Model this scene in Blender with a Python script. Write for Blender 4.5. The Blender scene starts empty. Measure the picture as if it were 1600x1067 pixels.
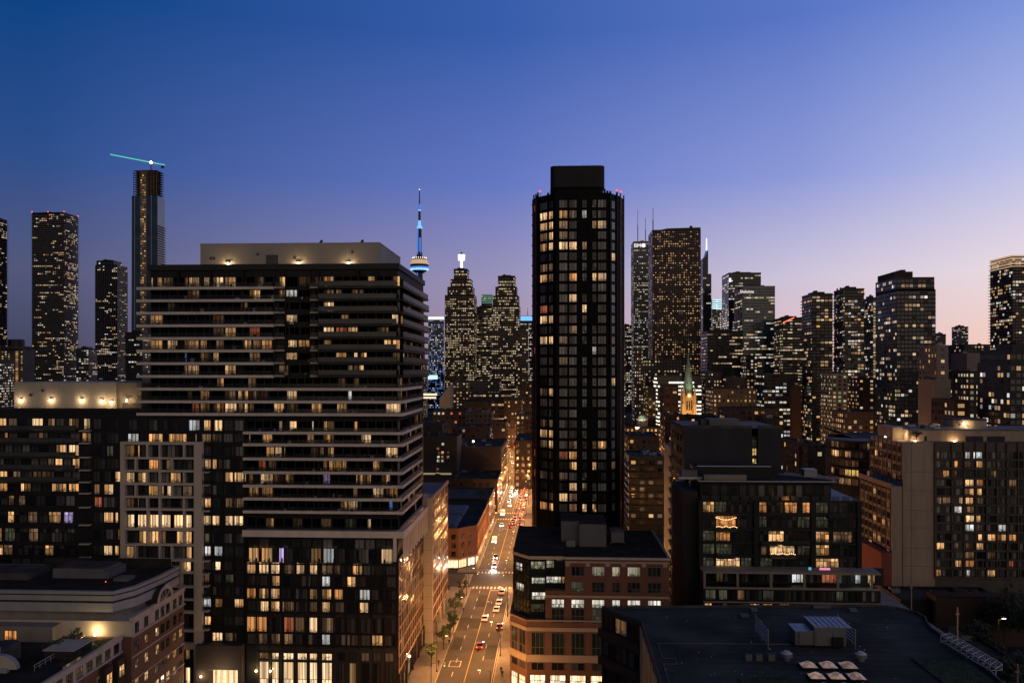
import bpy, bmesh, math, random
from mathutils import Vector, Matrix

scene = bpy.context.scene
COL = scene.collection
R = math.radians
RNG = random.Random(7)

# ------------------------------------------------------------------ camera
CAM_H = 75.0          # metres above the street
FOC = 1300.0          # focal length in photo pixels (1600 wide)
HOR = 577.0           # photo row of the horizon
YAW = R(2.86)         # the view axis points a little left of the street axis (+Y)
cam = bpy.data.cameras.new('camera')
cam.sensor_width = 36.0
cam.lens = FOC / 1600 * 36.0
cam.shift_y = (HOR - 533.5) / 1600
cam.clip_start = 1.0
cam.clip_end = 30000.0
cam_o = bpy.data.objects.new('camera', cam)
COL.objects.link(cam_o)
cam_o.location = (0, 0, CAM_H)
cam_o.rotation_euler = (R(90), 0, YAW)
scene.camera = cam_o

# ------------------------------------------------------------------ sky
SUN_AZ = -R(2.86) + R(55)      # azimuth (clockwise from +Y) of the set sun, right of the frame
world = bpy.data.worlds.new('World')
scene.world = world
world.use_nodes = True


def lin(c):
    return tuple(((v / 255) / 12.92 if v / 255 <= 0.04045 else ((v / 255 + 0.055) / 1.055) ** 2.4) for v in c)


def build_sky():
    nt = world.node_tree
    N, L = nt.nodes, nt.links
    bg = N['Background']
    tc = N.new('ShaderNodeTexCoord')
    sep = N.new('ShaderNodeSeparateXYZ')
    L.new(tc.outputs['Generated'], sep.inputs[0])

    def m(op, a, b=None):
        n = N.new('ShaderNodeMath'); n.operation = op
        for i, v in enumerate((a, b)):
            if v is None: continue
            if isinstance(v, (int, float)): n.inputs[i].default_value = v
            else: L.new(v, n.inputs[i])
        return n.outputs[0]
    x, y, z = sep.outputs
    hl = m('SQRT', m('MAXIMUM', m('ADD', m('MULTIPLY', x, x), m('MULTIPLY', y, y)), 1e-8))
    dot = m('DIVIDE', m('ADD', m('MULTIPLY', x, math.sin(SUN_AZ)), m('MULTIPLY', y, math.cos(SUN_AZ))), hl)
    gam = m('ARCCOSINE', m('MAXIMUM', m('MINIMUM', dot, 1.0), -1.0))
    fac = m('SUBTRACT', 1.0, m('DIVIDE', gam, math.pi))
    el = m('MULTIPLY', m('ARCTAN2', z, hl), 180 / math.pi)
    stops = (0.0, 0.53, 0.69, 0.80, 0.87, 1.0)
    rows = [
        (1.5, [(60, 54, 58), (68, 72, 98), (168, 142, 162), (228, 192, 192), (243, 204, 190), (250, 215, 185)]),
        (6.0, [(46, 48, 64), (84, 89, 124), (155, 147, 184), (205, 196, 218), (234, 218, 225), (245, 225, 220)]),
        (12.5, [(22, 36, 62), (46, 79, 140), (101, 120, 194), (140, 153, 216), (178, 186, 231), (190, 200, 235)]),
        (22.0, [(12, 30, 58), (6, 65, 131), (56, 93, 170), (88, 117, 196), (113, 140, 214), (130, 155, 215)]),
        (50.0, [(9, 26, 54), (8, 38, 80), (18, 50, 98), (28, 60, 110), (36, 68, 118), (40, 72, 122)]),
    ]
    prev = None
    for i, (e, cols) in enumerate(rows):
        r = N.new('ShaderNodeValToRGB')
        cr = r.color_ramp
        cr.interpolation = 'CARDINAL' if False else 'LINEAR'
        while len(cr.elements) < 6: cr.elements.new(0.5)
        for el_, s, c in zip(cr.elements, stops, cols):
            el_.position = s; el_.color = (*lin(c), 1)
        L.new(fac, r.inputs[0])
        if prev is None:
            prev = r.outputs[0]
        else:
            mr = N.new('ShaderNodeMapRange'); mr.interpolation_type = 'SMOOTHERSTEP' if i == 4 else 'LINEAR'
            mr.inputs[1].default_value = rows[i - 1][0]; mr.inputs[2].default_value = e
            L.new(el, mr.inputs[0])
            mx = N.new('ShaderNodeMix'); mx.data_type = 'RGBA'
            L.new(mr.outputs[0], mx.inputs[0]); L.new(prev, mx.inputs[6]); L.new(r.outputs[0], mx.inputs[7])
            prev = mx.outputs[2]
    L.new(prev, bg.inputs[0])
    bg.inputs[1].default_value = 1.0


build_sky()

# added soft, low, warm fill from behind the viewer, standing in for city glow
glow_fill = bpy.data.lights.new('glow_fill', 'SUN')
glow_fill.energy = 0.68
glow_fill.angle = R(80)
glow_fill.color = (1.0, 0.74, 0.43)
glow_fill_o = bpy.data.objects.new('glow_fill', glow_fill)
COL.objects.link(glow_fill_o)
glow_fill_o.rotation_euler = Vector((-0.35, 0.92, -0.16)).to_track_quat('-Z', 'Y').to_euler()

scene.view_settings.view_transform = 'Standard'
scene.view_settings.look = 'None'
scene.view_settings.exposure = 0.0
scene.view_settings.gamma = 1.0
scene.view_settings.use_curve_mapping = False
scene.cycles.use_denoising = True
scene.cycles.max_bounces = 5
scene.cycles.diffuse_bounces = 2
scene.cycles.glossy_bounces = 3
scene.cycles.transmission_bounces = 3
scene.cycles.transparent_max_bounces = 8
scene.cycles.caustics_reflective = False
scene.cycles.caustics_refractive = False
scene.cycles.sample_clamp_indirect = 3.0
scene.cycles.use_light_tree = True

# ------------------------------------------------------------------ survey: photo column / row at a known distance
CA, SA = math.cos(YAW), math.sin(YAW)


def ray(px):
    t = (px - 800) / FOC
    return (CA * t - SA, SA * t + CA)


def wx(px, Y):
    r = ray(px)
    return Y * r[0] / r[1]


def dep(x, y):
    return -x * SA + y * CA


def wz(py, x, y):
    return CAM_H - (py - HOR) / FOC * dep(x, y)


def ground(px, py):
    """point of the street level seen at a photo position"""
    D = CAM_H * FOC / (py - HOR)
    t = (px - 800) / FOC * D
    return (CA * t - SA * D, SA * t + CA * D)


# ------------------------------------------------------------------ materials
MATS = {}


def nodes_of(name):
    m = bpy.data.materials.new(name)
    m.use_nodes = True
    nt = m.node_tree
    return m, nt, nt.nodes['Principled BSDF']


def noise_mat(name, col, rough=0.8, var=0.25, scale=0.6, bump=0.0, metal=0.0, spec=0.3, streak=False, col2=None, coords='Object'):
    m, nt, b = nodes_of(name)
    N, L = nt.nodes, nt.links
    tc = N.new('ShaderNodeTexCoord')
    mp = N.new('ShaderNodeMapping')
    if streak: mp.inputs['Scale'].default_value = (1, 1, 0.15)
    L.new(tc.outputs[coords], mp.inputs[0])
    n = N.new('ShaderNodeTexNoise'); n.inputs['Scale'].default_value = scale; n.inputs['Detail'].default_value = 6
    L.new(mp.outputs[0], n.inputs['Vector'])
    r = N.new('ShaderNodeValToRGB')
    r.color_ramp.elements[0].position = 0.3; r.color_ramp.elements[1].position = 0.7
    c2 = col2 or tuple(min(1, v * (1 + var)) for v in col)
    r.color_ramp.elements[0].color = (*[v * (1 - var) for v in col], 1)
    r.color_ramp.elements[1].color = (*c2, 1)
    L.new(n.outputs[0], r.inputs[0])
    L.new(r.outputs[0], b.inputs['Base Color'])
    b.inputs['Roughness'].default_value = rough
    b.inputs['Metallic'].default_value = metal
    b.inputs['Specular IOR Level'].default_value = spec
    if bump:
        n2 = N.new('ShaderNodeTexNoise'); n2.inputs['Scale'].default_value = scale * 12; n2.inputs['Detail'].default_value = 4
        L.new(tc.outputs[coords], n2.inputs['Vector'])
        bm = N.new('ShaderNodeBump'); bm.inputs['Strength'].default_value = bump; bm.inputs['Distance'].default_value = 0.05
        L.new(n2.outputs[0], bm.inputs['Height']); L.new(bm.outputs[0], b.inputs['Normal'])
    MATS[name] = m
    return m


def brick_mat(name, c1, c2, mortar, scale=1.0):
    """brick courses too fine to see singly from here: colour only"""
    m, nt, b = nodes_of(name)
    N, L = nt.nodes, nt.links
    tc = N.new('ShaderNodeTexCoord')
    sp = N.new('ShaderNodeSeparateXYZ'); L.new(tc.outputs['Object'], sp.inputs[0])
    ad = N.new('ShaderNodeMath'); ad.operation = 'ADD'
    L.new(sp.outputs[0], ad.inputs[0]); L.new(sp.outputs[1], ad.inputs[1])
    cb = N.new('ShaderNodeCombineXYZ'); L.new(ad.outputs[0], cb.inputs[0]); L.new(sp.outputs[2], cb.inputs[1])
    t = N.new('ShaderNodeTexBrick')
    t.inputs['Scale'].default_value = scale
    t.inputs['Color1'].default_value = (*c1, 1); t.inputs['Color2'].default_value = (*c2, 1); t.inputs['Mortar'].default_value = (*mortar, 1)
    t.inputs['Brick Width'].default_value = 0.25; t.inputs['Row Height'].default_value = 0.085; t.inputs['Mortar Size'].default_value = 0.006
    L.new(cb.outputs[0], t.inputs['Vector'])
    n = N.new('ShaderNodeTexNoise'); n.inputs['Scale'].default_value = 0.35; n.inputs['Detail'].default_value = 5
    L.new(tc.outputs['Object'], n.inputs['Vector'])
    mx = N.new('ShaderNodeMix'); mx.data_type = 'RGBA'; mx.blend_type = 'MULTIPLY'; mx.inputs[0].default_value = 0.7
    r = N.new('ShaderNodeValToRGB'); r.color_ramp.elements[0].color = (.5, .5, .5, 1); r.color_ramp.elements[1].color = (1.1, 1.1, 1.1, 1)
    L.new(n.outputs[0], r.inputs[0])
    L.new(t.outputs[0], mx.inputs[6]); L.new(r.outputs[0], mx.inputs[7]); L.new(mx.outputs[2], b.inputs['Base Color'])
    b.inputs['Roughness'].default_value = 0.85
    MATS[name] = m
    return m


def rand_value(N, L):
    """a random number per window: per object and per loose piece of a mesh"""
    oi = N.new('ShaderNodeObjectInfo'); g = N.new('ShaderNodeNewGeometry')
    a = N.new('ShaderNodeMath'); a.operation = 'ADD'
    L.new(oi.outputs['Random'], a.inputs[0]); L.new(g.outputs['Random Per Island'], a.inputs[1])
    f = N.new('ShaderNodeMath'); f.operation = 'FRACT'; L.new(a.outputs[0], f.inputs[0])
    k = N.new('ShaderNodeMath'); k.operation = 'MULTIPLY'; k.inputs[1].default_value = 37.7; L.new(f.outputs[0], k.inputs[0])
    f2 = N.new('ShaderNodeMath'); f2.operation = 'FRACT'; L.new(k.outputs[0], f2.inputs[0])
    return f.outputs[0], f2.outputs[0]


def lit_mat(name, cols, s0, s1, room=True, sample=False):
    """a glowing pane for a lit room: colour and level differ from window to window, curtain and furniture tones painted into the glow"""
    m, nt, b = nodes_of(name)
    N, L = nt.nodes, nt.links
    r1, r2 = rand_value(N, L)
    ramp = N.new('ShaderNodeValToRGB')
    cr = ramp.color_ramp
    while len(cr.elements) < len(cols): cr.elements.new(0.5)
    for i, c in enumerate(cols):
        cr.elements[i].position = i / max(1, len(cols) - 1); cr.elements[i].color = (*c, 1)
    L.new(r1, ramp.inputs[0])
    mr = N.new('ShaderNodeMapRange'); mr.inputs[3].default_value = s0; mr.inputs[4].default_value = s1
    L.new(r2, mr.inputs[0])
    strength = mr.outputs[0]
    if room:
        tc = N.new('ShaderNodeTexCoord')
        sh = N.new('ShaderNodeCombineXYZ')
        k = N.new('ShaderNodeMath'); k.operation = 'MULTIPLY'; k.inputs[1].default_value = 90; L.new(r1, k.inputs[0])
        L.new(k.outputs[0], sh.inputs[1])
        va = N.new('ShaderNodeVectorMath'); va.operation = 'ADD'
        L.new(tc.outputs['Object'], va.inputs[0]); L.new(sh.outputs[0], va.inputs[1])
        # tall soft bands painted into the glow for curtains and blinds
        mp = N.new('ShaderNodeMapping'); mp.inputs['Scale'].default_value = (1.0, 1.0, 0.02); L.new(va.outputs[0], mp.inputs[0])
        n1 = N.new('ShaderNodeTexNoise'); n1.inputs['Scale'].default_value = 1.3; n1.inputs['Detail'].default_value = 1; L.new(mp.outputs[0], n1.inputs['Vector'])
        c1 = N.new('ShaderNodeMapRange'); c1.inputs[1].default_value = 0.42; c1.inputs[2].default_value = 0.58; c1.inputs[3].default_value = 0.4; c1.inputs[4].default_value = 1.0
        L.new(n1.outputs[0], c1.inputs[0])
        # glow painted darker in low patches for furniture, plants and people
        n2 = N.new('ShaderNodeTexNoise'); n2.inputs['Scale'].default_value = 1.9; n2.inputs['Detail'].default_value = 2; L.new(va.outputs[0], n2.inputs['Vector'])
        sz = N.new('ShaderNodeSeparateXYZ'); L.new(tc.outputs['Object'], sz.inputs[0])
        zf = N.new('ShaderNodeMapRange'); zf.inputs[1].default_value = 0.2; zf.inputs[2].default_value = 1.3; zf.inputs[3].default_value = -0.08; zf.inputs[4].default_value = 0.22
        L.new(sz.outputs[2], zf.inputs[0])
        nz = N.new('ShaderNodeMath'); nz.operation = 'ADD'; L.new(n2.outputs[0], nz.inputs[0]); L.new(zf.outputs[0], nz.inputs[1])
        c2 = N.new('ShaderNodeMapRange'); c2.inputs[1].default_value = 0.40; c2.inputs[2].default_value = 0.58; c2.inputs[3].default_value = 0.25; c2.inputs[4].default_value = 1.0
        L.new(nz.outputs[0], c2.inputs[0])
        p = N.new('ShaderNodeMath'); p.operation = 'MULTIPLY'; L.new(c1.outputs[0], p.inputs[0]); L.new(c2.outputs[0], p.inputs[1])
        q = N.new('ShaderNodeMath'); q.operation = 'MULTIPLY'; L.new(p.outputs[0], q.inputs[0]); L.new(strength, q.inputs[1])
        strength = q.outputs[0]
    b.inputs['Base Color'].default_value = (.02, .02, .02, 1)
    b.inputs['Roughness'].default_value = 0.15
    L.new(ramp.outputs[0], b.inputs['Emission Color'])
    L.new(strength, b.inputs['Emission Strength'])
    m.cycles.emission_sampling = 'FRONT_BACK' if sample else 'NONE'
    MATS[name] = m
    return m


def dark_glass(name, col, rough=0.12, curtain=(.05, .05, .055)):
    m, nt, b = nodes_of(name)
    N, L = nt.nodes, nt.links
    r1, r2 = rand_value(N, L)
    ramp = N.new('ShaderNodeValToRGB'); cr = ramp.color_ramp
    cr.elements[0].position = 0.35; cr.elements[0].color = (*col, 1)
    cr.elements[1].position = 1.0; cr.elements[1].color = (*curtain, 1)
    L.new(r1, ramp.inputs[0]); L.new(ramp.outputs[0], b.inputs['Base Color'])
    mr = N.new('ShaderNodeMapRange'); mr.inputs[3].default_value = rough * .5; mr.inputs[4].default_value = rough * 2
    L.new(r2, mr.inputs[0]); L.new(mr.outputs[0], b.inputs['Roughness'])
    b.inputs['Specular IOR Level'].default_value = 0.5
    MATS[name] = m
    return m


def glow(name, col, s, sample=True):
    m, nt, b = nodes_of(name)
    b.inputs['Base Color'].default_value = (.3, .3, .3, 1)
    b.inputs['Emission Color'].default_value = (*col, 1)
    b.inputs['Emission Strength'].default_value = s
    m.cycles.emission_sampling = 'FRONT_BACK' if sample else 'NONE'
    MATS[name] = m
    return m


def clear_panel(name, col, alpha, rough=0.1):
    m, nt, b = nodes_of(name)
    b.inputs['Base Color'].default_value = (*col, 1)
    b.inputs['Roughness'].default_value = rough
    b.inputs['Alpha'].default_value = alpha
    MATS[name] = m
    return m


WARM = [(1, .44, .13), (1, .53, .2), (1, .58, .26), (1, .48, .16), (1, .64, .34)]
noise_mat('charcoal', (.010, .0097, .0097), .6, .3, .3)
noise_mat('black_metal', (.009, .009, .0095), .45, .3, .4)
noise_mat('dark_panel', (.02, .02, .0205), .55, .3, .25)
noise_mat('concrete', (.40, .36, .30), .85, .14, .35, .15, streak=True)
noise_mat('pale_fascia', (.60, .545, .46), .8, .12, .4, streak=True)
noise_mat('penthouse', (.33, .305, .26), .8, .09, .25, streak=True)
noise_mat('limestone', (.46, .41, .33), .85, .12, .4, .1, streak=True)
noise_mat('grey_cornice', (.31, .315, .30), .7, .1, .4, streak=True)
noise_mat('tan_wall', (.25, .215, .17), .85, .14, .5, .1, streak=True)
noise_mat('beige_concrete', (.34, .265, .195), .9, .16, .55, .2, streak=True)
noise_mat('roof_dark', (.034, .032, .027), .95, .35, .25, .1, spec=.05)
noise_mat('roof_grey', (.075, .072, .068), .95, .3, .3, .1, spec=.05)
noise_mat('roof_membrane', (.058, .056, .048), .95, .4, .16, .3, spec=.05)
noise_mat('roof_pale', (.14, .135, .13), .9, .2, .2)
noise_mat('steel', (.22, .225, .23), .45, .15, .6, metal=.5)
noise_mat('white_metal', (.42, .42, .42), .5, .1, .6)
noise_mat('asphalt', (.055, .052, .05), .8, .25, .12, .2, spec=.4)
noise_mat('sidewalk', (.2, .185, .17), .85, .18, .35, .15)
noise_mat('kerb', (.34, .32, .3), .85, .15, .5)
noise_mat('paint_white', (.6, .58, .54), .7, .2, .8)
noise_mat('paint_yellow', (.6, .42, .12), .7, .2, .8)
noise_mat('ground', (.02, .019, .019), .95, .4, .02)
noise_mat('far_stone', (.085, .072, .06), .85, .2, .05)
noise_mat('far_brown', (.036, .028, .023), .8, .2, .05)
noise_mat('far_red', (.028, .011, .009), .5, .2, .05)
noise_mat('far_black', (.007, .007, .0075), .4, .3, .05)
noise_mat('far_glass', (.009, .014, .022), .18, .3, .05, spec=.4)
noise_mat('far_blue', (.03, .06, .09), .12, .3, .05, spec=.8)
noise_mat('far_grey', (.05, .049, .048), .8, .2, .05)
noise_mat('far_pale', (.18, .167, .155), .8, .15, .05)
noise_mat('bare_concrete', (.16, .12, .09), .9, .3, .05)
noise_mat('bark', (.05, .036, .025), .9, .3, 3.0)
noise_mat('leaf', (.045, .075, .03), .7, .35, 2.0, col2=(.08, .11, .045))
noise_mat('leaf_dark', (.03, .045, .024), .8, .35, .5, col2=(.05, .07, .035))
noise_mat('green_roof', (.035, .05, .018), .95, .5, 1.2, .4)
noise_mat('copper_green', (.16, .24, .19), .7, .2, .3)
noise_mat('church_stone', (.42, .3, .17), .85, .2, .15)
brick_mat('brick_red', (.2, .082, .048), (.15, .062, .037), (.17, .13, .1))
brick_mat('brick_brown', (.055, .026, .018), (.04, .021, .015), (.05, .04, .033))
brick_mat('brick_dark', (.045, .028, .023), (.032, .022, .019), (.04, .03, .027))
brick_mat('brick_black', (.024, .021, .020), (.016, .015, .015), (.025, .022, .02))
lit_mat('lit_warm', WARM, .10, 1.25)
lit_mat('lit_bright', [(1, .56, .24), (1, .66, .36), (1, .6, .3)], .4, 1.7)
lit_mat('lit_dim', [(1, .48, .2), (1, .56, .28), (.9, .6, .36)], .03, .26)
lit_mat('lit_orange', [(1, .38, .10), (1, .45, .16)], .35, .9)
lit_mat('lit_red', [(1, .22, .10), (1, .35, .16)], .25, .6)
lit_mat('lit_white', [(.95, .93, .85), (.9, .95, 1), (1, .9, .74)], .4, 1.0)
lit_mat('lit_violet', [(.6, .5, 1), (.75, .55, 1)], .4, 1.0)
lit_mat('lit_blue', [(.15, .35, 1), (.25, .45, 1)], .4, 1.0)
lit_mat('lit_green', [(.5, .52, .3), (.55, .56, .38), (.5, .45, .26)], .05, .14)
lit_mat('lit_office', [(1, .9, .7), (.95, .9, .75), (1, .95, .85)], .7, 1.3)
lit_mat('lobby', [(1, .62, .3), (1, .7, .42)], 1.1, 1.7, sample=True)
lit_mat('shopfront', [(1, .66, .34), (1, .78, .5), (1, .6, .3)], 1.5, 3.0, sample=True)
FARW = [(1, .54, .22), (1, .64, .34), (1, .74, .48), (1, .58, .26), (1, .8, .58)]
lit_mat('far_warm', FARW, .06, .7, room=False)
lit_mat('far_office', [(1, .78, .42), (1, .86, .6), (1, .72, .36), (.95, .86, .65)], .1, .8, room=False)
lit_mat('far_amber', [(1, .48, .16), (1, .56, .22), (1, .62, .3)], .12, .75, room=False)
lit_mat('far_white', [(1, .95, .85), (.92, .95, 1), (1, .86, .68)], .15, .9, room=False)
lit_mat('far_bluelit', [(.08, .25, 1), (.15, .4, 1), (.5, .65, 1)], .12, .7, room=False)
lit_mat('far_dim', [(1, .6, .3), (.8, .65, .45)], .03, .14, room=False)
dark_glass('glass', (.012, .013, .015), .12, (.075, .073, .07))
dark_glass('glass_curtain', (.03, .032, .032), .2, (.24, .23, .21))
dark_glass('far_dark', (.012, .013, .016), .15, (.035, .033, .034))
dark_glass('green_glass', (.018, .026, .022), .1, (.03, .045, .038))
clear_panel('guard_glass', (.06, .075, .07), .4)
clear_panel('guard_dark', (.03, .032, .034), .28)
noise_mat('guard_panel', (.05, .056, .05), .35, .25, .3, spec=.5)
glow('lamp_glow', (1, .66, .32), 11)
glow('lamp_warm', (1, .78, .48), 14)
glow('wall_lamp', (1, .72, .38), 40)
glow('head_light', (1, .95, .85), 45)
glow('tail_light', (1, .06, .03), 9)
glow('tail_far', (1, .1, .045), 4, False)
glow('head_far', (1, .85, .6), 5, False)
glow('beacon_red', (1, .06, .04), 2.5, False)
glow('beacon_white', (1, .96, .9), 1.6, False)
glow('sign_white', (1, .97, .95), 1.1, False)
glow('sign_cyan', (.55, .85, 1), 1.2, False)
glow('crane_green', (.10, .85, .62), .9, False)
glow('cn_blue', (.02, .2, .85), .75, False)  # blue floodlighting on the tower, put in as surface glow
glow('cn_blue_bright', (.15, .45, 1), 1.3, False)
glow('cn_warm', (1, .6, .3), .55, False)
glow('pink_band', (1, .3, .5), .9, False)
glow('teal_band', (.1, .6, .8), .7, False)
glow('fairy_light', (1, .5, .22), 4, False)
glow('signal_green', (.2, 1, .6), 5, False)
glow('signal_red', (1, .1, .05), 5, False)


# ------------------------------------------------------------------ mesh building
class MB:
    def __init__(self):
        self.v, self.f, self.mi, self.mats = [], [], [], []

    def m(self, key):
        if key not in self.mats: self.mats.append(key)
        return self.mats.index(key)

    def poly(self, pts, key):
        i = len(self.v); self.v.extend(pts)
        self.f.append(tuple(range(i, i + len(pts)))); self.mi.append(self.m(key))

    def hexa(self, p, key):
        i = len(self.v); self.v.extend(p); k = self.m(key)
        for q in ((0, 3, 2, 1), (4, 5, 6, 7), (0, 1, 5, 4), (1, 2, 6, 5), (2, 3, 7, 6), (3, 0, 4, 7)):
            self.f.append(tuple(i + j for j in q)); self.mi.append(k)

    def box(self, x0, x1, y0, y1, z0, z1, key):
        self.hexa([(x0, y0, z0), (x1, y0, z0), (x1, y1, z0), (x0, y1, z0), (x0, y0, z1), (x1, y0, z1), (x1, y1, z1), (x0, y1, z1)], key)

    def prism(self, poly, z0, z1, key, top=None):
        n = len(poly); i = len(self.v)
        self.v.extend([(x, y, z0) for x, y in poly] + [(x, y, z1) for x, y in poly])
        k = self.m(key)
        for j in range(n):
            a, b = j, (j + 1) % n
            self.f.append((i + a, i + b, i + n + b, i + n + a)); self.mi.append(k)
        self.f.append(tuple(range(i + n, i + 2 * n))); self.mi.append(self.m(top or key))

    def frustum(self, cx, cy, z0, z1, r0, r1, n, key, cap=True, ph=0.0):
        i = len(self.v); k = self.m(key)
        for z, r in ((z0, r0), (z1, r1)):
            for j in range(n):
                a = 2 * math.pi * j / n + ph
                self.v.append((cx + r * math.cos(a), cy + r * math.sin(a), z))
        for j in range(n):
            a, b = j, (j + 1) % n
            self.f.append((i + a, i + b, i + n + b, i + n + a)); self.mi.append(k)
        if cap:
            self.f.append(tuple(i + n + j for j in range(n))); self.mi.append(k)
            self.f.append(tuple(i + n - 1 - j for j in range(n))); self.mi.append(k)

    def tube(self, p, q, r, key, n=6, r2=None):
        p, q = Vector(p), Vector(q)
        d = (q - p).normalized()
        a = d.orthogonal().normalized(); b = d.cross(a)
        i = len(self.v); k = self.m(key)
        for c, rr in ((p, r), (q, r if r2 is None else r2)):
            for j in range(n):
                t = 2 * math.pi * j / n
                self.v.append(tuple(c + (a * math.cos(t) + b * math.sin(t)) * rr))
        for j in range(n):
            s, e = j, (j + 1) % n
            self.f.append((i + s, i + e, i + n + e, i + n + s)); self.mi.append(k)
        self.f.append(tuple(i + j for j in range(n))); self.mi.append(k)
        self.f.append(tuple(i + n + j for j in range(n))); self.mi.append(k)

    def ball(self, c, r, key, seg=8, rings=5, sz=1.0):
        i = len(self.v); k = self.m(key)
        for a in range(rings + 1):
            th = math.pi * a / rings
            for j in range(seg):
                ph = 2 * math.pi * j / seg
                self.v.append((c[0] + r * math.sin(th) * math.cos(ph), c[1] + r * math.sin(th) * math.sin(ph), c[2] + sz * r * math.cos(th)))
        for a in range(rings):
            for j in range(seg):
                s, e = j, (j + 1) % seg
                self.f.append((i + a * seg + s, i + (a + 1) * seg + s, i + (a + 1) * seg + e, i + a * seg + e)); self.mi.append(k)

    # on a facade: u along, v height, n outwards
    def fbox(self, F, u0, u1, v0, v1, n0, n1, key):
        self.hexa([F.p(u0, v0, n0), F.p(u1, v0, n0), F.p(u1, v0, n1), F.p(u0, v0, n1), F.p(u0, v1, n0), F.p(u1, v1, n0), F.p(u1, v1, n1), F.p(u0, v1, n1)], key)

    def fquad(self, F, u0, u1, v0, v1, n, key):
        self.poly([F.p(u0, v0, n), F.p(u1, v0, n), F.p(u1, v1, n), F.p(u0, v1, n)], key)

    def mesh(self, name, smooth=False):
        me = bpy.data.meshes.new(name)
        me.from_pydata(self.v, [], self.f)
        for k in self.mats: me.materials.append(MATS[k])
        me.polygons.foreach_set('material_index', self.mi)
        if smooth: me.polygons.foreach_set('use_smooth', [True] * len(self.f))
        me.update()
        return me


class Face:
    """a vertical facade from A to B, seen from outside left to right"""
    def __init__(self, A, B):
        self.A = Vector((A[0], A[1])); self.B = Vector((B[0], B[1]))
        self.d = (self.B - self.A).normalized(); self.len = (self.B - self.A).length
        self.n = Vector((self.d.y, -self.d.x)); self.rot = math.atan2(self.d.y, self.d.x)

    def p(self, u, v, n=0.0):
        q = self.A + self.d * u + self.n * n
        return (q.x, q.y, v)

    def u(self, px):
        r = ray(px)
        # A + d u = t r
        det = self.d.x * -r[1] - self.d.y * -r[0]
        return (-self.A.x * -r[1] - -self.A.y * -r[0]) / det

    def v(self, py, u=0.0):
        q = self.A + self.d * u
        return wz(py, q.x, q.y)


WORLD = {}


def wloc(o):
    return WORLD.get(o.name, Vector((0, 0, 0)))


def link(o, parent=None, at=None):
    COL.objects.link(o)
    at = Vector(at) if at is not None else Vector((0, 0, 0))
    if parent is not None:
        o.parent = parent
        o.location = at - wloc(parent)
    else:
        o.location = at
    WORLD[o.name] = at
    return o


def thing(name, label, cat, at=(0, 0, 0), group=None):
    o = bpy.data.objects.new(name, None)
    o.empty_display_size = 0.5
    link(o, None, at)
    o['label'] = label; o['category'] = cat
    if group: o['group'] = group
    return o


def part(name, mb, parent, label=None, kind=None, smooth=False):
    o = bpy.data.objects.new(name, mb.mesh(name, smooth) if isinstance(mb, MB) else mb)
    link(o, parent)
    if label: o['label'] = label
    if kind: o['kind'] = kind
    return o


def struct(name, mb, label=None):
    o = part(name, mb, None)
    o['kind'] = 'structure'
    if label: o['label'] = label
    return o


def solo(name, mb, label, cat, group=None, kind=None):
    o = part(name, mb, None)
    o['label'] = label; o['category'] = cat
    if group: o['group'] = group
    if kind: o['kind'] = kind
    return o


def lamp(name, at, power, col=(1, .68, .36), radius=0.25, parent=None, spot=None, aim=None, blend=.6):
    li = bpy.data.lights.new(name, 'SPOT' if spot else 'POINT')
    li.energy = power; li.color = col; li.shadow_soft_size = radius
    if spot: li.spot_size = R(spot); li.spot_blend = blend
    o = bpy.data.objects.new(name, li)
    link(o, parent, at)
    if aim is not None:
        o.rotation_euler = (Vector(aim) - Vector(at)).to_track_quat('-Z', 'Y').to_euler()
    return o


WCACHE = {}


def window_mesh(w, h, state, nm, tr, frame):
    w, h = round(w, 2), round(h, 2)
    key = (w, h, state, nm, tr, frame)
    if key in WCACHE: return WCACHE[key]
    b = MB()
    t = 0.10
    y0, y1 = -0.05, 0.03
    b.box(-w / 2, w / 2, y0, y1, 0, t, frame)
    b.box(-w / 2, w / 2, y0, y1, h - t, h, frame)
    b.box(-w / 2, -w / 2 + t, y0, y1, t, h - t, frame)
    b.box(w / 2 - t, w / 2, y0, y1, t, h - t, frame)
    xs = [-w / 2 + t + (w - 2 * t) * i / (nm + 1) for i in range(nm + 2)]
    for x in xs[1:-1]: b.box(x - .05, x + .05, y0, y1, t, h - t, frame)
    zs = [t, h - t] if not tr else [t, t + (h - 2 * t) * tr, h - t]
    if tr: b.box(-w / 2 + t, w / 2 - t, y0, y1 - .01, zs[1] - .05, zs[1] + .05, frame)
    for i in range(nm + 1):
        for j in range(len(zs) - 1):
            b.poly([(xs[i], .02, zs[j]), (xs[i + 1], .02, zs[j]), (xs[i + 1], .02, zs[j + 1]), (xs[i], .02, zs[j + 1])], state)
    me = b.mesh('window')
    WCACHE[key] = me
    return me


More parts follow.
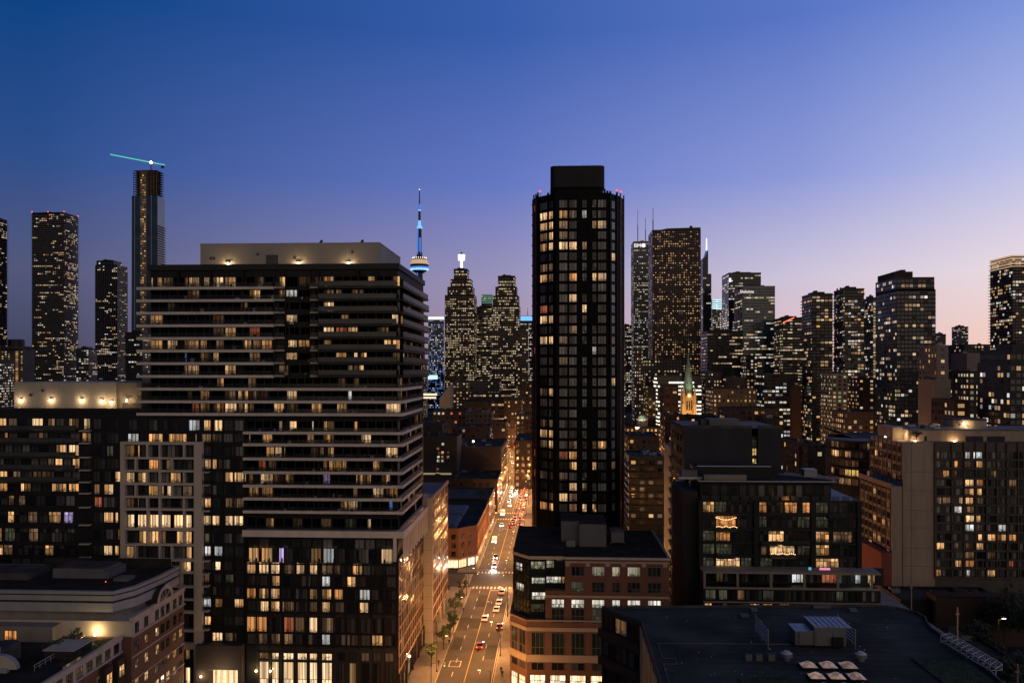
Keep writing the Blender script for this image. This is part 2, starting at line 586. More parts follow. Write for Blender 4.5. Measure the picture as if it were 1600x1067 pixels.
class Bld:
    """a building whose windows are parts of their own, the 300 largest or lit ones singly"""
    def __init__(self, name, label, cat, at, group=None, frame='black_metal', limit=300):
        self.root = thing(name, label, cat, at, group)
        self.wins = []; self.frame = frame; self.limit = limit

    def part(self, name, mb, label=None, kind=None, parent=None, smooth=False):
        return part(name, mb, parent or self.root, label, kind, smooth)

    def win(self, F, u0, u1, v0, v1, state, nm=0, tr=0, n=0.0):
        if u1 - u0 < .2 or v1 - v0 < .2: return
        self.wins.append((F, u0, u1, v0, v1, state, nm, tr, n))

    def finish(self):
        order = sorted(self.wins, key=lambda w: (0 if w[5] not in ('glass', 'glass_curtain', 'green_glass') else 1, -(w[2] - w[1]) * (w[4] - w[3])))
        for F, u0, u1, v0, v1, st, nm, tr, n in order[:self.limit]:
            o = bpy.data.objects.new('window', window_mesh(u1 - u0, v1 - v0, st, nm, tr, self.frame))
            link(o, self.root, F.p((u0 + u1) / 2, v0, n))
            o.rotation_euler = (0, 0, F.rot)
        rest = order[self.limit:]
        if rest:
            b = MB()
            for F, u0, u1, v0, v1, st, nm, tr, n in rest:
                b.fquad(F, u0 + .06, u1 - .06, v0 + .06, v1 - .06, n - .02, st)
                for i in range(nm + 2):
                    x = u0 + (u1 - u0) * i / (nm + 1)
                    b.fbox(F, x - .035, x + .035, v0, v1, n - .03, n + .05, self.frame)
                b.fbox(F, u0 + .035, u1 - .035, v0, v0 + .06, n - .03, n + .04, self.frame)
                b.fbox(F, u0 + .035, u1 - .035, v1 - .06, v1, n - .03, n + .04, self.frame)
            self.part('window', b, kind='stuff')


def row_windows(B, F, x0, x1, v0, v1, spans, pitch=13.0, dark=('glass', 'glass_curtain'), n=0.0, tr=0, gap=2.0, unit=6.0, extra=.07):
    """a storey of windows between photo columns x0..x1: lit ones at the given spans, unlit ones between"""
    codes = {'w': 'lit_white', 'd': 'lit_dim', 'r': 'lit_red', 'o': 'lit_orange', 'b': 'lit_bright', 'v': 'lit_violet', 'u': 'lit_blue', 'g': 'lit_green', 'l': 'lobby', 'f': 'lit_office'}
    items = []
    for s in spans:
        st = codes.get(s[2], 'lit_warm') if len(s) > 2 else RNG.choice(('lit_warm', 'lit_warm', 'lit_warm', 'lit_bright'))
        items.append((s[0], s[1], st))
    items.sort()
    cur = x0
    full = []
    for a, b, st in items + [(x1, x1, None)]:
        n_ = int((a - cur) // pitch)
        if n_ > 0:
            w = (a - cur) / n_
            for i in range(n_): full.append((cur + i * w + gap / 2, cur + (i + 1) * w - gap / 2, RNG.choice(dark) if RNG.random() > extra else RNG.choice(('lit_dim', 'lit_dim', 'lit_warm'))))
        if st: full.append((a, b, st))
        cur = max(cur, b + .5)
    for a, b, st in full:
        B.win(F, F.u(a), F.u(b), v0, v1, st, max(0, round((b - a) / unit) - 1), tr, n)


# ================================================================== setting
def road_c(Y):
    return -21.4 if Y < 545 else -21.4 - (Y - 545) * .068


def build_setting():
    b = MB()
    b.poly([(-15000, -400, 0), (15000, -400, 0), (15000, 26000, 0), (-15000, 26000, 0)], 'ground')
    struct('ground', b)
    b = MB()
    b.poly([(-15000, 3200, .05), (-420, 3200, .05), (-900, 26000, .05), (-15000, 26000, .05)], 'lake_water')
    struct('lake', b)
    HW = 6.8
    ys = [60, 200, 400, 545, 700, 900, 1200]
    b = MB()
    for a, c in zip(ys, ys[1:]):
        b.poly([(road_c(a) - HW, a, .02), (road_c(a) + HW, a, .02), (road_c(c) + HW, c, .02), (road_c(c) - HW, c, .02)], 'asphalt')
    road = struct('main_road', b)
    b = MB()
    for y0, y1, xa, xb in ((287.5, 304.5, -420, 420), (418, 432, -420, 420), (792, 806, -500, 500), (1010, 1024, -500, 500)):
        b.poly([(xa, y0, .016), (xb, y0, .016), (xb, y1, .016), (xa, y1, .016)], 'asphalt')
    struct('cross_road', b)
    # markings, laid 4 mm over the asphalt
    b = MB()
    z = .026

    def strip(x0, x1, y0, y1, k='paint_white'):
        b.poly([(x0, y0, z), (x1, y0, z), (x1, y1, z), (x0, y1, z)], k)
    for y0, y1 in ((60, 283), (309, 414), (436, 545)):
        strip(-21.55, -21.4, y0, y1, 'paint_yellow')
        strip(-15.0, -14.88, y0, y1)
        y = y0
        while y < y1 - 3:
            strip(-25.0, -24.85, y, y + 3); strip(-18.3, -18.15, y + 2, y + 5)
            y += 9.5
    for yc in (285.2, 306.8, 416.2, 433.8):
        x = -27.9
        while x < -15:
            strip(x, x + .62, yc - 1.4, yc + 1.4); x += 1.25
    for xc in (-30.8,):
        for y in [287.5 + 1.2 * i for i in range(14)]: strip(xc - 1.4, xc + 1.4, y, y + .6)
    strip(-21.2, -15.1, 281.6, 282.0); strip(-28.0, -21.7, 310.4, 310.8)
    for yc, s in ((268, 1), (252, 1), (334, -1)):      # turn arrows
        x = -19.9 if s > 0 else -23.2
        strip(x - .08, x + .08, yc - 2, yc + .2)
        strip(x - 1.0, x - .08, yc + .05, yc + .25)
        b.poly([(x - 1.0, yc - .45, z), (x - 1.0, yc + .75, z), (x - 1.7, yc + .15, z)], 'paint_white')
    strip(-26.6, -23.6, 213, 213.25); strip(-26.6, -26.4, 209, 213); strip(-23.8, -23.6, 209, 213)
    strip(-26.4, -23.8, 209, 209.25)
    part('road_marking', b, road, kind='stuff')
    b = MB()                                            # patched asphalt
    for x0, x1, y0, y1 in ((-28, -24.9, 238, 251), (-24.9, -21.6, 240, 250), (-27.6, -25.1, 222, 232), (-18, -15.2, 215, 226), (-24.7, -21.8, 262, 276)):
        b.poly([(x0, y0, .024), (x1, y0, .024), (x1, y1, .024), (x0, y1, .024)], 'asphalt_patch')
    part('asphalt_patch', b, road, kind='stuff')
    # sidewalks with kerbs
    segs = [(60, 286), (306, 417), (433, 545), (545, 790), (808, 1000)]
    for side, name in ((-1, 'sidewalk'), (1, 'sidewalk')):
        for y0, y1 in segs:
            b = MB()
            w = 7.4 if side < 0 else 4.3
            n = max(1, int((y1 - y0) / 120))
            for i in range(n):
                a, c = y0 + (y1 - y0) * i / n, y0 + (y1 - y0) * (i + 1) / n
                for e0, e1, k, zz in ((HW, HW + .22, 'kerb', .15), (HW + .22, HW + w, 'sidewalk', .14)):
                    pa = sorted((road_c(a) + side * e0, road_c(a) + side * e1)); pc = sorted((road_c(c) + side * e0, road_c(c) + side * e1))
                    b.hexa([(pa[0], a, 0), (pa[1], a, 0), (pc[1], c, 0), (pc[0], c, 0), (pa[0], a, zz), (pa[1], a, zz), (pc[1], c, zz), (pc[0], c, zz)], k)
            struct(name, b)


noise_mat('lake_water', (.02, .05, .07), .25, .2, .01, spec=.5)
noise_mat('asphalt_patch', (.032, .031, .031), .85, .2, .3)
build_setting()


# ================================================================== far towers
def lit_runs(rng, n, p, run):
    out = [False] * n
    i = 0
    while i < n:
        if rng.random() < p / max(1, run) * 1.6:
            k = max(1, int(rng.expovariate(1 / run)) + 1)
            for j in range(i, min(n, i + k)): out[j] = True
            i += k
        i += 1
    return out


def clad(b, F, z0, z1, fl, bay, ww, wh, lit, lits, rng, run=2.0, floor_mix=True, dark='far_dark', slab=None, slab_out=.5, pier=None, sill=.28, n0=.06, slab_h=.45, zlo=-1e9):
    """windows (and slab edges or piers) of one facade of a distant building; returns nothing, adds to b"""
    nf = max(1, int((z1 - z0) / fl)); nb = max(1, int(F.len / bay))
    bw = F.len / nb
    for f in range(nf):
        v = z1 - (f + 1) * (z1 - z0) / nf
        h = (z1 - z0) / nf
        if v < zlo: break
        p = lit * (rng.choice((.25, .5, .9, 1.2, 2.2)) if floor_mix else 1.0)
        on = lit_runs(rng, nb, p, run)
        for i in range(nb):
            u = i * bw
            if on[i]:
                k = rng.choice(lits)
            elif dark and rng.random() < .9:
                k = dark
            else:
                continue
            b.fquad(F, u + bw * (1 - ww) / 2, u + bw * (1 + ww) / 2, v + h * sill, v + h * (sill + wh), n0, k)
        if slab:
            b.fbox(F, -slab_out * .5, F.len + slab_out * .5, v, v + slab_h, 0, slab_out, slab)
    if pier:
        for i in range(nb + 1):
            b.fbox(F, i * bw - bw * .1, i * bw + bw * .1, z0, z1, 0, n0 + .35, pier)


def tower(name, label, tiers, Y, dp, wall='far_black', fl=3.7, bay=3.0, ww=.7, wh=.5, lit=.35, lits=('far_warm',), run=2.0, floor_mix=True,
          slab=None, slab_out=.5, pier=None, roof=None, cat='tower', group=None, seed=0, side_lit=None, bay_s=None, zlo=0.0, slab_h=.45, dark='far_dark'):
    """a distant building from its photo outline: tiers are (x left, x right, y top) from the widest down up to the smallest"""
    rng = random.Random(sum(map(ord, label)) + seed)
    x0, x1, yt = tiers[0][:3]
    left = (x0 + x1) / 2 < 865
    out = []
    z0 = 0.0
    body = MB(); glz = MB()
    cx = wx((x0 + x1) / 2, Y)
    root = thing(name, label, cat, (cx, Y + dp / 2, 0), group)
    for ti, t in enumerate(tiers):
        a, c, y = t[:3]
        ins = t[3] if len(t) > 3 else ti * 2.5
        ya, yb = Y + ins, Y + dp - ins
        if left: Xl, Xr = wx(a, ya), wx(c, yb)
        else: Xl, Xr = wx(a, yb), wx(c, ya)
        if Xr - Xl < 4:
            Xl, Xr = wx(a, ya), wx(c, ya)
        z1 = wz(y, (Xl + Xr) / 2, ya)
        body.box(Xl, Xr, ya, yb, z0 - (1 if ti else 0), z1, wall)
        FF = Face((Xl, ya), (Xr, ya))
        FS = Face((Xr, ya), (Xr, yb)) if left else Face((Xl, yb), (Xl, ya))
        kw = dict(run=run, floor_mix=floor_mix, slab=slab, slab_out=slab_out, pier=pier, slab_h=slab_h, dark=dark, zlo=zlo)
        clad(glz, FF, z0 + (4 if ti == 0 else .5), z1 - 1.5, fl, bay, ww, wh, lit, lits, rng, **kw)
        clad(glz, FS, z0 + (4 if ti == 0 else .5), z1 - 1.5, fl, bay_s or bay, ww, wh, lit if side_lit is None else side_lit, lits, rng, **kw)
        out.append((Xl, Xr, ya, yb, z0, z1))
        z0 = z1
    part('wall', body, root)
    part('window', glz, root, kind='stuff')
    Xl, Xr, ya, yb, _, zt = out[-1]
    if roof is None:
        b = MB()
        w, d = Xr - Xl, yb - ya
        b.box(Xl + w * .2, Xr - w * .25, ya + d * .25, yb - d * .2, zt, zt + 3.2, 'far_black')
        b.box(Xl + w * .3, Xl + w * .42, ya + d * .3, ya + d * .5, zt + 3.2, zt + 4.6, 'far_grey')
        part('roof_plant', b, root)
        b = MB()
        for (p, q) in (((Xl, ya), (Xr, ya)), ((Xl, ya), (Xl, yb)), ((Xr, ya), (Xr, yb))):
            b.box(min(p[0], q[0]) - .2, max(p[0], q[0]) + .2, min(p[1], q[1]) - .2, max(p[1], q[1]) + .2, zt - .3, zt + 1.0, wall)
        part('parapet', b, root)
    return root, out


def sign_text(root, txt, at, size, mat, rot=0.0, ext=.05):
    c = bpy.data.curves.new('sign', 'FONT')
    c.body = txt; c.size = size; c.extrude = ext
    src = bpy.data.objects.new('sign_source', c)
    COL.objects.link(src)
    me = bpy.data.meshes.new_from_object(src.evaluated_get(bpy.context.evaluated_depsgraph_get()))
    bpy.data.objects.remove(src)
    me.materials.clear(); me.materials.append(MATS[mat])
    o = bpy.data.objects.new('sign', me)
    link(o, root, at)
    o.rotation_euler = (R(90), 0, rot)
    return o


def mast(b, x, y, z0, z1, r, key='far_grey'):
    b.tube((x, y, z0), (x, y, z0 + (z1 - z0) * .55), r, key)
    b.tube((x, y, z0 + (z1 - z0) * .5), (x, y, z1), r * .5, key)


def build_far():
    # --- left: lake-side condominium towers
    tower('condo_tower', 'dark balconied tower cut by the left edge of the picture', [(-28, 11, 340)], 1250, 30, fl=3.1, bay=3.2, lit=.22, lits=('far_warm', 'far_white', 'far_amber'), slab='far_grey', slab_out=2.0)
    r, o = tower('condo_tower', 'tall balconied tower with red roof beacons, far left of the crane tower', [(50, 122, 333)], 1300, 40, fl=3.05, bay=3.0, lit=.13, lits=('far_warm', 'far_white', 'far_warm', 'far_amber'), slab='far_pale', slab_out=1.6, side_lit=.26, slab_h=.55)
    Xl, Xr, ya, yb, _, zt = o[0]
    for x, y in ((Xl, ya), (Xr, ya), (Xr, yb), ((Xl + Xr) / 2, ya)):
        b = MB(); b.ball((x, y, zt + 2), 1.0, 'beacon_red', 6, 4); part('beacon', b, r)
    tower('condo_tower', 'slimmer balconied tower with pale vertical fins beside the crane tower', [(149, 199, 414), (151, 190, 408, 4)], 1500, 36, fl=3.05, bay=3.4, lit=.13, lits=('far_warm', 'far_white', 'far_amber'), slab='far_grey', slab_out=1.0, pier='far_pale')
    # --- round-topped residential block with a lit stair strip
    Y = 1100
    root = thing('apartment_block', 'block with disc roof and vertical strip of orange stair lights', 'building', (wx(20, Y), Y, 0))
    b = MB(); xa, xb = wx(-5, Y), wx(37, Y)
    zt = wz(545, xb, Y)
    b.box(xa, xb, Y, Y + 24, 0, zt, 'far_stone')
    part('wall', b, root)
    b = MB(); cxm = wx(18, Y)
    b.frustum(cxm, Y + 10, zt, zt + 3.4, 19, 19.5, 24, 'far_grey'); b.frustum(cxm, Y + 10, zt + 3.4, wz(530, cxm, Y), 10.5, 10.5, 16, 'far_black')
    part('roof', b, root)
    b = MB()
    for i in range(17):
        z = zt - 5 - i * 2.6
        b.box(wx(24.6, Y), wx(28.4, Y), Y - .4, Y - .1, z, z + 1.5, 'far_amber')
    for i in range(14):
        for x in (3, 8, 13, 33):
            if RNG.random() < .5: b.box(wx(x, Y), wx(x + 2.2, Y), Y - .3, Y - .1, zt - 5 - i * 3, zt - 3.6 - i * 3, 'far_warm')
    part('window', b, root, kind='stuff')
    # --- supertall under construction and its crane
    Y = 1400
    root = thing('skyscraper', 'unfinished glass skyscraper with bare concrete top storeys and orange hoist strip', 'skyscraper', (wx(231, Y), Y, 0))
    xa, xb, d = wx(205, Y), wx(247, Y), 30
    xc = wx(258, Y + d)
    zg = wz(306, xa, Y); zt = wz(268, xa, Y)
    b = MB()
    poly0 = [(xa, Y), (xb, Y), (xc, Y + d), (xa, Y + d)]
    ins = 2.0
    n = 10
    for i in range(n):
        z0, z1 = zg * i / n, zg * (i + 1) / n
        b.prism([(x + (1 if x == xa else -1) * .12 * i, y) for x, y in poly0], z0, z1, 'far_blue')
    part('curtain_wall', b, root)
    b = MB()
    for px in (210.5, 236.5):
        b.box(wx(px, Y) - .35, wx(px, Y) + .35, Y - .5, Y - .1, 60, zg, 'white_metal')
    for z in (wz(371, xa, Y), wz(374, xa, Y)): b.box(xa + 1, xb, Y - .4, Y - .1, z, z + .5, 'far_pale')
    FS = Face((xb, Y), (xc, Y + d))
    clad(b, FS, 60, wz(350, xa, Y), 4.2, 30, .9, .5, 0, (), RNG, dark=None, slab='far_pale', slab_out=.9, slab_h=1.4)
    part('fin', b, root)
    b = MB()
    for z in range(int(zg), int(zt), 4): b.box(xa + 3.5, xb - 2.5, Y + .5, Y + d - 2, z + 3.2, z + 3.7, 'bare_concrete')
    for i in range(9):
        x = xa + 3.8 + (xb - xa - 7) * i / 8
        b.box(x - .45, x + .45, Y + 1, Y + 1.9, zg, zt, 'bare_concrete')
    b.box(xa + 15, xb - 14, Y + 8, Y + d - 8, zg, zt + 4, 'bare_concrete')
    part('concrete_frame', b, root)
    b = MB()
    x0, x1 = wx(220, Y), wx(229, Y)
    for i in range(int((zt - 80) / 4.2)):
        z = 80 + i * 4.2
        for k in range(3):
            if RNG.random() < .75: b.box(x0 + k * 3.2, x0 + k * 3.2 + 2.2, Y - .9, Y - .5, z, z + 2.2, RNG.choice(('far_amber', 'far_dim', 'far_dim', 'far_amber')))
    part('hoist_light', b, root, kind='stuff')
    b = MB(); b.box(x0 - .6, x1 + .6, Y - .45, Y + .2, 0, zt, 'bare_concrete'); part('hoist', b, root)
    zc = wz(253, wx(233, Y), Y)
    cr = thing('tower_crane', 'green-lit tower crane on top of the unfinished skyscraper', 'crane', (wx(233, Y), Y + 8, zt))
    b = MB(); mx, my = wx(233, Y), Y + 8
    for dx, dy in ((-1, -1), (1, -1), (1, 1), (-1, 1)): b.tube((mx + dx, my + dy, zt - 3), (mx + dx, my + dy, zc), .25, 'far_grey')
    for i in range(5): b.tube((mx - 1, my - 1, zt + i * 3), (mx + 1, my - 1, zt + i * 3 + 3), .15, 'far_grey')
    part('mast', b, cr)
    b = MB(); jt = (wx(169, Y), my, wz(240, wx(169, Y), Y)); je = (wx(254, Y), my, wz(256.5, wx(254, Y), Y))
    b.tube((jt[0], my - .8, jt[2]), (je[0], my - .8, je[2]), .5, 'crane_green'); b.tube((jt[0], my + .8, jt[2]), (je[0], my + .8, je[2]), .5, 'crane_green')
    for i in range(24):
        t = i / 24; p = [jt[k] + (je[k] - jt[k]) * t for k in range(3)]; q = [jt[k] + (je[k] - jt[k]) * (t + .04) for k in range(3)]
        b.tube((p[0], my, p[2] + 1.6), (q[0], my - .8, q[2]), .2, 'crane_green', 4)
    part('jib', b, cr)
    b = MB(); b.box(je[0] - 6, je[0] - 1, my - 1.2, my + 1.2, je[2] - 5, je[2] - 1, 'far_black'); part('counterweight', b, cr)
    b = MB(); b.ball((mx, my - 1.5, zc + .5), 2.0, 'wall_lamp', 8, 6); part('work_light', b, cr)
    # --- lower blocks between them
    tower('apartment_block', 'low dark block with lit windows between the two far left towers', [(119, 152, 545)], 1250, 24, wall='far_grey', fl=3.2, bay=3.4, lit=.3, lits=('far_warm', 'far_white'))
    tower('apartment_block', 'stepped slab block at the foot of the crane tower', [(196, 240, 520)], 1050, 30, wall='far_black', fl=3.1, bay=3.4, lit=.2, lits=('far_warm', 'far_white'), slab='far_grey', slab_out=1.6)
    tower('apartment_block', 'low block with dense white windows at the left edge below the disc roof', [(-30, 22, 566)], 950, 26, wall='far_black', fl=3.1, bay=2.8, lit=.5, lits=('far_warm', 'far_white'), slab='far_grey', slab_out=.8)
    # --- broadcast tower
    Y = 2150; X = wx(655.5, Y)
    cn = thing('observation_tower', 'slender blue-lit observation tower with round pod and antenna mast', 'tower', (X, Y, 0))
    zz = lambda py: wz(py, X, Y)
    b = MB(); b.frustum(X, Y, 0, zz(422), 17, 8, 6, 'far_stone', ph=.3)
    part('shaft', b, cn)
    b = MB(); b.box(X - 5.6, X - 2.9, Y - 9.5, Y - 8.6, 0, zz(424), 'cn_blue'); part('blue_lit_strip', b, cn)  # blue light on the shaft, made as a glowing strip
    b = MB()
    for y0, y1, r0, r1, k in ((427, 423, 10, 20, 'far_grey'), (423, 419.5, 21, 23, 'cn_blue_bright'), (419.5, 417, 23, 23.5, 'cn_blue'), (417, 413.5, 24, 24, 'far_black'), (413.5, 411.5, 24.5, 24.5, 'cn_warm'), (411.5, 406, 23.5, 19, 'cn_warm'), (406, 404.5, 19, 19, 'far_brown')):
        b.frustum(X, Y, zz(y0), zz(y1), r0, r1, 28, k)
    pod = part('pod', b, cn)
    b = MB()
    for i in range(20):
        a = 2 * math.pi * i / 20
        b.box(X + 18 * math.cos(a) - .7, X + 18 * math.cos(a) + .7, Y + 18 * math.sin(a) - .7, Y + 18 * math.sin(a) + .7, zz(404.5), zz(402.6), 'beacon_white')
        b.box(X + 22.6 * math.cos(a + .1) - .9, X + 22.6 * math.cos(a + .1) + .9, Y + 22.6 * math.sin(a + .1) - .9, Y + 22.6 * math.sin(a + .1) + .9, zz(422.2), zz(420.4), 'sign_cyan')
    part('light', b, pod, kind='stuff')
    b = MB()
    b.frustum(X, Y, zz(404.5), zz(394), 8, 7, 10, 'far_grey')
    b.frustum(X, Y, zz(394), zz(357), 5.6, 5.2, 10, 'far_stone')
    b.box(X - 5.5, X - 2.0, Y - 6.2, Y - 5.0, zz(398), zz(357), 'cn_blue'); b.box(X + .2, X + 4.6, Y - 5.9, Y - 4.6, zz(398), zz(372), 'cn_blue')
    b.frustum(X, Y, zz(357.5), zz(353), 7.6, 6.0, 14, 'cn_blue_bright')
    part('upper_shaft', b, cn)
    b = MB()
    b.frustum(X, Y, zz(353), zz(345), 3.6, 3.3, 8, 'cn_blue_bright'); b.frustum(X, Y, zz(345), zz(330), 3.2, 3.0, 8, 'far_stone')
    b.frustum(X, Y, zz(330), zz(328), 3.6, 3.6, 8, 'cn_blue_bright'); b.frustum(X, Y, zz(328), zz(319), 2.8, 2.6, 8, 'cn_blue'); b.frustum(X, Y, zz(319), zz(297), 1.7, 1.0, 6, 'far_stone')
    b.ball((X, Y, zz(296.5)), 1.6, 'beacon_white', 6, 4)
    part('antenna', b, cn)
    # --- financial district, left of the street
    r, o = tower('office_tower', 'blue-lit office tower with white crown behind the balcony tower', [(669, 697, 495)], 1500, 30, wall='far_glass', fl=3.8, bay=2.6, lit=.55, lits=('far_bluelit', 'far_bluelit', 'far_white'), roof=1)
    Xl, Xr, ya, yb, _, zt = o[0]
    b = MB(); b.box(Xl, Xr, ya - .4, ya, zt - 5, zt, 'sign_white'); part('crown', b, r)
    b = MB(); b.box(Xl, Xl + (Xr - Xl) * .6, ya - 1, ya - .6, wz(592.5, Xl, ya), wz(586, Xl, ya), 'sign_cyan'); part('screen', b, r)
    r, o = tower('office_tower', 'stepped office tower with glowing white beacon on its peak', [(695, 745, 461), (699, 742, 448, 2), (704, 739, 436, 4), (709, 733, 421, 7)], 1350, 46, wall='far_brown', fl=3.7, bay=2.6, ww=.62, wh=.5, lit=.55, lits=('far_office', 'far_warm'), run=2.5)
    Xl, Xr, ya, yb, _, zt = o[-1]
    xm, ym = (Xl + Xr) / 2, (ya + yb) / 2
    b = MB(); b.frustum(xm, ym, zt, wz(407, xm, ym), 2.6, 2.2, 8, 'sign_white'); b.frustum(xm, ym, wz(407, xm, ym), wz(398, xm, ym), 5.6, 6.0, 12, 'beacon_white'); b.frustum(xm, ym, wz(398, xm, ym), wz(394, xm, ym), 4, .4, 8, 'far_grey')
    part('beacon', b, r)
    tower('office_tower', 'plain brown office slab between the two stepped towers', [(742, 776, 480)], 1400, 30, wall='far_brown', fl=3.8, bay=3.0, ww=.9, wh=.42, lit=.8, lits=('far_office', 'far_dim'), run=4)
    r, o = tower('office_tower', 'narrow tower with faint green crown between the stepped towers', [(752, 771, 460)], 1500, 26, wall='far_glass', fl=3.8, bay=2.4, lit=.4, lits=('far_office',), roof=1)
    Xl, Xr, ya, yb, _, zt = o[0]
    b = MB()
    for i in range(5): b.box(Xl, Xr, ya - .5, ya, zt - 16 + i * 3.4, zt - 14.4 + i * 3.4, 'crown_green')
    part('crown', b, r)
    tower('office_tower', 'stepped octagonal office tower lit over all floors, beside the dark tower', [(768, 813.5, 478), (770, 812, 462, 2), (774, 809, 448, 4), (778, 806, 432, 7)], 1300, 48, wall='far_brown', fl=3.7, bay=2.5, ww=.62, wh=.5, lit=.6, lits=('far_office', 'far_warm', 'far_office'), run=2.5)
    r, o = tower('office_tower', 'tower with blue neon crown peeking out left of the dark tower', [(813, 836, 493)], 1450, 30, wall='far_black', fl=3.8, bay=2.6, lit=.45, lits=('far_office', 'far_white'), roof=1)
    Xl, Xr, ya, yb, _, zt = o[0]
    b = MB(); b.box(Xl, Xr, ya - .6, ya, zt - 9, zt - 1, 'cn_blue_bright'); part('crown', b, r)
    b = MB(); mast(b, (Xl + Xr) / 2, ya + 6, zt, zt + 14, .5); part('antenna', b, r)
    tower('office_tower', 'dark narrow tower seen just beside the dark tower, above the street', [(809, 826, 512)], 1150, 24, wall='far_black', fl=3.8, bay=2.6, lit=.3, lits=('far_office', 'far_warm'))
    # --- financial district, right of the dark tower
    tower('office_tower', 'short tower squeezed between the dark tower and the white slab tower', [(972, 987, 509)], 1500, 24, wall='far_brown', fl=3.8, bay=2.6, lit=.5, lits=('far_office', 'far_white'))
    r, o = tower('office_tower', 'white slab tower with roof masts and lit bank sign', [(986, 1032, 378)], 1500, 50, wall='far_pale', fl=3.9, bay=2.8, ww=.6, wh=.42, lit=.4, lits=('far_office', 'far_white'), pier=None, slab='far_pale', slab_out=.3, slab_h=1.2)
    Xl, Xr, ya, yb, _, zt = o[0]
    b = MB()
    for px, py in ((996.5, 328), (1008.5, 341)): mast(b, wx(px, Y := 1520), 1520, zt, wz(py, wx(px, 1520), 1520), .7, 'far_grey')
    part('antenna', b, r)
    s = sign_text(r, 'BMO', (wx(990.5, ya), ya - .8, zt - 9.6), 9.5, 'sign_white')
    b = MB(); b.tube((wx(1005.5, ya), ya - .9, zt - 6.4), (wx(1005.5, ya), ya - .5, zt - 6.4), 3.6, 'sign_white', 12); part('sign_disc', b, r)
    r, o = tower('office_tower', 'huge dark red office tower with grid of amber windows', [(1013, 1095, 359)], 1300, 56, wall='far_red', fl=3.7, bay=3.3, ww=.52, wh=.42, lit=.3, lits=('far_amber', 'far_amber', 'far_warm', 'far_dim'), run=1.6, roof=1)
    Xl, Xr, ya, yb, _, zt = o[0]
    b = MB()
    b.hexa([(Xl + 12, ya + .3, zt), (Xr - .3, ya + .3, zt), (Xr - .3, yb, zt), (Xl + 12, yb, zt), (Xl + 24, ya + .3, zt + 2.2), (Xr - .3, ya + .3, zt + 3.4), (Xr - .3, yb, zt + 3.4), (Xl + 24, yb, zt + 2.2)], 'far_red')
    b.box(Xr - 16, Xr - 12, ya + 4, ya + 9, zt + 3.2, zt + 6.5, 'far_black')
    part('roof_plant', b, r)
    b = MB(); mast(b, wx(1020.3, 1330), 1330, zt - 1, wz(326, wx(1020.3, 1330), 1330), .8, 'far_grey'); part('antenna', b, r)
    r, o = tower('skyscraper', 'dark teal tower with curved pointed top and lit spire', [(1094, 1111.5, 428), (1094, 1106.5, 404, 1)], 1400, 26, wall='far_glass', fl=3.8, bay=2.6, lit=.1, lits=('far_white', 'far_office'), roof=1, cat='skyscraper')
    Xl, Xr, ya, yb, _, zt = o[-1]
    b = MB()
    zp = wz(390, Xr, ya)
    pts = [(Xl, zt)] + [(Xl + (Xr - Xl) * (1 - (1 - t) ** 1.0) * .96, zt + (zp - zt) * t ** 2.2) for t in (.25, .5, .7, .85, 1)] + [(Xr, zp - 1), (Xr, zt)]
    k = len(pts); i0 = len(b.v)
    b.poly([(x, ya, z) for x, z in pts], 'far_glass'); b.poly([(x, yb, z) for x, z in pts], 'far_glass')
    for j in range(k):
        p, q = pts[j], pts[(j + 1) % k]
        b.poly([(p[0], ya, p[1]), (q[0], ya, q[1]), (q[0], yb, q[1]), (p[0], yb, p[1])], 'far_glass')
    part('roof', b, r)
    b = MB(); xs = wx(1104.8, ya); b.tube((xs, ya + 5, zp - 2), (xs, ya + 5, wz(386, xs, ya)), .9, 'far_grey'); b.tube((xs, ya + 5, wz(391, xs, ya)), (xs, ya + 5, wz(372, xs, ya)), 1.1, 'beacon_white', 6, .7); part('spire', b, r)
    r, o = tower('office_tower', 'squat tower with bright cyan lit top between two dark towers', [(1109, 1130, 467)], 1500, 24, wall='far_glass', fl=3.9, bay=2.8, lit=.4, lits=('far_office', 'far_white'), roof=1)
    Xl, Xr, ya, yb, _, zt = o[0]
    b = MB()
    for i in range(5): b.box(Xl, Xr, ya - .5, ya, zt - 18 + i * 3.8, zt - 15.6 + i * 3.8, 'sign_cyan')
    part('crown', b, r)
    r, o = tower('office_tower', 'glass office tower with small lit logo at its top left', [(1128, 1189, 427)], 1250, 50, wall='far_glass', fl=3.8, bay=2.8, ww=.94, wh=.45, lit=.35, lits=('far_office', 'far_white'), run=4, side_lit=.7)
    Xl, Xr, ya, yb, _, zt = o[0]
    b = MB(); b.box(Xl + .2, Xl + 3.4, ya - .7, ya - .3, zt - 13, zt - 7, 'sign_white'); part('sign', b, r)
    r, o = tower('office_tower', 'blue glass office tower with white lettered sign at the top', [(1147, 1211, 448)], 1150, 50, wall='far_blue', fl=3.8, bay=2.8, ww=.94, wh=.45, lit=.42, lits=('far_office', 'far_warm', 'far_white'), run=4)
    Xl, Xr, ya, yb, _, zt = o[0]
    sign_text(r, 'Deloitte', (wx(1156, ya), ya - .8, zt - 8.5), 5.6, 'sign_white')
    tower('office_building', 'black box office in front of the lettered tower', [(1096, 1161, 518)], 1000, 40, wall='far_black', fl=3.8, bay=3.0, ww=.85, wh=.4, lit=.28, lits=('far_office', 'far_warm'), run=3, cat='building')
    r, o = tower('office_building', 'office block with red edge light on its roof, right of the lettered tower', [(1209, 1257, 497)], 1080, 44, wall='far_black', fl=3.7, bay=2.8, ww=.9, wh=.42, lit=.5, lits=('far_office', 'far_warm'), run=3, cat='building')
    Xl, Xr, ya, yb, _, zt = o[0]
    b = MB(); b.tube((Xl, ya - .5, zt - 6), (Xl + 14, ya - .5, zt + .6), .5, 'tail_far', 4); part('edge_light', b, r)
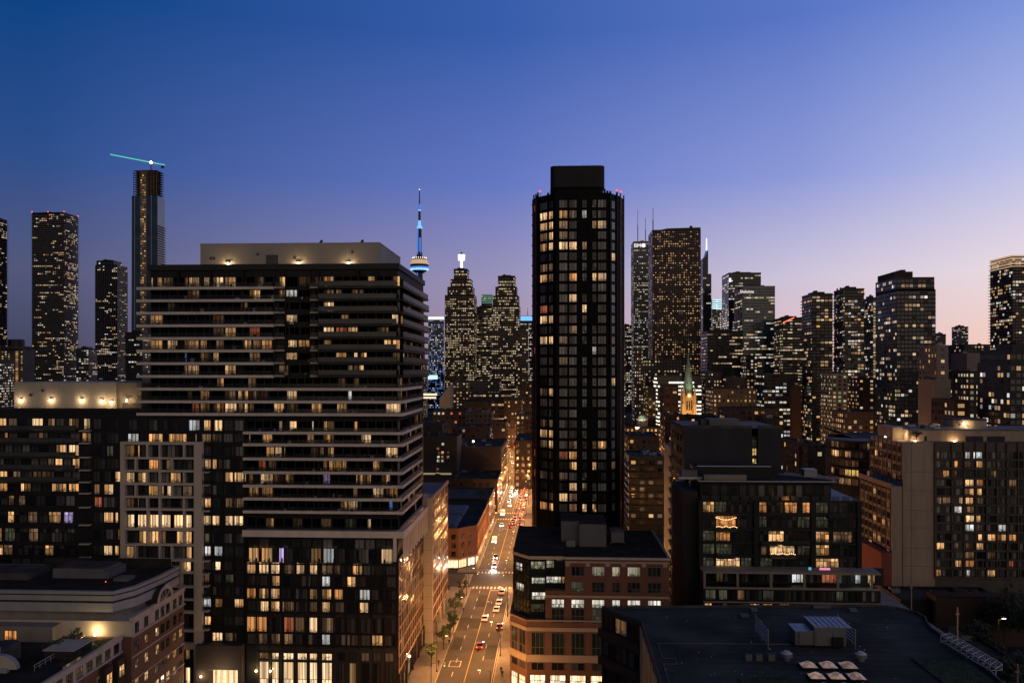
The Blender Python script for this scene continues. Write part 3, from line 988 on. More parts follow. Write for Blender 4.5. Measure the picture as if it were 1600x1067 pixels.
    tower('condo_tower', 'dark condominium tower with orange balcony lights, before the pink sky', [(1253, 1301, 460)], 800, 32, fl=3.0, bay=3.2, ww=.8, wh=.6, lit=.2, lits=('far_amber', 'far_warm'), slab='far_black', slab_out=1.4, dark='far_dark')
    # zig-zag balcony tower
    r, o = tower('condo_tower', 'condominium tower with pale zig-zag balcony pattern', [(1303, 1350, 452)], 850, 32, fl=3.0, bay=3.0, ww=.8, wh=.6, lit=.36, lits=('far_warm', 'far_amber', 'far_white'), wall='far_black')
    Xl, Xr, ya, yb, _, zt = o[0]
    b = MB(); F = Face((Xl, ya), (Xr, ya)); F2 = Face((Xl, yb), (Xl, ya)); rg = random.Random(5)
    for FF in (F, F2):
        nb = int(FF.len / 3.2); bw = FF.len / nb
        for f in range(int((zt - 20) / 3.0)):
            z = zt - f * 3.0; i = 0
            while i < nb:
                k = rg.choice((1, 2, 2, 3)); k = min(k, nb - i)
                if rg.random() < .7:
                    b.fbox(FF, i * bw, (i + k) * bw, z - .2, z + .45, 0, 1.6, 'far_pale')
                    if rg.random() < .8: b.fbox(FF, (i + k) * bw - .3, (i + k) * bw, z + .45, z + 2.8, 0, 1.6, 'far_pale')
                i += k
    part('balcony', b, r, kind='stuff')
    r, o = tower('condo_tower', 'narrow tower with lit vertical column of balconies, right of the zig-zag tower', [(1349, 1370, 466)], 880, 26, fl=3.0, bay=3.0, ww=.8, wh=.6, lit=.25, lits=('far_warm', 'far_white'), slab='far_pale', slab_out=1.0)
    Xl, Xr, ya, yb, _, zt = o[0]
    b = MB()
    for f in range(34): b.box(Xl + .4, Xl + 2.6, ya - 1.2, ya - .9, zt - 6 - f * 3, zt - 4.2 - f * 3, 'far_warm')
    part('balcony_light', b, r, kind='stuff')
    # large dark blue-glass tower
    r, o = tower('condo_tower', 'large dark condominium tower with bluish window grid and flat crown', [(1368, 1462, 452), (1368, 1460, 433, 0)], 620, 40, fl=2.95, bay=2.7, ww=.78, wh=.62, lit=.10, lits=('far_warm', 'far_white', 'far_warm'), run=1.2, wall='far_black', slab='far_black', slab_out=.25, dark='far_bluepane', floor_mix=True, roof=1)
    Xl, Xr, ya, yb, _, zt = o[-1]
    b = MB(); w = Xr - Xl; b.box(Xl + .8, Xl + w * .52, ya + 6, yb - 2, zt, wz(424.5, Xl, ya + 6), 'far_brown'); b.box(Xl + w * .24, Xl + w * .36, ya + 8, yb - 12, zt + 2, wz(421.5, Xl, ya + 8), 'far_black'); part('roof_plant', b, r)
    b = MB(); mast(b, Xl + 1, ya + 2, zt, zt + 6, .15); part('antenna', b, r)
    tower('condo_tower', 'small distant block with lit windows alone against the pink sky', [(1487, 1513, 511)], 1600, 26, fl=3.1, bay=3.0, lit=.34, lits=('far_warm', 'far_white'))
    tower('office_building', 'low distant block peeping out right of the dark blue-grid tower', [(1458, 1478, 523)], 1300, 24, fl=3.2, bay=3.0, lit=.15, lits=('far_warm',), cat='building')
    r, o = tower('condo_tower', 'rounded tower with pale lit crown bands at the right edge', [(1547, 1640, 416), (1548, 1640, 399, 1)], 800, 40, fl=2.95, bay=2.8, ww=.8, wh=.6, lit=.30, lits=('far_warm', 'far_amber', 'far_white'), slab='far_grey', slab_out=1.6, roof=1)
    Xl, Xr, ya, yb, _, zt = o[-1]
    b = MB()
    for i in range(5):
        b.box(Xl - .8, Xr, ya - 1.2, ya, zt - 1 - i * 2.4, zt + .1 - i * 2.4, 'crown_pale'); b.box(Xl - 1.2, Xl, ya, yb, zt - 1 - i * 2.4, zt + .1 - i * 2.4, 'crown_pale')
    part('crown', b, r)


glow('crown_green', (.2, .6, .4), .35, False)
glow('crown_pale', (1, .62, .36), .5, False)
dark_glass('far_bluepane', (.03, .04, .055), .12, (.06, .075, .095))
build_far()


# ================================================================== middle distance
def block(name, label, X0, X1, Y0, Y1, z, wall='brick_dark', fl=3.6, bay=3.4, ww=.5, wh=.5, lit=.15, lits=('far_warm', 'far_amber'), roof='roof_dark', seed=0, cat='building',
          faces='FS', clutter=3, parapet=.8, group=None, slab=None, dark='far_dark', run=1.2, z_base=0.0, side_lit=None):
    """a low building by its real footprint and height"""
    rng = random.Random(sum(map(ord, label)) + seed)
    root = thing(name, label, cat, ((X0 + X1) / 2, (Y0 + Y1) / 2, z_base), group)
    b = MB(); b.box(X0, X1, Y0, Y1, z_base, z, wall); part('wall', b, root)
    b = MB(); t = .35
    b.box(X0 - .05, X1 + .05, Y0 - .05, Y0 + t, z - .2, z + parapet, wall); b.box(X0 - .05, X1 + .05, Y1 - t, Y1 + .05, z - .2, z + parapet, wall)
    b.box(X0 - .05, X0 + t, Y0 + t, Y1 - t, z - .2, z + parapet, wall); b.box(X1 - t, X1 + .05, Y0 + t, Y1 - t, z - .2, z + parapet, wall)
    part('parapet', b, root)
    b = MB(); b.box(X0 + t, X1 - t, Y0 + t, Y1 - t, z - .1, z + .05, roof)
    rf = part('roof', b, root)
    for i in range(clutter):
        b = MB()
        w, d, h = rng.uniform(1.5, 4.5), rng.uniform(1.5, 4), rng.uniform(.8, 2.4)
        if X1 - X0 < w + 3 or Y1 - Y0 < d + 3: continue
        x = rng.uniform(X0 + 1, X1 - w - 1); y = rng.uniform(Y0 + 1, Y1 - d - 1)
        b.box(x, x + w, y, y + d, z + .05, z + h, rng.choice(('roof_grey', 'steel', 'far_grey')))
        b.box(x + .3, x + w * .6, y + .3, y + d * .6, z + h, z + h + .4, 'roof_grey')
        part('roof_unit', b, rf)
    b = MB()
    L = X0 > 0
    if 'F' in faces: clad(b, Face((X0, Y0), (X1, Y0)), z_base + 1, z - .4, fl, bay, ww, wh, lit, lits, rng, run=run, dark=dark, slab=slab, slab_out=1.2)
    if 'S' in faces:
        F = Face((X0, Y1), (X0, Y0)) if L else Face((X1, Y0), (X1, Y1))
        clad(b, F, z_base + 1, z - .4, fl, bay, ww, wh, lit if side_lit is None else side_lit, lits, rng, run=run, dark=dark, slab=slab, slab_out=1.2)
    if b.f: part('window', b, root, kind='stuff')
    return root


def px_block(name, label, x0, x1, yt, Y, d, **k):
    left = (x0 + x1) / 2 < 865
    if left: Xl, Xr = wx(x0, Y), wx(x1, Y + d)
    else: Xl, Xr = wx(x0, Y + d), wx(x1, Y)
    if Xr - Xl < 6: Xl, Xr = wx(x0, Y), wx(x1, Y)
    return block(name, label, Xl, Xr, Y, Y + d, wz(yt, (Xl + Xr) / 2, Y), **k)


def build_mid():
    # --- left of the street, beyond the crossing
    X1 = -29.4
    # corner brick building with lit shops
    B = Bld('brick_building', 'red brick corner building with bright shopfront and grey roof panels, past the crossing', 'building', (-45, 340, 0))
    Y0, Y1, z = 310.5, 378.0, 14.6
    b = MB(); b.prism([(-72, Y0), (-35.5, Y0), (X1, Y0 + 7), (X1, Y1), (-72, Y1)], 3.9, z, 'brick_red', 'roof_dark'); B.part('wall', b)
    b = MB(); b.prism([(-71.6, Y0 + .6), (-35.7, Y0 + .6), (X1 - .6, Y0 + 7.3), (X1 - .6, Y1 - .4), (-71.6, Y1 - .4)], 0, 3.9, 'charcoal'); B.part('base', b)
    b = MB()
    for i in range(2): b.hexa([(-52, Y0 + 5 + i * 26, z + .1), (-37, Y0 + 5 + i * 26, z + .1), (-37, Y0 + 28 + i * 26, z + .1), (-52, Y0 + 28 + i * 26, z + .1), (-51, Y0 + 6 + i * 26, z + 1.0), (-38, Y0 + 6 + i * 26, z + 1.0), (-38, Y0 + 27 + i * 26, z + 1.0), (-51, Y0 + 27 + i * 26, z + 1.0)], 'roof_pale')
    B.part('roof', b)
    F = Face((-72, Y0), (-35.5, Y0)); FC = Face((-35.5, Y0), (X1, Y0 + 7)); FS = Face((X1, Y0 + 7), (X1, Y1))
    for fl_ in range(3):
        v = 4.9 + fl_ * 3.2
        for i in range(11): B.win(F, 1.2 + i * 3.25, 2.9 + i * 3.25, v, v + 1.9, 'lit_warm' if (i, fl_) in ((4, 1), (5, 0), (8, 2)) else ('lit_white' if i in (2, 3) and fl_ < 2 else 'glass'), 1, .5, .05)
        for i in range(2): B.win(FC, 1.3 + i * 3.6, 2.7 + i * 3.6, v, v + 1.9, 'glass_curtain', 1, .5, .05)
        for i in range(15): B.win(FS, 1.4 + i * 4.0, 3.0 + i * 4.0, v, v + 1.9, RNG.choice(('glass', 'glass', 'glass_curtain', 'lit_dim')), 1, .5, .05)
    b = MB()
    for FF, k in ((F, 4), (FC, 2), (FS, 7)):
        for i in range(k):
            w = FF.len / k
            b.fquad(FF, i * w + .3, (i + 1) * w - .4, .6, 3.4, -.3, 'shopfront')
    B.part('shop_window', b, kind='stuff')
    b = MB()
    for FF in (F, FC, FS): b.fbox(FF, 0, FF.len, 3.75, 4.25, 0, .9, 'limestone'); b.fbox(FF, 0, FF.len, z - .1, z + .9, -.3, .25, 'brick_red')
    B.part('cornice', b)
    b = MB()
    for i in range(16):
        b.fbox(FS, .3 + i * 4, .8 + i * 4, 4.25, z, 0, .25, 'brick_red')
    B.part('pilaster', b, kind='stuff')
    B.finish()
    block('brick_building', 'brown brick row with flat dark roof behind the corner building', -70, X1, 379.5, 415, 15.2, wall='brick_brown', lit=.12, side_lit=.1, clutter=6, roof='roof_grey')
    block('brick_building', 'brick warehouse with long pale roof skylight, second block on the street', -78, X1, 436, 476, 16.6, wall='brick_brown', lit=.08, side_lit=.25, clutter=6, fl=3.4)
    for (ya, yb, n_) in ((380.5, 414, 7), (437, 475, 8), (481, 537, 11)):
        rr = thing('shop_row', 'lit shopfronts at the foot of the %s block on the left of the street' % {380.5: 'brown brick', 437: 'warehouse', 481: 'blank brick'}[ya], 'shopfront', (X1 + .2, (ya + yb) / 2, 0))
        FS = Face((X1 + .02, ya), (X1 + .02, yb)); w = FS.len / n_
        for i in range(n_):
            b = MB(); b.fquad(FS, i * w + .3, (i + 1) * w - .4, .6, 3.0, .06, RNG.choice(('lit_warm', 'shopfront', 'lit_orange', 'lit_bright'))); b.fbox(FS, i * w + .2, (i + 1) * w - .3, 3.1, 3.6, .05, .25, RNG.choice(('charcoal', 'red_awning', 'charcoal')))
            part('shop_window', b, rr)
    words_ = ('first', 'second', 'third', 'fourth', 'fifth', 'sixth')
    for i, y0 in enumerate((556, 622, 688, 812, 878, 944)):
        y1 = y0 + 62
        xr_ = road_c(y1) - 8.0
        block('brick_building', '%s low brick row on the left of the far street past the bend' % words_[i], xr_ - 24, xr_, y0, y1, (10, 13, 9.5, 12, 14, 11)[i], wall='brick_brown', lit=.25, side_lit=.5, lits=('far_amber', 'far_warm', 'far_red_lit'), clutter=4, fl=3.4)
        rr = thing('shop_row', 'lit shopfronts under the %s brick row past the bend' % words_[i], 'shopfront', (xr_ + .3, (y0 + y1) / 2, 0))
        FS = Face((xr_ + .05, y0 + 1), (xr_ + .05, y1 - 1)); n_ = 9; w = FS.len / n_
        for j in range(n_):
            b = MB(); b.fquad(FS, j * w + .4, (j + 1) * w - .5, .6, 3.2, .15, RNG.choice(('lit_orange', 'shopfront', 'lit_orange', 'lit_bright', 'lit_red'))); b.fbox(FS, j * w + .3, (j + 1) * w - .4, 3.25, 3.7, .05, .5, RNG.choice(('charcoal', 'red_awning')))
            part('shop_window', b, rr)
    r = block('brick_building', 'tall blank brown brick box rising above the row of low roofs', -58, -30.2, 480, 538, 29.5, wall='brick_dark', lit=.0, side_lit=.35, faces='S', clutter=4, lits=('far_amber', 'far_red_lit', 'far_warm'), run=1)
    b = MB(); b.tube((-47, 486, 29.6), (-47, 486, 32.5), .12, 'steel'); b.ball((-47, 486, 32.8), .55, 'lamp_glow', 8, 5); part('roof_lamp', b, r)
    lamp('roof_lamp_light', (-47, 485, 33.2), 900, parent=r)
    r = block('skylight_building', 'low roof with two lit skylight strips beside the blank brick box', -80, -52, 440, 475, 17.4, wall='brick_dark', faces='', clutter=4)
    b = MB()
    for i in range(2): b.box(-74, -56, 452 + i * 5, 454.5 + i * 5, 17.5, 18.2, 'sky_strip')
    part('skylight', b, r)
    B = px_block('apartment_block', 'dark apartment block with a cluster of ten lit windows behind the balcony tower', 650, 721, 684, 455, 22, wall='brick_black', lit=.0, faces='', clutter=3)
    Fx = Face((wx(650, 454.8), 454.8), (wx(715, 454.8), 454.8))
    for px, py, st in ((684, 701, 'r'), (691.5, 707, 'b'), (699.5, 707, 'd'), (685, 714, 'w'), (691.5, 714, 'o'), (700, 714, 'r'), (684.5, 720, 'w'), (691.5, 720, 'w'), (684, 733, 'd'), (684, 740, 'w'), (692, 741, 'd'), (692, 694, 'w'), (686, 708, 'd')):
        st = {'r': 'lit_red', 'b': 'lit_bright', 'd': 'lit_dim', 'w': 'lit_white', 'o': 'lit_orange'}[st]
        o = bpy.data.objects.new('window', window_mesh(1.5, 1.6, st, 1, 0, 'black_metal')); u = Fx.u(px)
        link(o, B, Fx.p(u, Fx.v(py + 2.2, u), .05))
    for x0, x1, yt, Y, d, lab, kw in (
        (655, 700, 664, 560, 30, 'low dark block with a few windows far behind the balcony tower roof', dict(lit=.12)),
        (706, 770, 668, 600, 30, 'dark flat-roofed block left of the red-lit street', dict(lit=.14, lits=('far_white', 'far_warm'))),
        (676, 735, 642, 720, 36, 'dark block under the small lit terrace', dict(lit=.18, lits=('far_amber', 'far_red_lit', 'far_white'))),
        (727, 772, 646, 700, 26, 'low block with two wall floodlights on pale back wall', dict(lit=.0, wall='far_stone')),
        (765, 794, 660, 640, 30, 'dark block beside the bend of the street', dict(lit=.16, lits=('far_amber', 'far_warm'))),
        (703, 736, 597, 1020, 30, 'tan office block with two lit floors in front of the stepped tower', dict(wall='far_stone', lit=.35, lits=('far_warm', 'far_amber'), roof='roof_pale')),
        (733, 783, 596, 980, 30, 'dark framed office block in front of the stepped towers', dict(wall='far_glass', lit=.5, lits=('far_office', 'far_warm'), run=3)),
        (735, 800, 615, 930, 30, 'long office block with warm lit floor bands at the end of the street', dict(wall='far_brown', lit=.6, lits=('far_warm', 'far_amber', 'far_office'), run=3, ww=.9)),
        (723, 796, 629, 880, 34, 'low block with long continuous lit cornice at the end of the street', dict(wall='far_brown', lit=.55, lits=('far_warm', 'far_amber'), run=4, ww=.9)),
        (787, 817, 625, 800, 40, 'red brick block glowing from the traffic below', dict(wall='far_red', lit=.3, lits=('far_amber', 'far_warm'))),
        (806, 842, 648, 640, 30, 'dark brick block on the right side of the far street', dict(wall='brick_dark', lit=.25, lits=('far_amber', 'far_warm'))),
        (815, 838, 600, 900, 30, 'brown tower block with lit stair windows behind the dark tower', dict(wall='far_brown', lit=.35, lits=('far_amber',))),
        (560, 668, 566, 1250, 40, 'wide office block mostly hidden behind the balcony tower', dict(wall='far_black', lit=.4, lits=('far_office', 'far_warm'))),
        (836, 900, 545, 1200, 40, 'office block mostly hidden behind the dark tower, street side', dict(wall='far_glass', lit=.4, lits=('far_office', 'far_warm'), run=3)),
        (895, 978, 530, 1150, 40, 'office slab mostly hidden behind the dark tower, cathedral side', dict(wall='far_brown', lit=.4, lits=('far_office', 'far_warm'))),
        (845, 972, 622, 720, 40, 'low brick block mostly hidden behind the dark tower', dict(wall='brick_brown', lit=.3, lits=('far_amber', 'far_warm'))),
        (804, 850, 690, 520, 60, 'low brick block on the right kerb of the red-lit street', dict(wall='brick_dark', lit=.3, lits=('far_amber', 'far_red_lit'))),
    ):
        px_block('city_block', lab, x0, x1, yt, Y, d, **kw)
    # bright canopy and slanted roof, left
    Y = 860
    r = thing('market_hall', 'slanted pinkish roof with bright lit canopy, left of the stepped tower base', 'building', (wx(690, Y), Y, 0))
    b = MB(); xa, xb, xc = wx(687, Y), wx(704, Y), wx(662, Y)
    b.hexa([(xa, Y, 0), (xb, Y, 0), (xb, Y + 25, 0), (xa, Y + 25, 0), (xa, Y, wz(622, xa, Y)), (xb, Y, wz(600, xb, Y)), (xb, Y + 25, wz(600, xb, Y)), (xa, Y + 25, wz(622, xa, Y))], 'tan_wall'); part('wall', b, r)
    b = MB(); b.box(xc, wx(684, Y), Y - 6, Y - 5, wz(617.5, xc, Y), wz(614.5, xc, Y), 'canopy_glow'); b.box(xc, wx(683, Y), Y - 9, Y - 8, wz(622, xc, Y), wz(619.5, xc, Y), 'canopy_glow'); part('canopy', b, r)
    # --- right of the dark tower: offices round the cathedral
    for x0, x1, yt, Y, d, lab, kw in (
        (988, 1005, 547, 900, 24, 'narrow brown tower with small punched windows left of the cathedral', dict(wall='far_brown', lit=.4, lits=('far_warm', 'far_white'), bay=2.2, ww=.45)),
        (1003, 1066, 562, 960, 34, 'broad dark block with blank plant storey behind the bright office floors', dict(wall='far_black', lit=.4, lits=('far_office', 'far_warm'), run=2)),
        (1021, 1096, 588, 850, 36, 'office block with three brilliant white floors behind the cathedral spire', dict(wall='far_glass', lit=2.4, lits=('far_bright',), run=9, ww=.93, wh=.45, fl=3.9)),
        (1008, 1025, 608, 790, 26, 'tan slab with orange streetlight wash left of the cathedral', dict(wall='far_stone', lit=.2, lits=('far_amber',))),
        (1031, 1060, 603, 760, 28, 'brown brick slab with blank wall beside the cathedral', dict(wall='brick_brown', lit=.18, lits=('far_warm',), bay=6)),
        (1032, 1068, 649, 640, 26, 'small brick block with a grid of little windows left of the cathedral base', dict(wall='brick_brown', lit=.35, lits=('far_warm', 'far_amber'), bay=2.6)),
        (1094, 1128, 582, 900, 30, 'stone office with a row of lit top windows right of the spire', dict(wall='far_stone', lit=.25, lits=('far_office', 'far_amber'), bay=2.8, ww=.4)),
        (1124, 1168, 590, 880, 34, 'flat grey roof block with one long lit floor', dict(wall='far_grey', lit=.5, lits=('far_office',), run=5)),
        (1103, 1182, 609, 740, 34, 'beige block with floodlit columns on its upper terrace', dict(wall='far_stone', lit=.4, lits=('far_amber', 'far_warm'), bay=3.6, ww=.35)),
        (1158, 1184, 556, 960, 26, 'block with dense column of pinkish white windows', dict(wall='far_black', lit=1.5, lits=('far_white', 'far_warm'), run=3)),
        (1180, 1247, 585, 830, 36, 'grey office with white lit rows and set-back plant storey', dict(wall='far_grey', lit=.5, lits=('far_white', 'far_office'), run=3, ww=.8)),
        (1238, 1252, 604, 690, 7, 'slim brick stair tower lit orange from the street', dict(wall='brick_brown', lit=.0, faces='')),
        (1121, 1217, 640, 560, 34, 'wide dark red brick block with four lit windows', dict(wall='brick_dark', lit=.12, lits=('far_amber', 'far_warm'), bay=4)),
        (1062, 1122, 652, 600, 24, 'low dark block right of the cathedral base', dict(wall='brick_black', lit=.15, lits=('far_amber',))),
        (1300, 1324, 585, 640, 26, 'pale balcony block with greenish lights below the zig-zag tower', dict(wall='far_pale', lit=.8, lits=('far_greenlit', 'far_warm'), slab='far_pale', fl=3.0)),
        (1322, 1374, 592, 700, 30, 'tan apartment block with warm windows left of the dark blue-grid tower', dict(wall='far_brown', lit=.4, lits=('far_warm', 'far_amber'), fl=3.0)),
        (1300, 1366, 645, 560, 30, 'low lit street block at the foot of the zig-zag tower', dict(wall='brick_brown', lit=.4, lits=('far_amber', 'far_warm'))),
        (1464, 1482, 541, 540, 26, 'pale concrete slab with tall fins right of the dark blue-grid tower', dict(wall='far_pale', lit=.15, lits=('far_amber',), bay=4, ww=.3)),
        (1479, 1548, 539, 920, 40, 'long pale-topped hall on the horizon below the small distant block', dict(wall='far_grey', lit=.05, roof='roof_pale')),
        (1511, 1537, 553, 660, 26, 'blank white box rising over the office windows', dict(wall='far_pale', lit=.0, faces='')),
        (1480, 1533, 581, 560, 30, 'office block with rows of bright warm windows below the blank white box', dict(wall='far_black', lit=1.0, lits=('far_office', 'far_warm'), run=3)),
        (1462, 1486, 595, 470, 22, 'floodlit beige blank wall below the concrete fins', dict(wall='tan_wall', lit=.0, faces='')),
        (1455, 1512, 627, 430, 26, 'four-storey brick house with a few lit windows behind the beige building', dict(wall='brick_brown', lit=.22, lits=('far_amber', 'far_warm'))),
        (1225, 1270, 694, 400, 26, 'low brick block with concrete end wall behind the loft roof', dict(wall='brick_dark', lit=.05)),
        (1262, 1312, 702, 390, 30, 'low dark roof with pale edges behind the loft building', dict(wall='charcoal', lit=.05, clutter=5)),
        (1180, 1225, 655, 520, 30, 'small dark block behind the black blank wall', dict(wall='brick_black', lit=.2, lits=('far_amber', 'far_white'))),
        (974, 1034, 668, 760, 30, 'market block with lit roof terrace left of the white cupola', dict(wall='brick_brown', lit=.6, lits=('far_amber', 'far_warm'), run=3)),
        (974, 1030, 684, 520, 40, 'low red-brown block with lit corner lamp behind the lane', dict(wall='brick_dark', lit=.12, lits=('far_amber',))),
        (974, 1038, 716, 380, 30, 'grey roofed apartment block with dim balconies, left of the lane', dict(wall='far_black', lit=.2, lits=('far_amber', 'far_dim'), slab='far_black', fl=3.0, clutter=6, roof='roof_grey')),
    ):
        px_block('city_block', lab, x0, x1, yt, Y, d, **kw)
    # dark glass block on the right edge
    r, o = tower('apartment_block', 'dark glass block with large warm windows at the right edge, behind the beige building', [(1527, 1660, 566), (1531, 1660, 548, 1)], 400, 30, wall='far_black', fl=3.1, bay=2.6, ww=.75, wh=.62, lit=.22, lits=('far_warm', 'far_amber', 'far_white'), run=1.3, cat='building', dark='far_bluepane')
    # beige terrace lights
    # white cupola
    Y = 770; X = wx(1005, Y)
    r = thing('cupola', 'floodlit white columned cupola with dark dome above the low roofs', 'cupola', (X, Y, 0))
    zz = lambda y: wz(y, X, Y)
    b = MB(); b.box(X - 13, X + 13, Y + 2, Y + 20, 0, zz(668), 'far_stone'); part('base', b, r)
    b = MB(); b.frustum(X, Y + 8, zz(668), zz(657), 4.2, 4.0, 12, 'white_metal')
    for i in range(10):
        a = 2 * math.pi * i / 10; b.tube((X + 4.6 * math.cos(a), Y + 8 + 4.6 * math.sin(a), zz(667)), (X + 4.6 * math.cos(a), Y + 8 + 4.6 * math.sin(a), zz(657)), .45, 'white_metal')
    b.frustum(X, Y + 8, zz(657), zz(655), 5.4, 5.6, 16, 'white_metal'); part('drum', b, r)
    b = MB(); b.ball((X, Y + 8, zz(655)), 4.4, 'copper_green', 14, 8); b.tube((X, Y + 8, zz(649)), (X, Y + 8, zz(645)), .3, 'far_grey'); part('dome', b, r)
    lamp('flood', (X - 8, Y - 14, zz(668)), 42000, (1, .9, .7), .4, r, spot=50, aim=(X, Y + 8, zz(660)))
    # --- cathedral
    Y = 836; X = wx(1077, Y); zz = lambda y: wz(y, X, Y)
    r = thing('cathedral', 'floodlit gothic church tower with tall green spire', 'church', (X, Y, 0))
    hw = 5.4
    b = MB(); b.box(X - hw, X + hw, Y, Y + 13, 0, zz(618), 'church_stone')
    for sx in (-1, 1):
        for yy in (0, 13):
            for y0, y1, w in ((760, 655, 2.0), (655, 630, 1.6), (630, 614, 1.2)):
                cx_ = X + sx * hw; b.box(cx_ - w, cx_ + w, Y + yy - w, Y + yy + w, max(0, zz(y0)), zz(y1), 'church_stone')
    part('tower', b, r)
    for sx in (-1, 1):
        for yy in (0, 13):
            b = MB(); b.frustum(X + sx * hw, Y + yy, zz(614), zz(603), 1.3, .08, 8, 'church_stone'); part('pinnacle', b, r)
    for sx in (-.35, .35):
        b = MB(); b.frustum(X + sx * hw, Y, zz(618), zz(611), .8, .05, 6, 'church_stone'); part('pinnacle', b, r)
    b = MB(); b.frustum(X, Y + 6.5, zz(618), zz(599), 5.8, 4.6, 8, 'copper_green', ph=R(22.5)); b.frustum(X, Y + 6.5, zz(599), zz(549), 4.4, .12, 8, 'copper_green', ph=R(22.5)); part('spire', b, r)
    b = MB()
    for sx in (-2.1, 0, 2.1):
        b.box(X + sx - .55, X + sx + .55, Y - .25, Y + .1, zz(641), zz(626), 'far_black')
    b.box(X - 2.8, X + 2.8, Y - .3, Y + .1, zz(649), zz(645.5), 'church_stone')
    b.poly([(X - 1.8, Y - .2, zz(662)), (X + 1.8, Y - .2, zz(662)), (X + 1.8, Y - .2, zz(657)), (X, Y - .2, zz(653.5)), (X - 1.8, Y - .2, zz(657))], 'far_black')
    part('louver', b, r)
    b = MB(); b.tube((X, Y - .6, zz(618)), (X, Y - .2, zz(618)), 1.9, 'clock_face', 16); b.poly([(X - 2.6, Y - .4, zz(619)), (X + 2.6, Y - .4, zz(619)), (X, Y - .4, zz(611))], 'church_stone'); part('clock', b, r)
    b = MB(); b.box(X - 11, X + 11, Y + 13, Y + 60, 0, 18, 'church_stone'); b.hexa([(X - 11, Y + 13, 18), (X + 11, Y + 13, 18), (X + 11, Y + 60, 18), (X - 11, Y + 60, 18), (X - .2, Y + 13, 29), (X + .2, Y + 13, 29), (X + .2, Y + 60, 29), (X - .2, Y + 60, 29)], 'copper_green'); part('nave', b, r)
    for sx in (-16, 16): lamp('flood', (X + sx, Y - 24, 22), 48000, (1, .55, .2), .4, r, spot=60, aim=(X, Y, 42))
    lamp('flood', (X, Y - 12, 50), 9000, (.75, .85, .55), .4, r, spot=70, aim=(X, Y + 6, 70))


noise_mat('red_awning', (.2, .03, .02), .8, .2, .5)
glow('sky_strip', (1, .72, .38), .25, False)
glow('canopy_glow', (1, .84, .55), 1.1, False)  # light on the canopy, put in as emission
glow('clock_face', (1, .8, .5), 1.0, False)
lit_mat('far_red_lit', [(1, .2, .1), (1, .35, .15)], .15, .7, room=False)
lit_mat('far_greenlit', [(.6, .8, .35), (.8, .9, .5)], .1, .4, room=False)
lit_mat('far_bright', [(1, .95, .82), (1, .9, .75)], 1.0, 1.7, room=False)
build_mid()


# ================================================================== the balcony tower (left centre)
def sp(off, sc, *spans):
    """spans noted on an enlargement: photo column = off + z / sc"""
    return [(off + s[0] / sc, off + s[1] / sc) + tuple(s[2:]) for s in spans]


def balcony(B, F, u0, u1, v, out=1.5, fh=.62, fascia='pale_fascia', guard='guard_dark', wrap=None, gh=1.0, inner=0.0):
    """slab with fascia, soffit and balustrade; wrap = (facade, length) carries it round the corner"""
    b = MB()
    b.fbox(F, u0, u1, v - fh, v, inner, out, fascia)
    if wrap: b.fbox(wrap[0], -out + .002, wrap[1], v - fh, v, inner, out - .003, fascia)
    o = B.part('balcony', b)
    g = MB()
    g.fbox(F, u0 + .1, u1 - (0 if wrap else .1), v + .08, v + gh, out - .12, out - .07, guard)
    g.fbox(F, u0 + .1, u1, v + gh, v + gh + .05, out - .14, out - .05, 'black_metal')
    if wrap:
        g.fbox(wrap[0], -out + .1, wrap[1], v + .08, v + gh, out - .12, out - .07, guard)
        g.fbox(wrap[0], -out + .1, wrap[1], v + gh, v + gh + .05, out - .14, out - .05, 'black_metal')
    B.part('balustrade', g, parent=o)


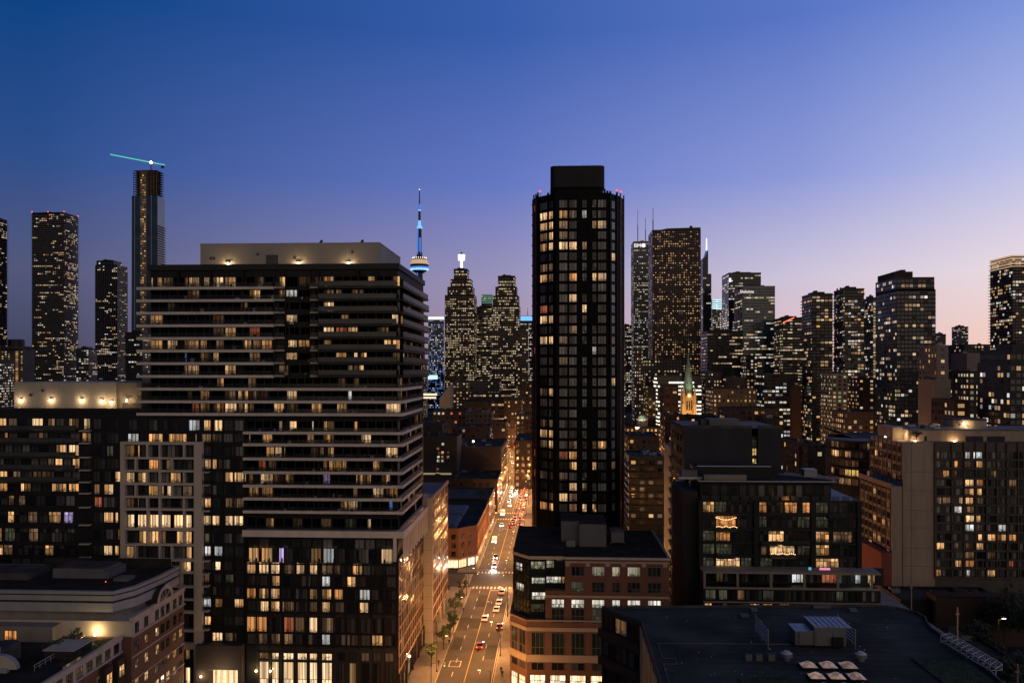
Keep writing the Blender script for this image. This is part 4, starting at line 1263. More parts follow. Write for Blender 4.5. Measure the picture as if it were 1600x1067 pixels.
def build_balcony_tower():
    Y = 190.0
    XL, XR = wx(235, Y), wx(621.3, Y)
    YB = 228.0
    F = Face((XL, Y), (XR, Y)); S = Face((XR, Y), (XR, YB)); WL = Face((XL, YB), (XL, Y))
    B = Bld('apartment_tower', 'tall apartment slab with pale balcony bands and beige plant room on its roof', 'apartment building', ((XL + XR) / 2, Y + 19, 0))
    V = lambda py: F.v(py, F.u(430))
    zt = V(419)
    b = MB(); b.box(XL, XR, Y, YB, 0, zt - .4, 'charcoal'); B.part('wall', b)
    b = MB(); b.box(XL - .4, XR + .4, Y - .5, YB + .4, zt - .4, zt, 'dark_panel')
    b.box(XL - .4, XR + .4, Y - .5, Y - .1, zt, zt + .9, 'dark_panel'); b.box(XR, XR + .4, Y - .1, YB + .4, zt, zt + .9, 'dark_panel')
    b.box(XL - .4, XL, Y - .1, YB + .4, zt, zt + .9, 'dark_panel')
    roof = B.part('roof', b)
    # plant room
    pa, pb = wx(313, Y + 6), wx(593, Y + 6)
    pf = Face((pa, Y + 6), (pb, Y + 6)); zp = wz(382, pa, Y + 6); yb2 = Y + 33
    b = MB(); b.box(pa, pb, Y + 6, yb2, zt, zp, 'penthouse')
    for i in range(1, 17):
        x = pa + (pb - pa) * i / 17
        b.box(x - .02, x + .02, Y + 5.985, Y + 6, zt + .2, zp - .1, 'limestone')
    b.box(pa - .08, pb + .08, Y + 5.92, yb2 + .08, zp, zp + .18, 'grey_cornice')
    pr = B.part('plant_room', b)
    b = MB(); b.fbox(pf, pf.u(416), pf.u(435), pf.v(417), pf.v(399), 0, .12, 'roof_pale')
    for i in range(9): b.fbox(pf, pf.u(416.5), pf.u(434.5), pf.v(417) + .25 + i * .28, pf.v(417) + .37 + i * .28, .12, .2, 'roof_grey')
    B.part('louvre', b, parent=pr)
    b = MB()
    for x, y in ((328, 404), (333, 404), (401, 398), (459, 404), (549, 396)): b.fbox(pf, pf.u(x), pf.u(x + 3.4), pf.v(y + 2), pf.v(y - 2), 0, .1, 'roof_grey')
    B.part('vent', b, parent=pr)
    b = MB()
    for x in (495, 560): b.tube(pf.p(pf.u(x), zp + .1, -3), pf.p(pf.u(x), zp + .9, -3), .25, 'black_metal'); b.ball(pf.p(pf.u(x) + .3, zp + 1.0, -3), .35, 'black_metal', 6, 4)
    B.part('roof_fan', b, parent=pr)
    for x in (357, 467, 545):
        u = pf.u(x); v = pf.v(412.8)
        b = MB(); b.ball(pf.p(u, v, .3), .28, 'wall_lamp', 8, 5); b.fbox(pf, u - .3, u + .3, v + .25, v + .42, 0, .5, 'black_metal')
        B.part('wall_lamp', b, parent=pr)
        lamp('wall_light', pf.p(u, v + .1, .6), 420, (1, .66, .34), .2, pr)
    # storeys
    z2 = lambda *s: sp(200, 3.2, *s)
    z5 = lambda *s: sp(300, 2.5, *s)
    ys = [450.6, 470, 489.4, 509, 528.8, 548.4, 568, 588, 607.8, 627.5, 647, 675.6, 694, 716, 737, 758, 778, 798, 827]
    rows = [
        z2((115, 127), (145, 172), (285, 302), (305, 357, 'b'), (380, 410, 'b'), (425, 478), (485, 540), (757, 787), (935, 965, 'd'), (978, 1030)),
        z2((608, 662), (757, 787), (790, 847, 'w'), (978, 1030, 'd'), (1040, 1070, 'd'), (1120, 1178, 'd'), (300, 357, 'd')),
        z2((565, 600, 'd'), (978, 1030)),
        z2((112, 175), (425, 480, 'd'), (792, 847), (1320, 1352, 'b')),
        z2((425, 480, 'd'), (485, 540), (608, 660, 'r'), (978, 1030, 'b'), (1040, 1095, 'r'), (1100, 1155), (1290, 1302)),
        z2((112, 175), (197, 260), (282, 357), (668, 722), (800, 847, 'b'), (852, 908), (440, 480, 'd')),
        z2((362, 418), (425, 455), (608, 660, 'd'), (284, 296, 'u'), (792, 847, 'b'), (1040, 1093), (1130, 1155), (1163, 1195)),
        z2((282, 298, 'b'), (302, 357), (485, 540), (570, 582, 'r'), (1100, 1125, 'd'), (1130, 1180)),
        z2((445, 480), (600, 640, 'd'), (1130, 1156, 'd')),
        z2((300, 320, 'd'), (362, 418), (485, 540, 'd'), (550, 602), (608, 660, 'd'), (795, 845), (1100, 1120, 'w')),
        z2((320, 357, 'r'), (362, 418), (425, 480), (485, 545, 'b'), (550, 602), (608, 630), (730, 782), (795, 850, 'd'), (918, 970), (1045, 1095), (1290, 1365, 'b')),
        z5((513, 530, 'd')) + z2((755, 783), (808, 845), (920, 930, 'w'), (978, 1030), (1130, 1155)),
        z5((222, 230), (275, 315), (513, 555), (660, 700)),
        z5((325, 365), (465, 515, 'd'), (530, 555), (757, 805, 'b')),
        z5((260, 290, 'r'), (300, 330, 'd'), (513, 530), (535, 605), (707, 747)),
        z5((222, 240), (268, 318, 'b'), (320, 360, 'd'), (513, 540, 'v'), (640, 700)),
        z5((222, 262), (272, 318), (630, 655), (707, 750), (757, 805)),
        z5((610, 655), (655, 660, 'u'), (770, 785, 'u')),
        z5((395, 430, 'd'), (505, 545, 'd'), (600, 640, 'g'), (685, 700, 'b')),
    ]
    prev_top = zt - 1.0
    Wu = lambda x: F.u(x)
    for k, (py, spans) in enumerate(zip(ys, rows)):
        v = V(py) + .3
        v0, v1 = v + .05, min(prev_top, v + 2.75) - .35
        if k <= 10:
            left = [s for s in spans if s[1] <= 430]; mid = [s for s in spans if 430 < s[0] and s[1] <= 490]; right = [s for s in spans if s[0] > 490 or (s[0] > 484 and s[1] > 490)]
            if k < 8:
                row_windows(B, F, 236, 428, v0, v1, left, 12.2, n=.02)
                row_windows(B, F, 435, 486, v0 + (.5 if k else 0), v1, mid, 16, n=.02, dark=('glass', 'green_glass'))
                row_windows(B, F, 492, 626, v0, v1, right, 12.2, n=.02, dark=('glass', 'glass', 'glass_curtain'))
                balcony(B, F, Wu(218) , Wu(430), v)
                balcony(B, F, Wu(430) + .05, Wu(446), v, out=.9, fh=.4, fascia='concrete')
                balcony(B, F, Wu(486), Wu(499), v, out=.9, fh=.4, fascia='concrete')
                balcony(B, F, Wu(500), F.len, v, out=1.7, fh=.5, fascia='dark_panel', guard='guard_panel', wrap=(S, 37.5 if k % 2 else 36), gh=1.15)
            else:
                row_windows(B, F, 236, 626, v0, v1, spans, 12.2, n=.02)
                balcony(B, F, Wu(218), F.len, v, wrap=(S, 27))
        else:
            row_windows(B, F, 386, 626, v0, v1, [s for s in spans if s[0] > 384], 12.2, n=.02)
            if k < 18: balcony(B, F, Wu(383), F.len, v, wrap=(S, 27), gh=.9)
        # side storey
        row = []
        u = 1.0
        while u < 35:
            w = RNG.choice((1.4, 2.0, 2.6))
            st = RNG.choice(('glass',) * 7 + ('glass_curtain',) * 3 + ('lit_dim', 'lit_warm'))
            B.win(S, u, u + w, v0, v1, st, 1 if w > 1.5 else 0, 0, .02); u += w + RNG.choice((.2, .2, 1.0))
        prev_top = v - .3
    # left return of the balconies
    for k in range(11):
        v = V(ys[k]) + .3
        b = MB(); b.fbox(WL, 20, 39.4, v - .62, v, .02, 1.5, 'pale_fascia'); B.part('balcony', b)
    # chairs, planters and boxes left on the balconies
    b = MB(); rg = random.Random(77)
    for k in range(18):
        v = V(ys[k]) + .3
        for i in range(12):
            u = rg.uniform(Wu(236 if k < 11 else 388), F.len - .5)
            w, h = rg.uniform(.3, .9), rg.uniform(.35, .95)
            n_ = rg.uniform(.35, 1.0)
            b.fbox(F, u, u + w, v, v + h, n_, n_ + .35, rg.choice(('charcoal', 'tan_wall', 'dark_panel', 'leaf', 'white_metal', 'brick_brown')))
    B.part('balcony_furniture', b, kind='stuff')
    # vertical party walls dividing the balconies
    b = MB()
    for x in (281, 331, 382, 430.5, 447, 486, 499.5, 561, 590):
        b.fbox(F, Wu(x) - .12, Wu(x) + .12, V(588) if x > 430 else V(647), zt - .5, .02, 1.2 if x < 430 or x > 495 else .5, 'charcoal')
    for x in (444, 500, 561): b.fbox(F, Wu(x) - .12, Wu(x) + .12, V(798), V(650), .02, 1.2, 'charcoal')
    B.part('party_wall', b)
    # --- terrace slab over the podium, columns, podium facade
    vt = V(828) + .3
    b = MB(); b.fbox(F, Wu(383), F.len, vt - 1.5, vt, 0, 1.9, 'pale_fascia'); b.fbox(S, -1.898, 34.5, vt - 1.5, vt, 0, 1.897, 'pale_fascia')
    B.part('terrace_slab', b)
    g = MB(); g.fbox(F, Wu(384), F.len, vt + .05, vt + 1.1, 1.7, 1.76, 'guard_dark'); g.fbox(S, -1.7, 34, vt + .05, vt + 1.1, 1.7, 1.76, 'guard_dark'); B.part('balustrade', g)
    Yp = 188.6
    PF = Face((wx(385, Yp), Yp), (wx(623.2, Yp), Yp)); xr = PF.p(PF.len, 0)[0]
    PS = Face((xr, Yp), (xr, 224.0))
    pv = lambda py: PF.v(py, PF.u(500))
    zpod = pv(872)
    b = MB(); b.box(PF.p(0, 0)[0], xr, Yp, Y - .05, 0, zpod, 'brick_black'); b.box(XR, xr, Y - .05, 224, 0, zpod, 'brick_black'); B.part('podium_wall', b)
    for i in range(9):
        b = MB(); b.fbox(S, .3 + i * 4.1, .9 + i * 4.1, zpod - .5, vt - 1.5, 1.2, 1.8, 'pale_fascia'); B.part('column', b)
    for x in (619,):
        b = MB(); b.fbox(F, Wu(x) - .35, Wu(x) + .35, zpod - .5, vt - 1.5, 1.1, 1.75, 'pale_fascia'); B.part('column', b)
    row_windows(B, F, 388, 620, V(858), V(841), [], 16, n=.06, dark=('glass', 'glass_curtain'))
    prow = [(880, 856, z5((222, 262), (272, 315), (340, 360, 'v'), (465, 505), (513, 555, 'w'), (740, 785, 'b'))),
            (897, 878.5, z5((213, 253), (262, 300), (308, 343, 'b'), (360, 400, 'd'), (408, 440), (460, 490), (508, 580, 'd'))),
            (916, 899.5, z5((313, 343), (508, 540, 'w'), (605, 640))),
            (936, 919.5, z5((213, 253, 'o'), (262, 300), (308, 343), (460, 490), (508, 545), (555, 590, 'o'), (655, 695, 'w'))),
            (956, 939.5, z5((268, 300), (308, 343), (460, 490, 'd'), (508, 540, 'b'), (655, 690))),
            (988, 964, z5((213, 293, 'o'), (360, 400, 'r'), (400, 440, 'd'), (458, 490), (508, 560, 'd'))),
            (1007, 990, z5((260, 295, 'd'), (310, 345, 'd'), (360, 395, 'd'), (508, 540, 'w'), (700, 745)))]
    b = MB()
    for y1, y0, spans in prow:
        row_windows(B, PF, 386, 620, pv(y1), pv(y0), spans, 15.5, n=.05, dark=('glass', 'glass', 'glass_curtain'))
        b.fbox(PF, 0, PF.len, pv(y1) - .38, pv(y1) - .04, 0, .22, 'black_metal')
    for x in (385.5, 401, 421, 441, 461, 481, 499, 522, 542, 561, 581, 601, 621.5): b.fbox(PF, PF.u(x) - .16, PF.u(x) + .16, pv(1012), zpod, 0, .3, 'black_metal')
    B.part('mullion_grid', b)
    # lobby
    for x0, x1 in ((405.5, 420), (425, 436), (443, 459), (465, 480), (484, 496), (503, 519)):
        row_windows(B, PF, x0, x1, pv(1031), pv(1020), [(x0, x1, 'd' if x0 < 412 else 'l')], 20, n=.05)
        row_windows(B, PF, x0, x1, .6, pv(1034), [(x0, x1, 'l')], 20, n=.05, tr=.45)
    for x0, x1 in ((528, 540), (545, 558), (564, 578), (582, 596), (601, 616)):
        row_windows(B, PF, x0, x1, .6, pv(1034), [], 11, n=.05); row_windows(B, PF, x0, x1, pv(1031), pv(1018), [], 11, n=.05)
    for x in (403, 422.5, 439.5, 462, 482, 499.5, 522):
        b = MB(); b.fbox(PF, PF.u(x) - .3, PF.u(x) + .3, 0, pv(1018), .0, .35, 'brick_black'); B.part('lobby_pier', b)
    b = MB()
    b.fbox(PF, PF.u(403), PF.u(522), pv(1034), pv(1031), 0, .3, 'brick_black'); B.part('lobby_beam', b)
    for x in (401.5, 423.5):
        bb = MB(); u = PF.u(x); bb.ball(PF.p(u, pv(1048), .55), .25, 'lamp_glow', 8, 5); bb.fbox(PF, u - .1, u + .1, pv(1050), pv(1045), 0, .4, 'black_metal'); B.part('wall_lamp', bb)
        lamp('wall_light', PF.p(u, pv(1048), 1.0), 250, parent=B.root)
    # pale frame grid of the street side
    b = MB()
    nb, nf = 12, 8
    hh = (zpod - 6.0) / nf
    for i in range(nb + 1): b.fbox(PS, i * PS.len / nb - .13, i * PS.len / nb + .13, 5.6, zpod, 0, .1, 'rose_frame')
    for j in range(nf + 1): b.fbox(PS, -.13, PS.len, 6.0 + j * hh - .16, 6.0 + j * hh + .16, .0, .085, 'rose_frame')
    for i in range(0, nb + 1, 3): b.fbox(PS, i * PS.len / nb - .25, i * PS.len / nb + .25, 0, 5.6, 0, .4, 'brick_black')
    B.part('frame_grid', b)
    for i in range(nb):
        for j in range(nf):
            w = PS.len / nb
            B.win(PS, i * w + .25, (i + 1) * w - .25, 6.0 + j * hh + .3, 6.0 + (j + 1) * hh - .3, RNG.choice(('glass',) * 9 + ('lit_dim', 'glass_curtain', 'lit_warm')), 1, 0, .03)
    for i in range(nb):
        w = PS.len / nb
        B.win(PS, i * w + .3, (i + 1) * w - .3, .5, 5.0, RNG.choice(('glass', 'glass', 'lit_dim', 'lit_red', 'lit_warm')), 1, .7, .03)
    B.finish()


noise_mat('rose_frame', (.42, .25, .2), .8, .15, .4)
build_balcony_tower()


def build_end_block():
    """the second street block behind the podium: stone pier and pale frame grid"""
    x = wx(674, 227.5)
    Y0, Y1 = 227.5, 262.5
    S = Face((x, Y0), (x, Y1))
    zt = wz(780, x, Y0)
    B = Bld('end_block', 'street block with stone corner pier and rosy frame grid beside the crossing', 'building', (x - 10, 245, 0))
    b = MB(); b.box(x - 22, x - .02, Y0, Y1, 4.8, zt - .5, 'brick_brown'); b.box(x - 22, x - 2.5, Y0 + 2, Y1, 0, 4.8, 'charcoal'); B.part('wall', b)
    b = MB(); b.box(x - 2.3, x + .5, Y0 - 1.2, Y0 - .02, 0, zt + .6, 'concrete')
    for i in range(1, 12): b.box(x - 2.32, x + .52, Y0 - 1.22, Y0 - .3, i * 3.2, i * 3.2 + .05, 'charcoal')
    B.part('corner_pier', b)
    b = MB(); b.box(x - 22, x + .3, Y0, Y1 + .2, zt - .5, zt - .1, 'roof_pale'); b.box(x - .3, x + .32, Y0, Y1 + .2, zt - .1, zt + .6, 'rose_frame'); b.box(x - 22, x - .3, Y0, Y0 + .4, zt - .1, zt + .6, 'concrete'); B.part('roof', b)
    b = MB(); nb, nf = 8, 10; hh = (zt - 5.2) / nf
    for i in range(nb + 1): b.fbox(S, i * S.len / nb - .17, i * S.len / nb + .17, 4.8, zt, 0, .1, 'rose_frame')
    for j in range(nf + 1): b.fbox(S, -.17, S.len + .17, 5.2 + j * hh - .2, 5.2 + j * hh + .2, .0, .085, 'rose_frame')
    B.part('frame_grid', b)
    b = MB()
    for i in range(0, nb + 1, 2): b.fbox(S, i * S.len / nb - .3, i * S.len / nb + .3, 0, 4.8, -.2, .35, 'concrete')
    B.part('column', b)
    for i in range(nb):
        for j in range(nf):
            w = S.len / nb
            B.win(S, i * w + .3, (i + 1) * w - .3, 5.2 + j * hh + .4, 5.2 + (j + 1) * hh - .35, RNG.choice(('glass',) * 8 + ('lit_dim', 'glass_curtain', 'lit_warm')), 1, 0, .03)
    for i in range(nb):
        w = S.len / nb
        B.win(Face((x - 2.4, Y0), (x - 2.4, Y1)), i * w + .3, (i + 1) * w - .3, .4, 4.3, RNG.choice(('glass', 'lit_dim', 'lit_warm')), 1, .7, .02)
    b = MB(); b.ball((x - 5, 236, zt + 1.8), .3, 'lamp_glow', 8, 5); b.tube((x - 5, 236, zt - .2), (x - 5, 236, zt + 1.8), .06, 'steel'); B.part('roof_lamp', b)
    lamp('roof_light', (x - 5, 235.5, zt + 2.0), 160, parent=B.root)
    B.finish()


build_end_block()


# ================================================================== the left wing
def build_wing():
    Y = 189.2
    F = Face((wx(-70, Y), Y), (wx(384, Y), Y)); V = lambda py: F.v(py, F.u(200)); U = F.u
    B = Bld('apartment_wing', 'lower apartment wing with cream frame grid and dark bays, left of the balcony tower', 'apartment building', (wx(160, Y), Y + 10, 0))
    zt = V(641)
    b = MB(); b.box(F.A.x, wx(233, Y), Y, Y + 30, 0, zt, 'charcoal'); b.box(wx(233, Y), F.B.x, Y, Y + .78, 0, V(652), 'charcoal'); B.part('wall', b)
    b = MB(); b.box(F.A.x, wx(218, Y), Y - .4, Y + .1, zt - .1, zt + .5, 'dark_panel'); B.part('parapet', b)
    # beige plant room with a row of lamps
    pf = Face((wx(22, Y + 5), Y + 5), (wx(219, Y + 5), Y + 5)); zp = pf.v(598, 5)
    b = MB(); b.box(pf.A.x, pf.B.x - 6, Y + 5, Y + 26, zt - .2, zp, 'penthouse'); b.box(pf.B.x - 6, pf.B.x, Y + 5.6, Y + 26, zt - .2, zp, 'tan_wall')
    for i in range(1, 12):
        x = pf.A.x + (pf.B.x - 6 - pf.A.x) * i / 12; b.box(x - .02, x + .02, Y + 4.985, Y + 5, zt, zp - .1, 'limestone')
    b.box(pf.A.x - .06, pf.B.x - 5.9, Y + 4.94, Y + 26, zp, zp + .16, 'grey_cornice')
    pr = B.part('plant_room', b)
    for x, y in ((33, 625), (80.5, 625), (128, 625), (160, 626), (175, 628), (199, 625.5)):
        u = pf.u(x); v = pf.v(y, u); bb = MB(); bb.ball(pf.p(u, v, .35), .24, 'wall_lamp', 8, 5); bb.fbox(pf, u - .25, u + .25, v + .22, v + .36, 0, .45, 'black_metal'); B.part('wall_lamp', bb, parent=pr)
        lamp('wall_light', pf.p(u, v, .8), 190, (1, .66, .34), .2, pr)
    b = MB()
    for x, y in ((48, 617), (67, 610)): b.fbox(pf, pf.u(x) - .35, pf.u(x) + .35, pf.v(y + 2), pf.v(y - 2), 0, .12, 'roof_grey')
    B.part('vent', b, parent=pr)
    b = MB(); g0 = pf.u(182)
    b.fbox(pf, pf.u(176), pf.u(181), pf.v(641), pf.v(625), 0, .08, 'tan_wall'); b.fbox(pf, pf.u(164), pf.u(168), pf.v(641), pf.v(627), 0, .08, 'limestone'); B.part('door', b, parent=pr)
    g = MB()
    for i in range(9): g.fbox(pf, pf.u(200) + i * .55, pf.u(200) + i * .55 + .5, zt, zt + 1.6, 2.6, 2.65, 'guard_glass')
    B.part('glass_screen', g, parent=pr)
    z6 = lambda *s: sp(0, 4.0, *s)        # enlargements of the left edge
    ysc = lambda y: 600 + y / 4.0
    # balconied bay, far left
    rows = [(285, 215, z6((0, 42), (55, 110, 'd'), (200, 270), (300, 345, 'd'), (430, 495), (525, 565))),
            (362, 305, z6((30, 50, 'o'), (240, 300, 'd'), (515, 570))),
            (450, 380, z6((352, 418), (430, 495))),
            (530, 465, z6((300, 340, 'd'))),
            (605, 540, z6((0, 48), (82, 130, 'd'), (205, 260, 'd'), (262, 340, 'd'))),
            (675, 622, z6((0, 48), (130, 195), (325, 418), (430, 495)))]
    for i, (y1, y0, spans) in enumerate(rows):
        row_windows(B, F, -60, 126, V(ysc(y1)), V(ysc(y0)), [s for s in spans if s[1] < 126], 13, n=.03)
        row_windows(B, F, 129, 143, V(ysc(y1)), V(ysc(y0)), [s for s in spans if s[0] > 126], 13, n=.03)
        if i: balcony(B, F, 0, U(124), V(ysc(rows[i - 1][0])) - .1, out=1.6, fh=.45, fascia='dark_panel', guard='guard_panel', gh=1.1)
        balcony(B, F, U(127), U(143), V(ysc(y1)) - .1, out=1.1, fh=.32, fascia='concrete')
    low = [(762, 700, z6((55, 90, 'd'), (118, 160, 'd'))), (872, 800, z6((50, 90), (175, 235, 'd'), (305, 382), (400, 460, 'v'))), (990, 905, z6((0, 12), (30, 95, 'g'), (180, 240, 'd')))]
    yc = lambda y: 800 + y / 4.0
    low2 = [(275, 210, z6((25, 80, 'd'))), (348, 295, z6((322, 382, 'o'))), (410, 368, z6((22, 82), (322, 382, 'o')))]
    for y1, y0, spans in [(ysc(a), ysc(c), s) for a, c, s in low] + [(yc(a), yc(c), s) for a, c, s in low2]:
        row_windows(B, F, -60, 118, V(y1), V(y0), spans, 15, n=.03, tr=.7, dark=('glass', 'glass_curtain', 'glass'))
        balcony(B, F, U(127), U(143), V(y1) - .1, out=1.1, fh=.32, fascia='concrete')
    for y in range(905, 1060, 20): row_windows(B, F, -60, 118, V(y + 16), V(y), [], 15, n=.03, tr=.7)
    # window column between balconies and frame grid
    cols = {215: [], 305: [], 385: [(668, 710, 'g')], 465: [], 545: [(720, 755)], 625: [(590, 625, 'd'), (652, 710)], 705: [(592, 640, 'r')], 800: [(650, 710), (720, 740)], 905: [(738, 750)]}
    for y, s in cols.items(): row_windows(B, F, 145, 187, V(ysc(y + 66)), V(ysc(y)), z6(*s), 17, n=.03, dark=('glass', 'glass_curtain'))
    for y, s in {208: [(650, 705), (718, 745)], 288: [(578, 638)], 365: [(650, 700), (718, 735, 'o')]}.items(): row_windows(B, F, 145, 185, V(yc(y + 62)), V(yc(y)), z6(*s), 17, n=.03, dark=('glass', 'glass_curtain'))
    # storey above the frame grid
    row_windows(B, F, 200, 382, V(ysc(290)), V(ysc(222)), z6((1180, 1250, 'w'), (1275, 1328), (1340, 1395, 'b')), 15, n=.03)
    row_windows(B, F, 196, 382, V(ysc(360)), V(ysc(308)), z6((800, 868, 'w'), (930, 1018), (1055, 1168), (1222, 1230), (1262, 1320, 'd')), 15, n=.03)
    # cream frame grid
    xs = [190, 195.5, 212, 231, 249.5, 268.5, 287.5, 303.5]
    ybs = [(690, 694.5), (714, 717), (734, 737), (754, 757.5), (774.5, 777.5), (793.5, 797), (824, 828), (849, 852)]
    FG = Face((wx(189, Y - 1.0), Y - 1.0), (wx(304.5, Y - 1.0), Y - 1.0)); G = lambda y: FG.v(y, 5); gu = FG.u
    b = MB()
    b.fbox(FG, gu(188.5), gu(195.5), 0, G(690), -1.0, .25, 'limestone')
    b.fbox(FG, gu(303.5), gu(316), 0, G(690), -1.0, .25, 'limestone')
    for a, c in ybs: b.fbox(FG, gu(195.5), gu(303.5), G(c), G(a), -.9, .2, 'limestone')
    part_rows = [(694.5, 714), (717, 734), (737, 754), (757.5, 774.5), (777.5, 793.5), (797, 824), (828, 849), (852, 872)]
    for i, (y0, y1) in enumerate(part_rows):
        for x in ((249.5,) if i not in (5,) else (212, 231, 249.5, 268.5, 287.5)) + (((230,), (287.5,)) if i % 2 == 0 else ((212,), (268.5,)))[0] + (((230,), (287.5,)) if i % 2 == 0 else ((212,), (268.5,)))[1]:
            b.fbox(FG, gu(x) - .2, gu(x) + .2, G(y1), G(y0), -.85, .18, 'limestone')
    b.fbox(FG, gu(184), gu(308), G(875.5), G(872), -.9, .5, 'limestone')
    for (a, c) in ((892, 895), (914, 917), (934, 937), (953, 957), (982, 985.5), (1003, 1012)): b.fbox(FG, gu(190), gu(303.5), G(c), G(a), -.9, .2, 'limestone')
    for i, x in enumerate((226, 245, 264, 283)):
        b.fbox(FG, gu(x) - .25, gu(x) + .25, 0, G(875.5), -.85, .18, 'limestone')
    B.part('frame_grid', b)
    lits = {0: [(785, 842), (862, 875)], 1: [(930, 990, 'o'), (1040, 1070, 'd')], 2: [(785, 842), (862, 915)], 3: [(930, 990), (1013, 1025), (1045, 1070)], 4: [(785, 842, 'd'), (862, 870)], 5: [(797, 842, 'b'), (855, 917, 'b'), (932, 993, 'b'), (1007, 1068, 'b'), (1083, 1147, 'b'), (1160, 1200, 'b')], 6: [(870, 917), (930, 992), (1015, 1040, 'd'), (1105, 1145), (1160, 1200)], 7: [(785, 840), (1165, 1200)]}
    for i, (y0, y1) in enumerate(part_rows): row_windows(B, F, 197, 302, V(y1 - .6), V(y0 + (6 if i == 5 else .6)), z6(*lits[i]), 17, n=.03)
    lit2 = [(876, 891, [(910, 990), (1140, 1195, 'b')]), (896, 913, [(775, 850), (862, 915), (935, 985), (1015, 1045)]), (918, 933, [(1015, 1045)]), (938, 952, []), (958, 981, []), (986, 1002, []), (1012, 1028, [(1160, 1190, 'd')]), (1040, 1066, [(1105, 1150, 'l'), (1160, 1190, 'l')])]
    for y0, y1, s in lit2: row_windows(B, F, 197, 302, V(y1), V(y0), z6(*s), 17, n=.03)
    # dark glass bays right of the grid
    s4 = {385: [], 465: [], 545: [(1408, 1480), (1482, 1540, 'b')], 625: [], 705: [(1280, 1320), (1410, 1475, 'd'), (1478, 1530, 'd')], 815: [(1262, 1375, 'b'), (1408, 1522, 'b')], 925: [(1280, 1310, 'g')], 1005: [(1280, 1322, 'w'), (1340, 1395, 'w')]}
    for y, s in s4.items(): row_windows(B, F, 319, 382, V(ysc(y + 62)), V(ysc(y)), z6(*s), 16, n=.03, dark=('glass', 'glass_curtain', 'green_glass'))
    for y, s in {300: [(1345, 1380)], 378: [(1280, 1310, 'd'), (1410, 1465, 'g')], 455: [], 530: [(1275, 1320, 'w'), (1345, 1395)], 640: [(1280, 1322)], 740: [(1328, 1395, 'b'), (1405, 1480, 'd')]}.items():
        row_windows(B, F, 319, 382, V(yc(y + 55)), V(yc(y)), z6(*s), 16, n=.03, dark=('glass', 'glass_curtain', 'green_glass'))
    for y in list(range(465, 800, 80)): balcony(B, F, U(317), U(329), V(ysc(y) - 1), out=1.2, fh=.3, fascia='concrete')
    for y in (290, 370, 445, 520, 600, 715): balcony(B, F, U(317), U(329), V(yc(y)), out=1.2, fh=.3, fascia='concrete')
    b = MB()
    for x in (331, 349, 366, 382): b.fbox(F, U(x) - .14, U(x) + .14, V(1000), V(655), .02, .35, 'black_metal')
    B.part('mullion', b)
    # dark brick portal with the lit passage
    b = MB(); b.fbox(F, U(313), U(333), 0, V(1000), .02, 2.6, 'brick_dark'); b.fbox(F, U(378), U(383.5), 0, V(1000), .02, 2.6, 'brick_dark'); b.fbox(F, U(333), U(378), V(1037), V(1000), .02, 2.6, 'brick_dark'); B.part('portal', b)
    b = MB(); b.fbox(F, U(333.5), U(377.5), 0, V(1037.5), .06, .12, 'lobby'); b.fbox(F, U(333.5), U(377.5), V(1037.5), V(1037), .1, 2.5, 'limestone'); B.part('passage', b)
    bb = MB(); bb.ball(F.p(U(322), V(1047), 2.9), .25, 'lamp_glow', 8, 5); B.part('wall_lamp', bb)
    lamp('wall_light', F.p(U(322), V(1047), 3.3), 250, parent=B.root)
    lamp('passage_light', F.p(U(355), V(1042), 5.5), 900, (1, .74, .44), .5, B.root)
    B.finish()


build_wing()


